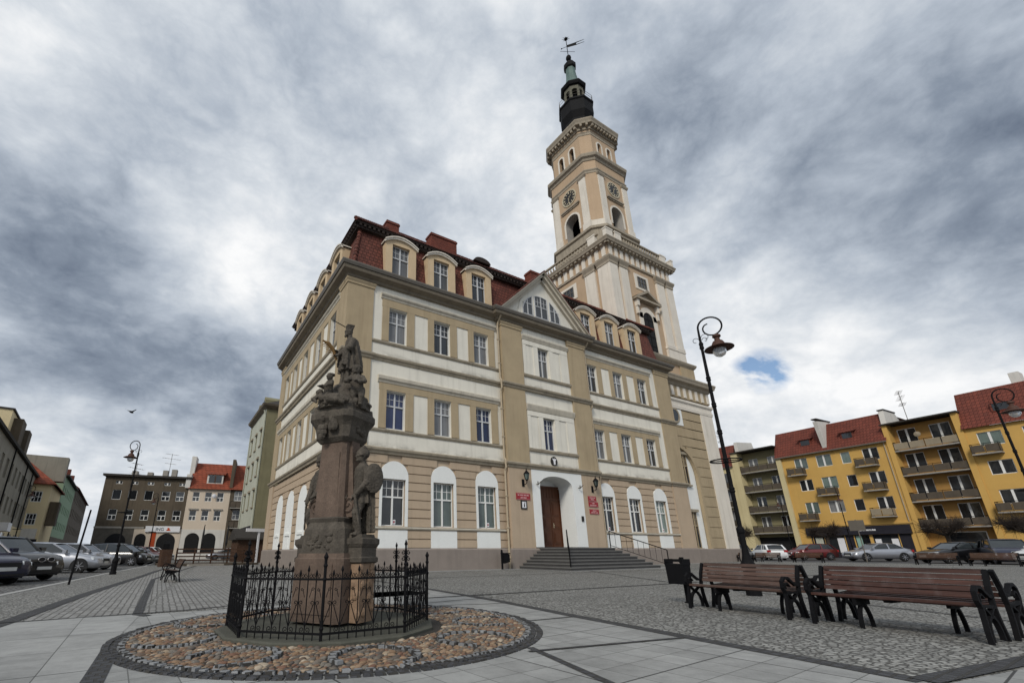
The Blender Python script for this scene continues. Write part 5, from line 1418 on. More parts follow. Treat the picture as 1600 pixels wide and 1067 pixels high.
def soldier(loc, rz, label, flip=1):
    t = thing('soldier_statue', label, 'statue', loc, rz); t.scale = (1.08, 1.12, 1.06); m = MB(); f = flip
    limb(m, [(-.07 * f, -.02, .03), (-.075 * f, -.05, .28), (-.06 * f, 0, .52)], [.040, .056, .078]); limb(m, [(.08 * f, -.05, .03), (.09 * f, -.10, .28), (.06 * f, 0, .52)], [.040, .056, .078])
    m.ball((-.07 * f, -.06, .02), (.035, .075, .028), 8, 6); m.ball((.085 * f, -.09, .02), (.035, .075, .028), 8, 6)
    drape(m, 0, 0, [(.40, .155, .13, 0, 0, 1.2), (.5, .145, .12, 0, 0, .9), (.62, .115, .095, 0, 0, .3), (.78, .135, .105, 0, 0, .1), (.88, .125, .095, 0, 0, 0), (.93, .06, .055, 0, 0, 0)], 10, .14)
    drape(m, 0, .09, [(.04, .16, .05, .03 * f, 0, 1), (.3, .15, .05, .02 * f, 0, 1), (.6, .15, .05, 0, .0, .8), (.86, .13, .05, 0, 0, .4)], 6, .2)
    limb(m, [(-.15 * f, 0, .84), (-.21 * f, -.04, .66), (-.12 * f, -.14, .54)], [.052, .046, .032]); limb(m, [(.15 * f, 0, .84), (.21 * f, -.03, .66), (.13 * f, -.12, .52)], [.052, .046, .032])
    hand(m, (-.11 * f, -.155, .53), (.5 * f, -.5, -.5)); hand(m, (.12 * f, -.13, .51), (-.6 * f, -.3, -.6))
    limb(m, [(0, 0, .90), (0, -.01, .97)], [.05, .045]); head(m, (0, -.025, 1.03), .078)
    m.ball((0, -.01, 1.07), (.085, .09, .07), 12, 8); m.tube([(0, -.06, 1.12), (0, 0, 1.17), (0, .08, 1.10)], [.02, .028, .015], 8); m.tube([(-.09, -.05, 1.045), (0, -.105, 1.035), (.09, -.05, 1.045)], .013, 6)
    m.tube([(.12 * f, -.14, .50), (.20 * f, -.10, .10)], [.02, .012], 6)
    sculpt(m.build('body', 'stone_dark', t), .012, .007)
    s = MB(); n = 16; rot = Matrix.Rotation(R(70 * f), 3, 'Z')
    s.ball((.22 * f, .06, .72), (.035, .13, .20), 14, 10, None); sculpt(s.build('shield', 'stone_dark', t), .012, .006)
    return t


soldier(mw(.42, 0, 1.15), MA - R(30), 'stone soldier in a plumed helmet with round shield, on the pale carved side pedestal')
soldier(mw(-.37, .05, 1.15), MA - R(20), 'stone soldier on the far side of the pedestal, seen only as a sliver', -1)

# iron fence round the monument
NF, RF = 8, 1.30
FE = thing('iron_fence', 'black wrought iron fence of spear pickets and scrolls around the monument', 'fence', (MX, MY, .05))
FE.scale = (1, 1, 1.02)
fa = R(-112)
V = [Vector((RF * cos(fa + 2 * pi * k / NF), RF * sin(fa + 2 * pi * k / NF), 0)) for k in range(NF)]
def spiral(c, ux, r0, turns, sgn, n=14, a0=0.0):
    pts = []
    for k in range(n): t = k / (n - 1); a = a0 + sgn * turns * 2 * pi * t; r_ = r0 * (1 - .75 * t); pts.append(tuple(c + ux * (r_ * cos(a)) + Vector((0, 0, r_ * sin(a)))))
    return pts
for k in range(NF):
    p, q = V[k], V[(k + 1) % NF]; e = (q - p); L = e.length; ux = e.normalized()
    m = MB()
    for z in (.07, .60): m.bar(p + Vector((0, 0, z)), q + Vector((0, 0, z)), .016, .022)
    np_ = 10
    for j in range(1, np_):
        c = p + ux * (L * j / np_); tall = j % 2 == 0; zt = .74 if tall else .70
        m.tube([c + Vector((0, 0, .0)), c + Vector((0, 0, zt - .06))], .0068, 5)
        m.lathe([(.004, zt - .075), (.017, zt - .045), (.002, zt)], 6, tuple(c))
        if j < np_:
            for sg in (-1, 1): m.tube(spiral(c + ux * sg * .027 + Vector((0, 0, .632)), ux, .024, 1.1, -sg, 12, pi / 2), .0042, 5)
        for sg in (-1, 1):
            if tall: m.tube(spiral(c + ux * sg * .034 + Vector((0, 0, .105)), ux, .030, 1.2, sg, 12, -pi / 2), .0045, 5)
    for j in range(0, np_, 2):
        c0 = p + ux * (L * j / np_); c1 = p + ux * (L * (j + 1) / np_); c2 = p + ux * (L * min(np_, j + 2) / np_)
        m.tube([c0 + Vector((0, 0, .13)) , c1 + ux * -.02 + Vector((0, 0, .34))], .0052, 5); m.tube([c2 + Vector((0, 0, .13)), c1 + ux * .02 + Vector((0, 0, .34))], .0052, 5)
        for sg in (-1, 1): m.tube(spiral(c1 + ux * sg * .032 + Vector((0, 0, .365)), ux, .027, 1.15, -sg, 12, -pi / 2), .0045, 5)
        for sg in (-1, 1): m.tube([c1 + ux * sg * .07 + Vector((0, 0, .42)), c1 + ux * sg * .045 + Vector((0, 0, .50))], .004, 5); m.tube(spiral(c1 + ux * sg * .035 + Vector((0, 0, .50)), ux, .02, 1.0, -sg, 10, 0), .004, 5)
    m.build('fence_panel', 'iron_black', FE)
    m = MB(); m.tube([p, p + Vector((0, 0, .80))], .017, 8); 
    for z in (.12, .60, .74): m.lathe([(.017, z - .02), (.026, z), (.017, z + .02)], 8, tuple(p))
    if k % 2 == 1:
        m.lathe([(.012, .80), (.032, .82), (.014, .85), (.012, .95), (.022, .965), (.003, 1.02)], 8, tuple(p))
        for z in (.80, .87):
            for sg in (-1, 1):
                for d_ in (ux, Vector((-ux.y, ux.x, 0))): m.tube(spiral(p + d_ * sg * .036 + Vector((0, 0, z)), d_, .026, 1.1, sg, 12, pi / 2), .006, 5)
    else: m.lathe([(.017, .80), (.028, .83), (.003, .88)], 8, tuple(p))
    m.build('fence_post', 'iron_black', FE)

# ------------------------------------------------------------------ benches
def wood(name, col, dark):
    m = bpy.data.materials.new(name); m.use_nodes = True
    t = NT(m.node_tree); b = m.node_tree.nodes['Principled BSDF']
    geo = t.n('ShaderNodeNewGeometry'); tcn = t.n('ShaderNodeTexCoord')
    g = t.noise(t.mapping(tcn.outputs['Object'], scale=(1.5, 28, 28)), 2.0, 6, .65)
    w_ = t.noise(geo.outputs['Position'], 6, 4, .6)
    c = t.mix(t.ramp(g, [(.35, (0, 0, 0)), (.68, (1, 1, 1))]), dark, col)
    c = t.mix(t.ramp(w_, [(.52, (0, 0, 0)), (.75, (.7, .7, .7))]), c, tuple(x * .6 + .05 for x in col))
    c = t.mix(1.0, c, t.m('ADD', .75, t.m('MULTIPLY', geo.outputs['Random Per Island'], .5)), 'MULTIPLY')
    t.l(c, b.inputs['Base Color']); b.inputs['Roughness'].default_value = .6; b.inputs['Specular IOR Level'].default_value = .35
    bp = t.n('ShaderNodeBump', i_Strength=.4, i_Distance=.01); t.l(g, bp.inputs['Height']); t.l(bp.outputs[0], b.inputs['Normal'])
    MATS[name] = m


wood('wood_red', (.082, .034, .024), (.032, .015, .012))
wood('wood_worn', (.125, .075, .058), (.045, .026, .02))
wood('wood_brown', (.085, .04, .02), (.03, .016, .01))


def bench(label, loc, rz, L, wd, group='slatted benches with cast iron ends'):
    """front along local -y, length along local x from 0 to L"""
    t = thing('park_bench', label, 'bench', loc, rz, group); t.scale = (1, .86, 1)
    s = MB()
    for k, y in enumerate((.02, .13, .24, .35)):
        s.box(.02, L - .02, y, y + .095, .365 - .012 * k, .395 - .012 * k)
    s.build('seat', wd, t)
    b = MB()
    for k in range(5):
        z = .43 + k * .062; y = .42 + k * .030
        b.loft([[(x, y + .0, z), (x, y + .028, z + .002), (x, y + .045, z + .052), (x, y + .018, z + .050)] for x in (.03, L - .03)])
    b.build('backrest', wd, t)
    def end(x):
        m = MB(); w2 = .022
        def strip(pts, th):
            pts = [Vector((0, a, b_)) for a, b_ in pts]; rings = []
            for i, p in enumerate(pts):
                d = (pts[min(i + 1, len(pts) - 1)] - pts[max(0, i - 1)]).normalized(); nrm = Vector((0, -d.z, d.y)) * th / 2
                rings.append([(x - w2, *(p + nrm)[1:]), (x + w2, *(p + nrm)[1:]), (x + w2, *(p - nrm)[1:]), (x - w2, *(p - nrm)[1:])])
            m.loft(rings)
        strip([(-.02, 0), (-.015, .12), (.01, .24), (.03, .36)], .04)                       # front leg
        strip([(.50, 0), (.46, .12), (.43, .24), (.42, .36), (.47, .55), (.56, .72)], .045)  # rear leg and back post
        strip([(.03 + .17 * (1 - cos(a)) , .02 + .24 * sin(a)) for a in [pi * i / 14 for i in range(0, 15)]], .034)   # arch between the legs
        strip([(.06, .35), (.13, .31), (.20, .262), (.28, .31), (.37, .35)], .028)
        strip([(.0, .37), (.42, .345)], .035)
        strip([(.02, .36), (-.03, .43), (-.02, .51), (.06, .56), (.16, .555), (.25, .50), (.34, .455), (.44, .45)], .036)  # armrest hoop
        strip([(.03, .41), (.05, .47), (.11, .485), (.17, .44)], .02)
        m.build('cast_end', 'iron_black', t)
    end(.0); end(L)
    m = MB()
    for x in (L * .30,):
        rings = []
        for i in range(15):
            a = pi * i / 14; c = Vector((x, .25 - .16 * cos(a), .28 * sin(a) + .0)); rings.append([(x - .02, c.y - .018 * cos(a), c.z + .018 * sin(a)), (x + .02, c.y - .018 * cos(a), c.z + .018 * sin(a)), (x + .02, c.y + .018 * cos(a), c.z - .018 * sin(a)), (x - .02, c.y + .018 * cos(a), c.z - .018 * sin(a))])
        m.loft(rings)
    m.box(L * .3 - .02, L * .3 + .02, .04, .44, .27, .345); m.build('middle_support', 'iron_black', t)
    m = MB(); m.box(L / 2 - .04, L / 2 + .04, .1, .44, .325, .345); m.build('seat_bearer', 'iron_black', t)
    return t


BZ = R(-95.3)
b1 = bench('worn brown bench facing the monument, right beside the square black bin', (1.30, -16.05, 0), BZ, 1.55, 'wood_worn')
bench('red-brown bench facing the monument, nearest to the viewer at the right edge', (1.05, -17.93, 0), BZ, 1.60, 'wood_red')
def off(x, y, u, v, rz): return (x + u * cos(rz) - v * sin(rz), y + u * sin(rz) + v * cos(rz), 0)
bench('bench turned away, back to back with the worn brown bench', off(1.30, -16.05, 1.58, .98, BZ), BZ + pi, 1.55, 'wood_worn')
bench('bench turned away, back to back with the red-brown bench, one arm end in view', off(1.05, -17.93, 1.64, .98, BZ), BZ + pi, 1.60, 'wood_red')
bench('dark bench seen end on between the monument and the parked cars', (-6.55, -1.2, 0), R(-86), 1.6, 'wood_brown')
# far row of benches before the right-hand cars
for i, (px, py) in enumerate(((36.2, 2.6), (36.4, -.4), (36.6, -3.2), (35.0, -10.6), (34.6, -13.0))):
    bench(('far dark bench before the white estate car', 'far dark bench before the red car', 'far dark bench between the red car and the silver saloon', 'far dark bench before the dark blue car', 'far dark bench at the right edge before the white hatchback')[i], (px, py, 0), R(-92), 1.9, 'wood_brown', 'far benches along the right-hand street')

# square bin on a post
t = thing('waste_bin', 'black square hanging waste bin at the left end of the worn bench', 'bin', (2.05, -15.55, 0), R(-95))
m = MB(); m.box(-.035, .035, -.02, .02, 0, .82); m.box(-.05, .05, -.05, .05, 0, .02); m.build('post', 'iron_black', t)
m = MB(); m.loft([[(x * w_, y, z) for x, y in ((-1, -.26), (1, -.26), (1, -.03), (-1, -.03))] for w_, z in ((.165, .34), (.185, .70))])
m.box(-.19, .19, -.265, -.255, .74, .79); m.box(-.19, -.18, -.265, -.02, .68, .79).box(.18, .19, -.265, -.02, .68, .79).box(-.04, .04, -.03, 0, .72, .80); m.build('bin_box', 'iron_black', t)
m = MB(); m.box(-.16, .16, -.25, -.04, .69, .702); m.build('bin_opening', 'void', t)


# ------------------------------------------------------------------ street lamps
mat('lamp_rust', (.070, .034, .024), rough=.6, var=.3, scale=6, spec=.2)
def globe_mat():
    m = bpy.data.materials.new('lamp_globe'); m.use_nodes = True
    b = m.node_tree.nodes['Principled BSDF']; b.inputs['Base Color'].default_value = (.80, .82, .84, 1); b.inputs['Roughness'].default_value = .12
    b.inputs['Transmission Weight'].default_value = .55; b.inputs['IOR'].default_value = 1.2
    MATS['lamp_globe'] = m
globe_mat()


def street_lamp(label, loc, rz, H=6.7, sc=1.0, group='ornate street lamps'):
    """crook arm reaches along local +x"""
    t = thing('street_lamp', label, 'lamp', loc, rz, group); n = 12
    m = MB(); m.lathe([(.15, 0), (.15, .10), (.12, .14), (.12, .55), (.14, .58), (.14, .66), (.10, .74), (.075, .85), (.06, 1.0), (.06, 1.3), (.08, 1.33), (.08, 1.4), (.05, 1.46)], n); m.build('base', 'iron_black', t)
    m = MB(); zt = H - .74; pr_ = [(.046, 1.4)]
    for z in (2.3, 3.0, 3.7, 4.4, 5.1):
        if z < zt - .3: q = .046 - .006 * (z - 1.4) / 3; pr_ += [(q, z - .08), (q + .018, z - .05), (q + .008, z - .015), (q + .018, z + .02), (q, z + .06)]
    pr_ += [(.034, zt - .14), (.055, zt - .10), (.044, zt - .02), (.055, zt + .03), (.028, zt + .10)]
    m.lathe(pr_, n); m.build('pole', 'iron_black', t)
    m = MB(); r0 = .275; c = Vector((r0, 0, H - r0)); pts = [(0, 0, zt + .03), (-.003, 0, zt + .25)]; rs = [.030, .027]
    for k in range(34):
        a = pi + .25 - (2 * pi * 1.18) * k / 33 - .25; r_ = r0 * (1 - .10 * k / 33) if k < 20 else r0 * (.94 - .58 * (k - 20) / 13)
        pts.append((c.x + r_ * cos(a), 0, c.z + r_ * sin(a))); rs.append(.024 - .007 * k / 33)
    m.tube(pts, rs, 8)
    for sx, x0, z0, r_ in ((1, .015, zt + .20, .10), (1, .03, zt + .13, .07), (-1, -.015, zt + .14, .085)):
        q = [(x0 + sx * (r_ * 1.1 - r_ * (1 - .55 * k / 15) * cos(pi * 1.6 * k / 15)), 0, z0 + r_ * (1 - .4 * k / 15) * sin(pi * 1.6 * k / 15)) for k in range(16)]; m.tube(q, .007, 5)
    m.build('crook_arm', 'iron_black', t)
    hx, hz, f = .37, H - .57, .66
    def P(*pr): return [(r_ * f, z * f) for r_, z in pr]
    m = MB(); m.tube([(hx, 0, hz - .06), (hx, 0, hz + .06)], .018, 8); m.lathe(P((.03, .10), (.06, .08), (.14, .02), (.15, -.04), (.09, -.10), (.10, -.20), (.17, -.24), (.22, -.34), (.24, -.42), (.25, -.50)), 20, (hx, 0, hz)); m.build('lamp_hood', 'lamp_rust', t)
    m = MB(); m.smooth = True; m.lathe(P((.24, -.44), (.34, -.45), (.50, -.53), (.51, -.55), (.35, -.49), (.23, -.50), (.21, -.56)), 24, (hx, 0, hz)); m.build('lamp_shade', 'lamp_rust', t)
    m = MB(); m.smooth = True; m.lathe(P((.205, -.52), (.235, -.62), (.225, -.72), (.17, -.82), (.08, -.875), (.005, -.885)), 20, (hx, 0, hz)); m.build('globe', 'lamp_globe', t)
    if sc != 1: t.scale = (sc, sc, sc)
    return t


lamp1 = street_lamp('tall black crook street lamp with rust-brown hood behind the worn bench', (4.62, -15.48, 0), R(-62), 6.78)
m = MB(); m.tube([(.33 * cos(pi * k / 12), .33 * sin(pi * k / 12), 2.98) for k in range(25)], .016, 6, False); m.tube([(-.33, 0, 2.98), (.33, 0, 2.98)], .012, 6); m.tube([(0, -.33, 2.98), (0, .33, 2.98)], .012, 6); m.build('basket_ring', 'iron_black', lamp1)
dup(lamp1, (-8.46, 5.46, 0), R(148), 'crook street lamp at the kerb among the parked cars on the left', scale=(.93, .93, .93))
dup(lamp1, (-17.3, 30, 0), R(-20), 'distant crook lamp in front of the cream house with the red hip roof', scale=(.95, .95, .95))
dup(lamp1, (-7.7, 31, 0), R(160), 'distant crook lamp in front of the bank sign of the brown house', scale=(.95, .95, .95))
dup(lamp1, (18.75, -18.15, 0), R(-72), 'crook street lamp at the right edge, cut by the frame, before the right yellow block', scale=(.96, .96, .96))
dup(lamp1, (51.3, -2.4, 0), R(200), 'small distant crook lamp before the left windows of the yellow block', scale=(.95, .95, .95))
dup(lamp1, (52.5, 3.2, 0), R(150), 'small distant crook lamp before the olive balconies', scale=(.95, .95, .95))

# ------------------------------------------------------------------ cars
def carpaint(name, col, metal=.4):
    m = bpy.data.materials.new(name); m.use_nodes = True; b = m.node_tree.nodes['Principled BSDF']
    t = NT(m.node_tree); geo = t.n('ShaderNodeNewGeometry'); f = t.m('ADD', .9, t.m('MULTIPLY', t.noise(geo.outputs['Position'], 5, 4, .6), .2))
    t.l(t.mix(1.0, col, f, 'MULTIPLY'), b.inputs['Base Color'])
    b.inputs['Metallic'].default_value = metal; b.inputs['Roughness'].default_value = .32; b.inputs['Coat Weight'].default_value = .5; b.inputs['Coat Roughness'].default_value = .04
    MATS[name] = m
for n_, c_, me_ in (('car_silver', (.38, .39, .42), .7), ('car_black', (.004, .004, .005), .0), ('car_navy', (.022, .024, .050), .4), ('car_white', (.68, .69, .70), .0), ('car_red', (.12, .014, .014), .2), ('car_grey', (.20, .21, .23), .6)): carpaint(n_, c_, me_)
glass('car_glass', (.020, .025, .028), .03)
mat('tyre', (.012, .012, .012), rough=.8); mat('alloy', (.40, .40, .42), rough=.3, metal=.8, var=.05); mat('trim_black', (.014, .014, .015), rough=.5)
mat('lamp_clear', (.60, .64, .68), rough=.12, spec=.8, var=.05); mat('lamp_red', (.30, .012, .012), rough=.2); mat('plate', (.55, .55, .53), rough=.4)
CARM = {}


def car_meshes(kind):
    """all part meshes for a body kind; length along +x, origin on the ground at the middle"""
    if kind in CARM: return CARM[kind]
    L, Wd, H, hood, belt, ws, we, rs, re_, tail = {
        #        length width height hoodz beltz wind0 wind1 roof_end rear_glass_end tailz
        'hatch': (4.1, 1.74, 1.48, .92, .97, .95, .30, -1.45, -1.92, .98),
        'saloon': (4.6, 1.78, 1.44, .88, .95, .95, .15, -1.05, -1.75, 1.02),
        'estate': (4.75, 1.80, 1.46, .86, .95, .92, .12, -1.75, -2.25, .98),
        'suv': (4.65, 1.88, 1.70, 1.06, 1.12, .98, .35, -1.75, -2.22, 1.12),
        'mpv': (4.3, 1.78, 1.62, .98, 1.03, 1.25, .42, -1.65, -2.05, 1.05)}[kind]
    h = L / 2; hw = Wd / 2
    body = MB(); body.smooth = True
    zb = .22
    st = []     # stations: x, lower z, upper z, half width
    for u, z0, z1, w_ in ((h, .34, .56, .70), (h - .06, .24, .70, .86), (h - .28, .20, hood - .12, .95), (h - .75, .20, hood - .03, .985), (ws + .35, .2, hood + .03, 1), (ws, .2, belt, 1), (0, .2, belt + .02, 1), (-1.0, .2, belt + .03, 1), (re_, .2, tail, .985), (-h + .18, .24, tail - .05, .95), (-h + .05, .30, tail - .18, .88), (-h, .38, .62, .80)):
        st.append((u, z0, z1, w_ * hw))
    rings = []
    for x, z0, z1, w_ in st:
        m_ = (z0 + z1) * .5
        pr_ = [(0, z0), (.75, z0), (.95, z0 + .06), (1.0, m_ - .04), (.985, m_ + .12), (.95, z1 - .05), (.88, z1), (.5, z1 + .022), (0, z1 + .03)]
        ring_ = [(x, -a * w_, z) for a, z in pr_] + [(x, a * w_, z) for a, z in pr_[::-1][1:-1]]
        rings.append(ring_)
    body.loft(rings)
    # greenhouse
    gl = MB(); gl.smooth = False
    rw, bw = hw * .74, hw * .93
    gx = [(ws, belt), (we, H - .04), (rs, H - .05), (re_, tail - .02)]
    b0 = [(ws + .05, belt - .03), (we + .25, belt - .02), (rs, belt), (re_ - .03, tail - .06)]
    def gring(xr, zr, xb, zb_, top): return None
    roof_pts = [(we, H - .045), ((we * 2 + rs) / 3, H), ((we + rs * 2) / 3, H - .005), (rs, H - .05)]
    base_l = [(ws + .02, -bw * .96, belt - .02), (rs + .2, -bw, belt + .0), (re_, -bw * .95, tail - .04)]
    vs = [(ws + .02, -bw * .94, belt - .03), (we, -rw, H - .05), (rs, -rw, H - .055), (re_, -bw * .90, tail - .05)]
    vr = [(x, -y, z) for x, y, z in vs]
    gl.add(vs + vr, [(0, 4, 5, 1), (2, 6, 7, 3), (0, 1, 2, 3), (4, 7, 6, 5)])
    roof = MB(); roof.smooth = True
    rr_ = []
    for x, z in ((we + .06, H - .075), *roof_pts, (rs - .10, H - .085)):
        rr_.append([(x, -rw * 1.03, z - .035), (x, -rw * .85, z + .012), (x, 0, z + .035), (x, rw * .85, z + .012), (x, rw * 1.03, z - .035)])
    roof.loft(rr_, cap=False, closed=False)
    pil = MB()
    for sy in (-1, 1):
        pil.bar((ws + .04, sy * bw * .945, belt - .02), (we, sy * rw * 1.01, H - .05), .06, .05)
        pil.bar((re_, sy * bw * .91, tail - .04), (rs, sy * rw * 1.01, H - .055), .14 if kind != 'saloon' else .10, .05)
        xm = (we + rs) / 2 - .05; pil.bar((xm, sy * bw * .955, belt), (xm, sy * rw * 1.012, H - .05), .09, .03)
        if kind in ('estate', 'suv', 'mpv'): pil.bar((rs + .42, sy * bw * .955, belt), (rs + .36, sy * rw * 1.012, H - .05), .08, .03)
        pil.bar((ws, sy * bw * .97, belt - .005), (re_, sy * bw * .93, tail - .02), .03, .05)
    wx = (h - .86, -h + .88); wr = .325 if kind != 'suv' else .37
    tyre = MB(); tyre.lathe([(wr - .09, -.10), (wr - .02, -.10), (wr, -.07), (wr, .07), (wr - .02, .10), (wr - .09, .10)], 24)
    tyre.v = [(x, z, y) for x, y, z in tyre.v]
    rim = MB(); rim.lathe([(.05, -.115), (.06, -.09), (wr - .10, -.075), (wr - .085, -.10), (wr - .08, .05)], 20); rim.v = [(x, z, y) for x, y, z in rim.v]
    rim2 = MB()
    for k in range(7):
        a = 2 * pi * k / 7; rim2.bar((.03 * cos(a), -.098, .03 * sin(a)), ((wr - .10) * cos(a), -.098, (wr - .10) * sin(a)), .055, .03)
    wells = []
    for x in wx:
        for sy in (-1, 1):
            well = MB(); wells.append(well)
            pts = [(x + (wr + .06) * cos(pi * k / 12), wr + (wr + .06) * sin(pi * k / 12)) for k in range(13)]
            well.prism(pts + [(x - wr - .06, .18), (x + wr + .06, .18)], sy * hw - .012 if sy > 0 else -hw - .004, sy * hw + .004 if sy > 0 else -hw + .012)
    hl = []
    for sy in (-1, 1):
        m_ = MB(); m_.loft([[(h - .30, sy * hw * .46, .60), (h - .30, sy * hw * .46, .73), (h - .45, sy * hw * .90, .76), (h - .45, sy * hw * .90, .62)], [(h + .012, sy * hw * .50, .60), (h - .02, sy * hw * .50, .72), (h - .30, sy * hw * .985, .76), (h - .26, sy * hw * .985, .63)]]); hl.append(m_)
    tl = []
    for sy in (-1, 1):
        m_ = MB(); m_.box(-h + .01, -h + .16, sy * hw * .62, sy * hw * .955, .74, .92); tl.append(m_)
    gr = MB(); gr.box(h - .06, h + .012, -hw * .44, hw * .44, .50, .66).box(h - .10, h - .004, -hw * .62, hw * .62, .28, .42); gr.box(h - .04, h + .018, -hw * .46, hw * .46, .655, .67)
    pl_ = MB(); pl_.box(h + .005, h + .025, -.26, .26, .43, .54)
    mi = [MB().box(ws - .18, ws - .02, sy * (bw + .02), sy * (bw + .20), belt + .02, belt + .15) for sy in (-1, 1)]
    CARM[kind] = dict(body=body, window=gl, roof=roof, pillars=pil, tyre=tyre, rim=rim, spokes=rim2, arch=wells, head=hl, tail=tl, grille=gr, plate=pl_, mirror=mi, wx=wx, wr=wr, hw=hw)
    return CARM[kind]


CMC = {}
def car(kind, paint, label, loc, deg, group):
    g = car_meshes(kind)
    t = thing('parked_car', label, 'car', loc, R(deg), group)
    def me(key, mt, idx=None):
        k = (kind, key, idx, mt)
        if k not in CMC: CMC[k] = (g[key] if idx is None else g[key][idx]).mesh(key, mt)
        return CMC[k]
    b = link('body', me('body', paint), t); link('roof', me('roof', paint), t); link('pillar', me('pillars', paint if kind != 'suv' else 'trim_black'), t); [link('wheel_arch', me('arch', 'trim_black', i), t) for i in range(4)]
    link('window', me('window', 'car_glass'), t); link('grille', me('grille', 'trim_black'), t); link('number_plate', me('plate', 'plate'), t)
    for i in (0, 1): link('headlight', me('head', 'lamp_clear', i), t); link('tail_light', me('tail', 'lamp_red', i), t); link('mirror', me('mirror', paint, i), t)
    for x in g['wx']:
        for sy in (-1, 1):
            w_ = link('wheel', me('tyre', 'tyre'), t, (x, sy * (g['hw'] - .11), g['wr']), 0 if sy < 0 else pi); r_ = link('rim', me('rim', 'alloy'), w_); link('spokes', me('spokes', 'alloy'), w_)
    if kind == 'suv':
        t.scale = (1, 1, .92)
        for sy in (-1, 1):
            q = MB(); n = 14; pts = [(sy * .17 + .13 * cos(2 * pi * k / n), .80 + .085 * sin(2 * pi * k / n)) for k in range(n)]
            q.loft([[(2.30, y, z) for y, z in pts], [(2.345, y, z) for y, z in pts]]); gg = q.build('twin_grille', 'trim_black', t)
            q = MB(); q.tube([(2.345, y, z) for y, z in pts + pts[:1]], .014, 6, False); q.build('chrome_ring', 'alloy', gg)
    return t


GL, GRR = 'cars parked on the left', 'cars parked along the right-hand street'
def nose(x, y, deg, L): return (x - cos(R(deg)) * L / 2, y - sin(R(deg)) * L / 2, -.01)
car('hatch', 'car_grey', 'silver-grey car cut off at the left edge, nearest of the parked row', nose(-12.0, -3.4, -35, 4.1), -35, GL)
car('hatch', 'car_navy', 'dark blue hatchback at the left edge between the silver-grey car and the black off-roader', nose(-10.75, -1.5, -42, 4.1), -42, GL)
car('suv', 'car_black', 'black off-roader with round twin grille, behind the dark blue hatchback', nose(-10.25, .9, -40, 4.65), -40, GL)
car('estate', 'car_silver', 'silver estate car seen from the side between the black off-roader and the lamp', nose(-9.1, 9.2, -14, 4.75), -14, GL)
car('hatch', 'car_silver', 'silver car half hidden behind the silver estate', nose(-8.9, 13.2, -16, 4.1), -16, GL)
car('mpv', 'car_black', 'black people carrier right behind the left lamp post', nose(-7.4, 22.0, -22, 4.3), -22, GL)
car('hatch', 'car_grey', 'grey car just beyond the black people carrier', nose(-6.9, 26.5, -24, 4.1), -24, GL)
car('hatch', 'car_red', 'red car in the far part of the left row', nose(-6.3, 30.0, -24, 4.1), -24, GL)
car('hatch', 'car_white', 'white car last but one of the left row, beyond the red car', nose(-5.6, 34, -24, 4.1), -24, GL)
car('saloon', 'car_silver', 'silver saloon at the far end of the left row', nose(-6.6, 39, -24, 4.6), -24, GL)
car('saloon', 'car_silver', 'pale car on the far street behind the wooden terrace railing', (0.6, 44, -.01), 182, GL)
car('saloon', 'car_black', 'black car half hidden by the lamp base at the tower foot', (41.5, 3.1, -.01), 20, GRR)
car('estate', 'car_white', 'white estate car seen from the rear side before the olive block', (46.3, 2.9, -.01), 45, GRR)
car('hatch', 'car_red', 'red hatchback beside the white estate', (47.5, -.3, -.01), 145, GRR)
car('saloon', 'car_silver', 'silver saloon with its nose to the left before the dark shop front', (46.0, -5.6, -.01), 143, GRR)
car('saloon', 'car_black', 'black saloon below the balconies, headlights facing left', (42.5, -11.0, -.01), 145, GRR)
car('suv', 'car_navy', 'dark blue off-roader near the right edge', (41.0, -13.6, -.01), 200, GRR)
car('hatch', 'car_white', 'white hatchback cut by the right edge', (39.8, -15.9, -.01), 140, GRR)

# ------------------------------------------------------------------ buildings around the square
mat('wall_yellow', (.56, .345, .10), var=.10, scale=.6, stain=.12, bump=.1)
mat('wall_ochre', (.36, .20, .06), var=.12, scale=.6, stain=.15)
mat('wall_cream', (.55, .47, .27), var=.1, scale=.6, stain=.2)
mat('wall_olive', (.22, .195, .11), var=.12, scale=.6, stain=.2)
mat('wall_white', (.60, .58, .54), var=.12, scale=1, stain=.35)
mat('wall_brown', (.098, .078, .055), var=.35, scale=.5, stain=.6, stain_col=(.035, .028, .02), bump=.3)
mat('wall_stone', (.10, .09, .075), var=.4, scale=2.5, bump=.5)
mat('wall_pink', (.60, .51, .41), var=.08, scale=.5, stain=.15)
mat('wall_grey', (.27, .25, .205), var=.25, scale=.5, stain=.5, stain_col=(.075, .07, .06))
mat('wall_sand', (.68, .56, .34), var=.1, scale=.6, stain=.2)
mat('wall_green', (.24, .33, .22), var=.12, scale=.5, stain=.2)
mat('wall_mint', (.42, .43, .36), var=.14, scale=.8, stain=.35)
mat('wall_moss', (.20, .185, .11), var=.22, scale=.8, stain=.4)
mat('panel_brown', (.085, .068, .05), rough=.7, var=.3, scale=2, stain=.4)
mat('panel_beige', (.27, .225, .16), rough=.7, var=.2, scale=2, stain=.3)
mat('slab_conc', (.30, .28, .25), var=.2, scale=2, stain=.4)
mat('shop_dark', (.018, .017, .024), rough=.5, var=.3)
mat('orange_panel', (.42, .06, .012), rough=.5)
mat('mint_sheet', (.27, .42, .36), rough=.6)
tiles('tile_bright', (.25, .062, .032), (.17, .044, .024), bw=.5, rh=.34)
tiles('tile_red', (.165, .045, .030), (.12, .035, .025), bw=.34, rh=.36)
mat('roof_felt', (.040, .036, .032), var=.3, scale=1)


def frame(x, y, deg): return (x, y, R(deg))
def T(fr): return (fr[0], fr[1], 0), fr[2]


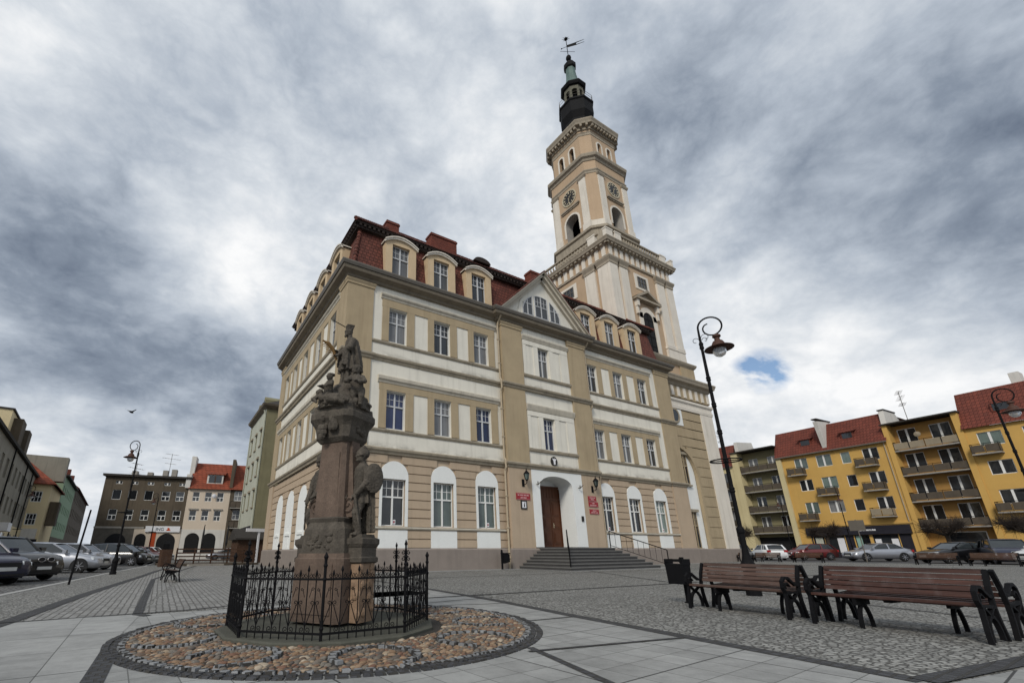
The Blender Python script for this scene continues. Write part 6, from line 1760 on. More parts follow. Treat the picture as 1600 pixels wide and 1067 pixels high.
def shell(name, mt, par, x0, x1, zt, depth, holes, z0=-.4, y=0.0, rd=.2):
    m = MB(); m.wall(x0, x1, z0, zt, holes, y=y, depth=rd); yb = y + depth
    m.quad((x0, yb, z0), (x0, y, z0), (x0, y, zt), (x0, yb, zt)); m.quad((x1, y, z0), (x1, yb, z0), (x1, yb, zt), (x1, y, zt)); m.quad((x1, yb, z0), (x0, yb, z0), (x0, yb, zt), (x1, yb, zt)); m.quad((x0, y, zt), (x1, y, zt), (x1, yb, zt), (x0, yb, zt))
    return m.build(name, mt, par)


def gable_roof(par, x0, x1, y0, y1, ze, zr, mt, over=.3, name='roof', hip=0.0):
    m = MB(); ym = (y0 + y1) / 2; t_ = .15
    a = [(x0 - over, y0 - over, ze), (x1 + over, y0 - over, ze), (x1 + over - hip, ym, zr), (x0 - over + hip, ym, zr), (x0 - over, y1 + over, ze), (x1 + over, y1 + over, ze)]
    b = [(x, y, z - t_) for x, y, z in a]
    m.add(a + b, [(0, 1, 2, 3), (3, 2, 5, 4), (0, 3, 4), (1, 5, 2), (6, 9, 8, 7), (9, 10, 11, 8), (0, 6, 7, 1), (4, 5, 11, 10), (0, 4, 10, 6), (1, 7, 11, 5)])
    return m.build(name, mt, par)


def balcony(par, x0, x1, z, dep, y=0.0, pm='panel_brown', n=3, h=.95):
    m = MB(); m.box(x0, x1, y - dep, y + .02, z - .14, z); b = m.build('balcony', 'slab_conc', par)
    p = MB(); w_ = (x1 - x0) / n
    for k in range(n): p.box(x0 + k * w_ + .05, x0 + (k + 1) * w_ - .05, y - dep + .02, y - dep + .06, z + .10, z + h - .12)
    if y - dep < y - .3 and dep > .5: p.box(x0 + .02, x0 + .06, y - dep + .1, y - .05, z + .1, z + h - .12).box(x1 - .06, x1 - .02, y - dep + .1, y - .05, z + .1, z + h - .12)
    p.build('balcony_panel', pm, b)
    r = MB(); r.tube([(x0 + .03, y, z + h), (x0 + .03, y - dep + .04, z + h), (x1 - .03, y - dep + .04, z + h), (x1 - .03, y, z + h)], .028, 6)
    for k in range(n + 1): r.tube([(x0 + .03 + (x1 - x0 - .06) * k / n, y - dep + .04, z), (x0 + .03 + (x1 - x0 - .06) * k / n, y - dep + .04, z + h)], .024, 6)
    r.build('balcony_rail', 'iron_black', b)
    return b


EZ = frame(65.2, -3.9, -93.7)
EG = 'apartment blocks along the right-hand street'
prr = random.Random(11)
def pp(): return prr.choice(['pane_dark', 'pane_dark', 'pane_curtain', 'pane_green'])
# --- yellow block with punched windows
loc, rz = T(EZ)
YB = thing('apartment_block', 'yellow apartment block with red tiled roof and single balconies above a dark shop front', 'building', loc, rz, EG)
wins = []
for z in (11.15, 8.3, 5.35):
    wins += [(-9.1, z, 1.5, 1.45, 'two'), (-6.5, z, 1.65, 1.5, 'two'), (-4.2, z, .95, 1.4, 'one'), (-1.75, z, 1.5, 1.45, 'two')]
shop = [(-9.9, -8.7, .5, 2.6), (-8.3, -6.6, .4, 2.6), (-5.6, -4.2, .2, 2.6), (-3.9, -1.6, .45, 2.6)]
shell('wall', 'wall_yellow', YB, -11.3, 0.0, 13.1, 10, [(c - w_ / 2, c + w_ / 2, z, z + h_) for c, z, w_, h_, s_ in wins] + shop)
for c, z, w_, h_, s_ in wins: window(YB, c, z, w_, h_, s_, pp(), 'paint_white')
m = MB(); m.box(-11.9, -11.3, -.25, 10, -.4, 13.15); m.build('party_wall', 'wall_cream', YB)
m = MB(); m.box(-11.28, -.02, -.10, -.002, 3.72, 3.95); m.build('ledge', 'wall_yellow', YB)
m = MB(); m.box(-10.4, -.3, -.32, -.003, 2.62, 3.6); sf = m.build('shop_fascia', 'shop_dark', YB)
lettering(sf, -4.9, -3.3, 2.95, 3.3, -.325, [1.0], 'sign_white', 9)
m = MB(); m.box(-10.0, -.5, -.02, -.004, -.2, .4).box(-10.1, -9.95, -.03, -.004, .4, 2.6).box(-8.65, -8.35, -.03, -.004, .4, 2.6).box(-6.5, -5.7, -.03, -.004, .2, 2.6).box(-1.5, -.5, -.03, -.004, .4, 2.6); m.build('shop_surround', 'shop_dark', YB)
for a, b_, c, d in shop: window(YB, (a + b_) / 2, c, b_ - a, d - c, 'shop', 'pane_dark', 'shop_dark')
for x0, x1, z0, z1, mt in ((-7.4, -6.7, .6, 2.3, 'sign_white'), (-5.5, -4.95, .3, 2.5, 'mint_sheet'), (-3.75, -3.2, 1.0, 2.1, 'sign_white'), (-2.3, -1.7, 1.0, 2.1, 'sign_white'), (-9.7, -8.9, 1.3, 2.4, 'wall_mint')):
    m = MB(); m.box(x0, x1, .045, .058, z0, z1); m.build('window_poster', mt, YB)
for x0, x1, z, d in ((-10.6, -8.7, 10.45, .9), (-3.2, -1.2, 10.5, .9), (-7.8, -5.8, 7.55, .9), (-3.1, -1.1, 7.6, .9), (-10.5, -8.6, 4.55, .9), (-3.1, -1.1, 4.6, .9)):
    balcony(YB, x0, x1, z, d, n=2, pm=prr.choice(['panel_brown', 'panel_beige', 'panel_brown']))
m = MB(); m.add([(-11.95, -.35, 13.05), (0.15, -.35, 13.05), (.15, 1.5, 16.75), (-11.95, 1.5, 16.75), (-11.95, 10, 16.6), (.15, 10, 16.6)], [(0, 1, 2, 3), (3, 2, 5, 4)]); m.build('roof', 'tile_red', YB)
m = MB(); m.box(-11.95, .1, -.45, -.3, 12.95, 13.1); m.build('gutter', 'zinc', YB)
def fin(par, x, w_=.45):
    m = MB(); m.loft([[(x, -.1, 13.3), (x + w_, -.1, 13.3), (x + w_, 2.5, 16.4), (x, 2.5, 16.4)], [(x, -.9, 16.9), (x + w_, -.9, 16.9), (x + w_, 2.6, 17.2), (x, 2.6, 17.2)]]); o = m.build('parapet_fin', 'wall_white', par)
    m = MB(); m.box(x - .08, x + w_ + .08, -1.0, 2.7, 17.15, 17.28); m.build('coping', 'roof_felt', o)
fin(YB, -6.2)
for x in (-8.1, -3.5):
    m = MB(); m.box(x - .65, x + .65, .2, 1.2, 14.1, 15.0); d = m.build('roof_dormer', 'tile_red', YB)
    m = MB(); m.loft([[(x - .85, .0, 15.0), (x + .85, .0, 15.0), (x + .85, 1.6, 15.5), (x - .85, 1.6, 15.5)], [(x - .85, .0, 15.1), (x + .85, .0, 15.1), (x + .85, 1.6, 15.6), (x - .85, 1.6, 15.6)]]); m.build('dormer_roof', 'tile_red', d)
    m = MB(); m.box(x - .5, x + .5, .18, .2, 14.25, 14.9); m.build('pane', 'pane_dark', d)
m = MB(); m.tube([(-.25, -.12, 13.0), (-.25, -.12, 3.9)], .05, 6); m.build('drainpipe', 'pipe_paint', YB)

# --- recessed block of balconies
RB = thing('apartment_block', 'ochre apartment bay with four wide rows of balconies between two yellow walls', 'building', loc, rz, EG)
rw = []
for z in (13.0, 10.1, 7.15, 4.25): rw += [(1.6, z, 1.6, 1.35, 'two'), (4.35, z, 1.65, 1.35, 'two')]
shell('wall', 'wall_ochre', RB, .45, 5.75, 14.8, 9, [(c - w_ / 2, c + w_ / 2, z - (.9 if True else 0), z + h_) for c, z, w_, h_, s_ in rw] + [(1.9, 4.9, .8, 2.7)], y=1.2)
for c, z, w_, h_, s_ in rw: window(RB, c, z - .9, w_, h_ + .9, s_, 'pane_dark', 'paint_white', y=1.2)
window(RB, 3.4, .8, 3.0, 1.9, 'shop', 'pane_dark', 'paint_white', y=1.2)
m = MB(); m.box(0.0, .45, -.12, 9, -.4, 14.9).box(5.75, 6.25, -.12, 9, -.4, 14.9); m.build('side_wall', 'wall_yellow', RB)
m = MB(); m.box(-.1, 6.35, -.4, 9.5, 14.9, 15.05); m.build('flat_roof', 'roof_felt', RB)
for i, z in enumerate((11.78, 8.95, 6.02, 3.2)): balcony(RB, .46, 5.74, z, 1.2, y=1.2, n=4, pm='panel_beige' if i == 0 else 'panel_brown')
m = MB(); m.loft([[(-.15, .6, 14.9), (.35, .6, 14.9), (.35, 6, 14.9), (-.15, 6, 14.9)], [(-.15, .9, 16.95), (.35, .9, 16.95), (.35, 4.0, 16.9), (-.15, 4.0, 16.9)]]); m.build('parapet_fin', 'wall_white', RB)
m = MB(); m.box(-.22, .42, .8, 4.1, 16.95, 17.08); m.build('coping', 'roof_felt', RB)
t = tag(MB().lathe([(.30, 0), (.28, .03), (.08, .08), (.0, .09)], 16).build('satellite_dish', 'panel_beige', None, (0, 0, 0)), 'white satellite dish on the top balcony of the ochre bay', 'dish')
def wpt(fr, x, y, z): return (fr[0] + x * cos(fr[2]) - y * sin(fr[2]), fr[1] + x * sin(fr[2]) + y * cos(fr[2]), z)
t.location = wpt(EZ, 2.75, .0, 13.3); t.rotation_euler = (R(90), 0, EZ[2])
def antenna(loc_, h_, label, rzz=0.0):
    m = MB(); m.tube([(0, 0, 0), (0, 0, h_)], .035, 5)
    for z, l_ in ((h_ - .1, .9), (h_ - .8, 1.3), (h_ - 1.6, .8)):
        m.tube([(-l_, 0, z), (l_, 0, z)], .02, 4)
        for k in range(7): x = -l_ + 2 * l_ * k / 6; m.tube([(x, -.3, z), (x, .3, z)], .012, 4)
    o = m.build('aerial', 'zinc', None, loc_, rzz); return tag(o, label, 'aerial', 'roof aerials')
antenna(wpt(EZ, 1.6, 3, 15.0), 4.2, 'tall roof aerial above the ochre balcony bay', R(20))

# --- right yellow block
RY = thing('apartment_block', 'yellow apartment block cut by the right edge, with higher red roof', 'building', loc, rz, EG)
wins = []
for z, hh in ((11.0, 1.4), (8.05, 1.4), (5.15, 1.4)): wins += [(7.85, z, 1.7, hh, 'two'), (10.9, z, 1.7, hh, 'two'), (14, z, 1.6, hh, 'two')]
shell('wall', 'wall_yellow', RY, 6.25, 18, 13.0, 10, [(c - w_ / 2, c + w_ / 2, z, z + h_) for c, z, w_, h_, s_ in wins])
for c, z, w_, h_, s_ in wins: window(RY, c, z, w_, h_, s_, pp(), 'paint_white')
balcony(RY, 6.4, 8.4, 10.2, .9, n=2); balcony(RY, 6.6, 8.7, 4.4, .9, n=2); balcony(RY, 10, 12, 7.3, .9, n=2)
m = MB(); m.add([(6.2, -.35, 12.95), (18.1, -.35, 12.95), (18.1, 1.6, 17.1), (6.2, 1.6, 17.1), (6.2, 10, 17), (18.1, 10, 17), (6.2, 10, 12.95)], [(0, 1, 2, 3), (3, 2, 5, 4), (0, 3, 4, 6)]); m.build('roof', 'tile_red', RY)
m = MB(); m.box(8.6, 10.0, .2, 1.3, 14.3, 15.2); d = m.build('roof_dormer', 'tile_red', RY); m = MB(); m.box(8.75, 9.85, .18, .2, 14.4, 15.1); m.build('pane', 'pane_dark', d)
m = MB(); m.box(10.3, 11.0, 2, 3.5, 17, 18.3); m.build('chimney', 'wall_white', RY)
m = MB(); m.box(6.6, 17, -.3, -.003, 2.7, 3.5); m.build('shop_fascia', 'shop_dark', RY)
m = MB(); m.box(8.0, 17, -.02, -.004, .2, 2.6); m.build('shop_window', 'pane_dark', RY)

# --- olive balcony block with its cream neighbour
OB = thing('apartment_block', 'olive apartment bay with cream side walls and four rows of dark balconies', 'building', loc, rz, EG)
ow = []
for z in (12.2, 9.4, 6.65, 3.85): ow += [(-15.6, z, 1.3, 1.6, 'two'), (-13.0, z, 1.3, 1.6, 'two')]
shell('wall', 'wall_olive', OB, -17.0, -11.9, 14.75, 9, [(c - w_ / 2, c + w_ / 2, z, z + h_) for c, z, w_, h_, s_ in ow], y=1.2)
for c, z, w_, h_, s_ in ow: window(OB, c, z, w_, h_, s_, prr.choice(['pane_dark', 'pane_curtain']), 'paint_white', y=1.2)
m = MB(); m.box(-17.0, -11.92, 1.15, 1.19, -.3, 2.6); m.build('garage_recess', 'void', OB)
m = MB(); m.box(-17.9, -17.0, -.12, 9, -.4, 14.85); m.build('side_wall', 'wall_cream', OB)
m = MB(); m.box(-18.0, -11.85, -.35, 9.5, 14.85, 15.0); m.build('flat_roof', 'roof_felt', OB)
for z in (11.78, 8.95, 6.0, 3.2): balcony(OB, -16.98, -11.94, z, 1.2, y=1.2, n=4)
m = MB(); m.loft([[(-17.4, .5, 15.0), (-16.9, .5, 15.0), (-16.9, 5, 15.0), (-17.4, 5, 15.0)], [(-17.4, .5, 16.6), (-16.9, .5, 16.6), (-16.9, 4.5, 16.9), (-17.4, 4.5, 16.9)]]); m.build('parapet_fin', 'wall_white', OB)
CB_ = thing('apartment_block', 'cream apartment block with red roof behind the lamp, half hidden by the tower', 'building', loc, rz, EG)
cw = []
for z in (10.5, 7.9, 5.0): cw += [(-19.6, z, 1.2, 1.6, 'two'), (-22.5, z, 1.4, 1.5, 'two'), (-26, z, 1.4, 1.5, 'two')]
shell('wall', 'wall_cream', CB_, -34, -17.95, 13.0, 10, [(c - w_ / 2, c + w_ / 2, z, z + h_) for c, z, w_, h_, s_ in cw])
for c, z, w_, h_, s_ in cw: window(CB_, c, z, w_, h_, s_, 'pane_curtain', 'paint_white')
for z in (9.7, 7.0, 4.2): balcony(CB_, -20.6, -18.7, z, .9, n=2)
m = MB(); m.add([(-34, -.35, 12.95), (-17.9, -.35, 12.95), (-17.9, 1.5, 16.5), (-34, 1.5, 16.5), (-34, 10, 16.4), (-17.9, 10, 16.4), (-17.9, 10, 13)], [(0, 1, 2, 3), (3, 2, 5, 4), (1, 6, 5, 2)]); m.build('roof', 'tile_red', CB_)
antenna(wpt(EZ, -20.2, 2, 16.5), 2.6, 'small roof aerial on the cream block behind the lamp', .4)

# --- brown house, cream bank house and dark balcony house at the back left
BZF = frame(-10.2, 59, -10); loc, rz = T(BZF)
BG = 'old houses closing the square on the left'
BR = thing('town_house', 'soot-brown plastered house with white windows and a white bank sign', 'building', loc, rz, BG)
wins = [(x, 8.3, 1.1, 1.4, 'one' if i < 3 else 'tee') for i, x in enumerate((-3.4, -1.4, .65, 2.9, 4.8))] + [(x, 5.42, 1.05, 1.5, 'tee') for x in (-3.42, -1.4, .6, 2.8, 4.76)] + [(x, 10.55, .85, .45, 'two') for x in (-3.4, -1.4, .65, 2.85, 4.85)]
shell('wall', 'wall_brown', BR, -5.2, 5.78, 11.7, 9, [(c - w_ / 2, c + w_ / 2, z, z + h_) for c, z, w_, h_, s_ in wins])
for c, z, w_, h_, s_ in wins: window(BR, c, z, w_, h_, s_, 'pane_dark', 'paint_white')
m = MB(); m.box(-5.5, 6.0, -.45, 9.2, 11.65, 11.95); m.build('eave', 'roof_felt', BR)
m = MB(); m.box(-5.2, -.25, -.10, -.003, -.3, 4.25); m.build('stone_base', 'wall_stone', BR); m = MB(); m.box(-.25, 5.78, -.10, -.003, -.3, 4.25); m.build('plaster_base', 'wall_pink', BR); m = MB(); m.box(-5.25, .9, -.16, -.003, 4.25, 4.5); m.build('ledge', 'slab_conc', BR)
for c, w_, zs in ((-2.3, 1.25, 2.3), (.7, .7, 2.85), (4.0, 1.2, 2.4)):
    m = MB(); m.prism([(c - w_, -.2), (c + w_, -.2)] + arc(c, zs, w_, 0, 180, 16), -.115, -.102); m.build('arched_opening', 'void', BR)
m = MB(); m.box(1.15, 5.6, -.30, -.103, 3.78, 4.62); sg = m.build('bank_sign', 'sign_white', BR)
mat('ing_blue', (.012, .03, .05), rough=.4); mat('ing_orange', (.50, .07, .02), rough=.4)
fc = bpy.data.curves.new('letters', 'FONT'); fc.body = 'ING'; fc.size = .62; fc.extrude = .01
fo = bpy.data.objects.new('letters', fc); COL.objects.link(fo)
fme = bpy.data.meshes.new_from_object(fo.evaluated_get(bpy.context.evaluated_depsgraph_get())); bpy.data.objects.remove(fo)
fme.materials.clear(); fme.materials.append(MATS['ing_blue'])
fo = link('letters', fme, sg, (2.45, -.312, 3.98)); fo.rotation_euler = (R(90), 0, 0)
m = MB(); m.prism([(3.85, 3.98), (4.42, 3.98), (4.36, 4.10), (4.20, 4.14), (4.30, 4.22), (4.18, 4.38), (4.02, 4.40), (3.94, 4.30), (4.02, 4.20), (3.88, 4.14)], -.325, -.302); m.build('emblem', 'ing_orange', sg)
m = MB(); m.box(1.95, 2.6, -.14, -.102, .0, 3.72); m.build('orange_panel', 'orange_panel', BR)
for x, h_ in ((-2.2, .9), (-.15, .8), (1.9, 1.2), (3.1, 1.4)):
    m = MB(); m.box(x - .35, x + .35, 2, 3, 11.9, 11.95 + h_); m.build('chimney', 'slab_conc', BR)
antenna(wpt(BZF, 2.3, 2.5, 12.9), 3.0, 'cluster aerial on the chimney of the soot-brown house', .3)
antenna(wpt(BZF, -2.2, 2.5, 12.7), 1.4, 'short aerial at the left end of the soot-brown house roof', .8)

CR2 = thing('town_house', 'cream-pink house with steep orange-red roof and two dark arches', 'building', loc, rz, BG)
wins = [(x, 8.38, .95, 1.4, 'tee') for x in (7.0, 8.7, 10.38)] + [(x, 5.5, .95, 1.5, 'tee') for x in (6.92, 8.6, 10.3)]
shell('wall', 'wall_pink', CR2, 5.8, 11.75, 10.35, 9, [(c - w_ / 2, c + w_ / 2, z, z + h_) for c, z, w_, h_, s_ in wins])
for c, z, w_, h_, s_ in wins: window(CR2, c, z, w_, h_, s_, 'pane_dark', 'paint_white')
for c in (6.92, 8.6, 10.3): m = MB(); m.box(c - .65, c + .65, -.15, -.003, 7.1, 7.3); m.build('window_hood', 'slab_conc', CR2)
m = MB(); m.box(5.8, 11.75, -.06, -.003, -.3, 4.2); m.build('plaster_base', 'wall_white', CR2)
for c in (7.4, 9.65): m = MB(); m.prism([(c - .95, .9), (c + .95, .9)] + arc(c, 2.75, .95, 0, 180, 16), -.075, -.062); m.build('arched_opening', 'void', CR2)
m = MB(); m.add([(5.75, -.4, 10.25), (11.75, -.4, 10.25), (11.75, 3.4, 14.8), (5.75, 3.4, 14.8), (11.75, 8, 10.25), (5.75, 8, 10.25)], [(0, 1, 2, 3), (3, 2, 4, 5), (0, 3, 5), (1, 4, 2)]); rf = m.build('roof', 'tile_bright', CR2)
m = MB(); m.box(5.3, 5.95, -.3, 4.0, 10.3, 12.4).box(5.3, 5.95, 1.8, 4.2, 12.4, 15.6); m.build('fire_wall', 'wall_white', CR2)
m = MB(); m.box(8.1, 10.4, .4, 2.6, 11.2, 12.6); d = m.build('roof_dormer', 'wall_white', rf); m = MB(); m.loft([[(7.8, .2, 12.6), (10.7, .2, 12.6), (10.7, 2.8, 13.4), (7.8, 2.8, 13.4)], [(7.8, .2, 12.75), (10.7, .2, 12.75), (10.7, 2.8, 13.5), (7.8, 2.8, 13.5)]]); m.build('dormer_roof', 'tile_bright', d); m = MB(); m.box(8.35, 10.15, .36, .4, 11.35, 12.45); m.build('pane', 'pane_dark', d); m = MB(); m.box(9.15, 9.35, .33, .36, 11.35, 12.45); m.build('mullion', 'wood_brown', d)
t = tag(MB().lathe([(.35, 0), (.33, .03), (.1, .10), (.0, .11)], 14).build('satellite_dish', 'sign_white', None, wpt(BZF, 9.55, -.35, 9.2)), 'white satellite dish on the cream-pink house', 'dish'); t.rotation_euler = (R(80), 0, BZF[2] + .5)
DB = thing('town_house', 'dark narrow house with red roof and iron balconies beside the cream-pink house', 'building', loc, rz, BG)
wins = [(13.2, 8.6, 1.7, 1.5, 'bars'), (13.2, 5.7, 1.6, 1.5, 'bars')]
shell('wall', 'wall_brown', DB, 11.78, 17.5, 10.4, 9, [(c - w_ / 2, c + w_ / 2, z, z + h_) for c, z, w_, h_, s_ in wins])
for c, z, w_, h_, s_ in wins: window(DB, c, z, w_, h_, s_, 'pane_curtain', 'paint_white', y=-.1)
balcony(DB, 12.0, 14.4, 7.5, 1.0, n=3); balcony(DB, 12.1, 14.5, 4.5, 1.0, n=3)
m = MB(); m.add([(11.78, -.4, 10.3), (17.6, -.4, 10.3), (17.6, 3.4, 14.8), (11.78, 3.4, 14.8), (17.6, 8, 10.3), (11.78, 8, 10.3)], [(0, 1, 2, 3), (3, 2, 4, 5), (0, 3, 5), (1, 4, 2)]); rf = m.build('roof', 'tile_bright', DB)
m = MB(); m.box(11.5, 11.95, -.2, 3.8, 10.6, 15.1); m.build('chimney', 'wall_brown', DB)
m = MB(); m.box(13.6, 15.2, .4, 2.6, 11.2, 12.6); d = m.build('roof_dormer', 'wall_white', rf); m = MB(); m.box(13.75, 15.05, .36, .4, 11.3, 12.45); m.build('pane', 'pane_dark', d)

# --- mint and moss corner house left behind the town hall
MH = thing('corner_house', 'narrow house with pale green street front and mossy side wall left of the town hall', 'building', (1.15, 30, 0), 0)
m = MB(); m.box(0, 9, 0, 10, -.4, 16.6); m.build('side_wall', 'wall_moss', MH)
h = []
for y in (1.8, 4.9, 8.0): h += [(10 - y - .5, 10 - y + .5, z, z + 1.7) for z in (5.6, 9.0, 12.4)]
fr = R(-90); m = MB(); m.wall(0, 10, -.4, 16.6, h, y=-.06, depth=.2); m.build('front_wall', 'wall_mint', MH, (0, 10, 0), fr)
for a, b_, c, d_ in h:
    window(MH, (a + b_) / 2, c, 1.0, 1.7, 'cross', 'pane_dark', 'paint_white', y=-.06, org=(0, 10), rz=fr)
    m = MB(); m.box(a - .12, b_ + .12, -.22, -.07, d_ + .1, d_ + .32).box(a - .1, b_ + .1, -.18, -.07, c - .16, c); m.build('window_hood', 'moulding', MH, (0, 10, 0), fr)
m = MB(); sweep(m, [(0, 10), (0, 0), (9, 0)], [(0.06, 16.3), (.2, 16.4), (.5, 16.6), (.6, 16.8), (0, 16.85)]); m.build('cornice', 'cornice_dark', MH)
m = MB(); m.loft([[(-.3, -.2, 16.85), (9, -.2, 16.85), (9, 10, 16.85), (-.3, 10, 16.85)], [(2.5, 2.5, 18.6), (9, 2.5, 18.6), (9, 8, 18.6), (2.5, 8, 18.6)]]); m.build('roof', 'roof_felt', MH)
m = MB(); m.box(2, 9.5, -.14, -.065, 2.6, 3.6); m.build('shop_sign', 'shop_dark', MH, (0, 10, 0), fr); m = MB(); m.box(2.5, 4.2, -.10, -.065, .2, 2.5).box(5, 7, -.10, -.065, .2, 2.5); m.build('shop_window', 'pane_dark', MH, (0, 10, 0), fr)
m = MB(); m.tube([(-.14, 9.8, 16.3), (-.14, 9.8, .3)], .07, 6); m.build('drainpipe', 'wall_mint', MH); m = MB(); m.tube([(-.25, 0.3, 16.2), (-.12, .3, 15.6), (-.12, .3, .2)], .07, 6); m.build('drainpipe', 'wall_mint', MH)

for y in (2.6, 6.2):
    m = MB(); m.prism([(-.7, 16.8), (.7, 16.8), (.7, 18.0), (0, 18.5), (-.7, 18.0)], -.2, 1.6); d = m.build('roof_dormer', 'wall_moss', MH, (.2, y, 0), fr); m = MB(); m.box(-.4, .4, -.24, -.205, 17.0, 17.9); m.build('pane', 'pane_dark', d)

# --- left row
LZ = frame(-20.5, 35, 96); loc, rz = T(LZ)
GHH = thing('town_house', 'long grey plastered house at the left edge with shops below', 'building', loc, rz, BG)
wins = []
for k in range(16):
    x = -14.5 + k * 3.1; wins += [(x, 7.7, 1.5, 1.8, 'two'), (x, 4.8, 1.5, 1.7, 'two')]
shell('wall', 'wall_grey', GHH, -18, 34.5, 10.75, 10, [(c - w_ / 2, c + w_ / 2, z, z + h_) for c, z, w_, h_, s_ in wins])
for c, z, w_, h_, s_ in wins: window(GHH, c, z, w_, h_, s_, prr.choice(['pane_dark', 'pane_dark', 'pane_curtain']), 'wall_grey')
m = MB(); m.box(-18, 34.6, -.12, -.003, -.3, 3.9); m.build('shop_base', 'wall_sand', GHH)
for k in range(9): x = -13 + k * 5.2; m = MB(); m.box(x, x + 2.6, -.16, -.125, .2, 3.0); m.build('shop_window', 'pane_dark', GHH)
m = MB(); m.loft([[(-18.5, -.3, 10.7), (35.2, -.3, 10.9), (35.2, 10, 10.9), (-18.5, 10, 10.7)], [(-18.5, -.35, 10.9), (35.2, -.35, 11.15), (35.2, 10, 11.15), (-18.5, 10, 10.9)], [(-16.5, 4, 14.6), (33.2, 4, 14.6), (33.2, 6, 14.6), (-16.5, 6, 14.6)]]); m.build('roof', 'roof_felt', GHH)
for x in (2.5, 13.5, 20, 28): m = MB(); m.tube([(x, -.14, 11.0), (x, -.14, .2)], .07, 6); m.build('drainpipe', 'iron_black', GHH)
m = MB(); m.box(4.0, 6.4, -1.0, -.17, 3.0, 3.8); m.build('hanging_sign', 'sign_white', GHH)
t = thing('rear_house', 'tall ochre fire wall with chimneys above the grey house at the left edge', 'building', (-27.6, 46, 0), R(6), BG)
m = MB(); m.box(-6, 3.6, 0, 9, 9, 16.7); m.build('fire_wall', 'wall_sand', t); m = MB(); m.box(-6.1, 3.75, -.1, 9.1, 16.7, 16.9); m.build('coping', 'roof_felt', t); m = MB(); m.box(3.6, 4.5, 2, 5, 9, 16.2).box(3.7, 4.9, 5.5, 8, 9, 15.6); m.build('chimney', 'wall_brown', t); m = MB(); m.box(-.9, .1, 1, 2, 16.8, 19.4); m.build('chimney', 'wall_brown', t)

SH = thing('town_house', 'cream corner house with red hip roof beyond the grey house', 'building', (-21.1, 59.7, 0), R(4), BG)
h = [(-1.85, -.75, 7.5, 8.95), (-1.85, -.75, 4.5, 6.0), (-5.2, -4.1, 7.5, 8.95), (-5.2, -4.1, 4.5, 6.0), (-8.6, -7.5, 7.5, 8.95)]
m = MB(); m.box(-11, -.01, .25, 13, -.4, 10.0); m.build('rear_wall', 'wall_sand', SH)
m = MB(); m.wall(-11, 0, -.4, 10.0, h, y=0); m.build('end_wall', 'wall_sand', SH)
for a, b_, c, d_ in h: window(SH, (a + b_) / 2, c, b_ - a, d_ - c, 'bars', 'pane_dark', 'paint_white', y=-.12)
sw = [(x - .45, x + .45, z, z + 1.6) for x in (2, 4.6, 7.2, 9.8) for z in (7.4, 4.6)]
m = MB(); m.wall(0, 13, -.4, 10.0, sw, y=0); m.build('street_wall', 'wall_sand', SH, (0, 0, 0), R(90))
for a, b_, c, d_ in sw: window(SH, (a + b_) / 2, c, .9, 1.6, 'two', 'pane_dark', 'paint_white', org=(0, 0), rz=R(90))
gable_roof(SH, -11, 0, 0, 13, 10.0, 14.6, 'tile_bright', .5, hip=5.4)
m = MB(); m.box(-11, -.3, -.7, -.003, 2.7, 4.0); m.build('shop_fascia', 'wall_white', SH); m = MB(); m.box(-11, -.1, -.1, -.003, -.3, 2.7); m.build('shop_front', 'shop_dark', SH); m = MB(); m.box(-2.6, -1.2, -.16, -.11, .2, 2.5); m.build('shop_poster', 'mint_sheet', SH)
m = MB(); m.box(-4.5, .6, 5, 7, 11, 14.6); m.build('chimney', 'wall_grey', SH)
m = MB(); m.box(2.2, 4.6, -1.1, -.05, 4.6, 7.8); m.build('bay_window', 'wall_brown', SH, (0, 0, 0), R(90))
GN = thing('town_house', 'green plastered apartment house beyond the cream corner house', 'building', (-21.1, 59.7, 0), R(94), BG)
wins = [(15 + k * 3.0, z, 1.1, 1.3, 'two') for k in range(7) for z in (4.6, 7.4, 10.2)]
shell('wall', 'wall_green', GN, 13.2, 36, 12.9, 10, [(c - w_ / 2, c + w_ / 2, z, z + h_) for c, z, w_, h_, s_ in wins])
for c, z, w_, h_, s_ in wins: window(GN, c, z, w_, h_, s_, 'pane_dark', 'wall_green')
m = MB(); m.box(13, 36.2, -.5, 10, 12.9, 13.15); m.build('eave', 'roof_felt', GN); m = MB(); m.box(13.2, 36, -.06, -.003, -.3, 3.4); m.build('shop_front', 'wall_brown', GN)
BN = thing('town_house', 'row of brownish houses at the far end of the left street', 'building', (-21.1, 59.7, 0), R(94), BG)
wins = [(39 + k * 4.2, z, 1.3, 1.6, 'two') for k in range(10) for z in (4.8, 8.0, 11.0)]
shell('wall', 'wall_brown', BN, 36.1, 80, 13.6, 10, [(c - w_ / 2, c + w_ / 2, z, z + h_) for c, z, w_, h_, s_ in wins])
for c, z, w_, h_, s_ in wins: window(BN, c, z, w_, h_, s_, 'pane_dark', 'slab_conc')
m = MB(); m.loft([[(35.8, -.6, 13.5), (80, -.6, 13.5), (80, 10, 13.5), (35.8, 10, 13.5)], [(36, 3.5, 16.6), (80, 3.5, 16.6), (80, 6, 16.6), (36, 6, 16.6)]]); m.build('roof', 'tile_red', BN)
for x in (42, 52): m = MB(); m.box(x, x + 1, 2, 3, 14.5, 18); m.build('chimney', 'brick', BN)
antenna(wpt((-21.1, 59.7, R(4)), -5.5, 5, 14.2), 2.4, 'thin aerial on the roof of the cream corner house', .5)

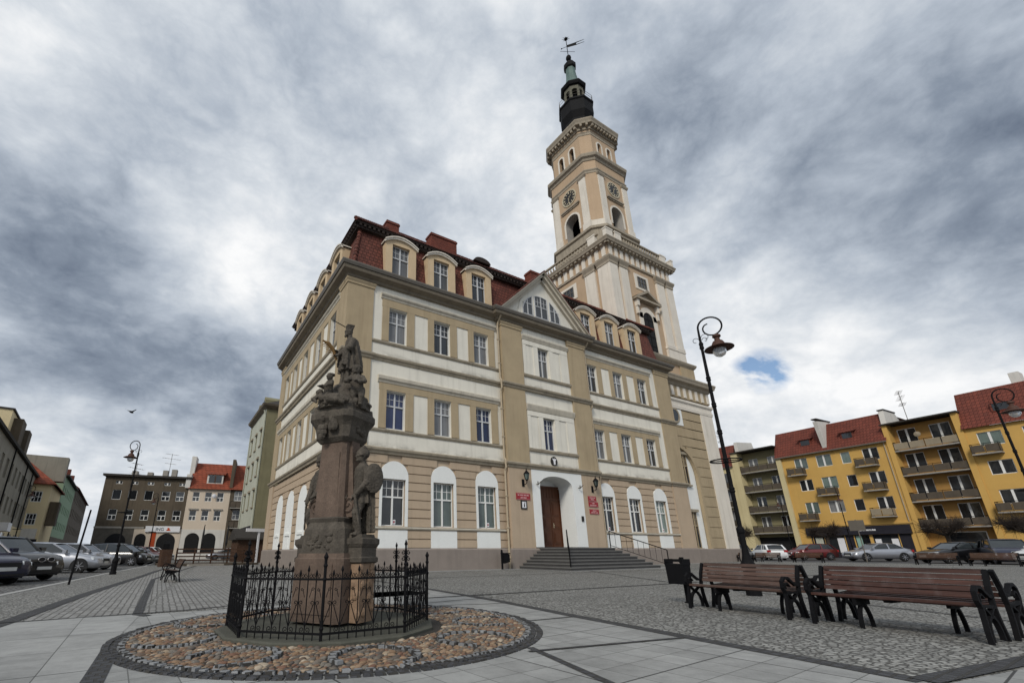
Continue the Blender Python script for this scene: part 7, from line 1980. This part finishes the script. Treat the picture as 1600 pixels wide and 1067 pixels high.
# ------------------------------------------------------------------ bare pollard trees on the right
mat('bark', (.045, .035, .027), var=.35, scale=6, bump=.5)
mat('twig', (.030, .022, .018), var=.3, scale=4)
def pollard(label, loc, seed, rzz):
    r = random.Random(seed); t = thing('pollard_tree', label, 'tree', loc, rzz, 'bare pollarded trees along the right-hand street')
    m = MB(); m.tube([(0, 0, -.1), (.03, .02, .8), (-.02, .04, 1.6), (.02, 0, 2.1)], [.20, .15, .14, .17], 9)
    knobs = []
    for k in range(7):
        a = 2 * pi * k / 7 + r.uniform(-.3, .3); l_ = r.uniform(.6, 1.2); e = Vector((l_ * cos(a), l_ * sin(a), 2.1 + r.uniform(.25, .8)))
        m.tube([(0, 0, 2.0), (e.x * .45, e.y * .45, 2.1 + (e.z - 2.1) * .35), tuple(e)], [.10, .075, .06], 7); m.ball(e, .10, 7, 5); knobs.append(e)
    m.build('trunk', 'bark', t)
    c = MB()
    for e in knobs:
        for k in range(75):
            d = Vector((r.gauss(0, 1), r.gauss(0, 1), r.gauss(.35, .7))).normalized(); l_ = r.uniform(.5, 1.15); p = Vector(e) + Vector((r.uniform(-.1, .1), r.uniform(-.1, .1), 0))
            q = p + d * l_ * .55; s_ = q + (d + Vector((r.uniform(-.4, .4), r.uniform(-.4, .4), r.uniform(-.1, .5)))).normalized() * l_ * .5
            c.tube([p, q, s_], [.014, .010, .004], 3, False)
            for j in range(2):
                b = p + (q - p) * r.uniform(.4, 1); c.tube([b, b + Vector((r.uniform(-.3, .3), r.uniform(-.3, .3), r.uniform(-.05, .35)))], [.008, .003], 3, False)
    c.build('crown', 'twig', t); return t
tr = [pollard('bare pollard tree before the left part of the dark shop front', (50.2, -1.0, 0), 1, 0)]
tr.append(pollard('bare pollard tree between the dark shop front and the ochre bay', (49.6, -9.4, 0), 2, 1))
for (x, y, rzz, lab, k) in ((48.2, -13.8, 2.0, 'bare pollard tree before the right yellow block', 0), (49.0, 6.6, 4.0, 'bare pollard tree before the olive balconies by the tower foot', 1), (44.5, -16.0, 3.0, 'bare pollard tree cut by the right edge', 1)):
    dup(tr[k], (x, y, 0), rzz, lab)
# road sign on a pole, seen from behind
t = thing('road_sign', 'grey back of a square road sign on a leaning pole before the shop', 'sign', (40.6, -6.5, 0), R(-92)); m = MB(); m.tube([(0, 0, 0), (0, 0, 3.2)], .035, 6); m.build('pole', 'zinc', t); m = MB(); m.box(-.5, .5, -.04, -.02, 2.35, 3.15); m.build('sign_plate', 'zinc', t)
# dark post of the parking strip on the left
t = thing('sign_post', 'dark leaning steel post at the kerb before the black off-roader', 'post', (-9.05, -2.2, 0), R(20)); m = MB(); m.tube([(0, 0, 0), (.05, 0, 1.1), (.12, 0, 2.3)], [.032, .03, .026], 8); m.build('post', 'iron_black', t)
t = thing('parking_meter', 'dark parking ticket machine beyond the end bench', 'meter', (-6.4, 17.5, 0)); m = MB(); m.box(-.2, .2, -.15, .15, 0, 1.5); m.build('case', 'iron_black', t); m = MB(); m.loft([[(-.22, -.17, 1.5), (.22, -.17, 1.5), (.22, .17, 1.5), (-.22, .17, 1.5)], [(-.15, .0, 1.75), (.15, .0, 1.75), (.15, .17, 1.75), (-.15, .17, 1.75)]]); m.build('hood', 'iron_black', t)

# wooden terrace with railing, planter and hut
t = thing('terrace', 'low wooden terrace platform with brown plank railing and two white steps', 'terrace', (-5.9, 17.4, 0), R(12))
m = MB(); m.box(0, 6.2, 0, 5, 0, .16); m.build('platform', 'panel_brown', t)
m = MB(); m.box(1.0, 3.4, -.5, .0, 0, .13); m.build('step', 'slab_conc', t)
m = MB()
for z in (.35, .62, .86, 1.12): m.box(.2, 6.2, .02, .06, z, z + .09)
m.build('railing', 'wood_brown', t)
for k in range(6): m = MB(); x = .2 + k * 1.18; m.box(x, x + .09, .06, .15, .16, 1.25); m.build('railing_post', 'wood_brown', t)
m = MB(); m.box(-.75, -.1, -.2, .6, 0, 1.15); m.build('planter', 'wood_brown', t)
m = MB(); m.box(5.9, 6.05, 0.0, .1, .16, 2.5).box(4.9, 6.6, -.05, .05, 2.5, 2.75); m.build('sign_frame', 'sign_white', t)
t = thing('wooden_hut', 'small dark brown wooden hut beside the terrace', 'hut', (1.0, 26.5, 0), R(8)); m = MB(); m.box(-1.6, 2.4, 0, 2, 0, 2.2); m.build('wall', 'wood_brown', t); gable_roof(t, -1.6, 2.4, 0, 2, 2.2, 3.1, 'roof_felt', .3)
# umbrellas folded on the terrace
for x, y, lab in ((-4.0, 20.4, 'left folded dark parasol on the terrace'), (-2.2, 20.8, 'right folded dark parasol on the terrace')):
    t = thing('folded_parasol', lab, 'parasol', (x, y, .16), 0, 'folded parasols on the terrace'); m = MB(); m.tube([(0, 0, 0), (.05, 0, 2.9)], .025, 6); m.build('pole', 'iron_black', t); m = MB(); m.lathe([(.03, 1.2), (.09, 1.5), (.07, 2.3), (.02, 2.85)], 8, (.03, 0, 0)); m.build('canopy', 'trim_black', t)
# a bird in the air
m = MB(); m.ball((0, 0, 0), (.28, .11, .10), 8, 6); m.loft([[(-.1, .05, .02), (.12, .05, .02), (.12, .06, .04), (-.1, .06, .04)], [(-.15, .55, .25), (-.05, .55, .25), (-.05, .56, .26), (-.15, .56, .26)]]); m.loft([[(-.1, -.05, .02), (.12, -.05, .02), (.12, -.06, .04), (-.1, -.06, .04)], [(-.15, -.5, .2), (-.05, -.5, .2), (-.05, -.51, .21), (-.15, -.51, .21)]]); m.loft([[(-.2, -.03, 0), (-.2, .03, 0), (-.2, .03, .02), (-.2, -.03, .02)], [(-.45, -.08, 0), (-.45, .08, 0), (-.45, .08, .02), (-.45, -.08, .02)]])
tag(m.build('pigeon', 'iron_black', None, (-11.2, 28.5, 13.6), 1.0), 'small dark bird flying before the grey clouds on the left', 'bird')
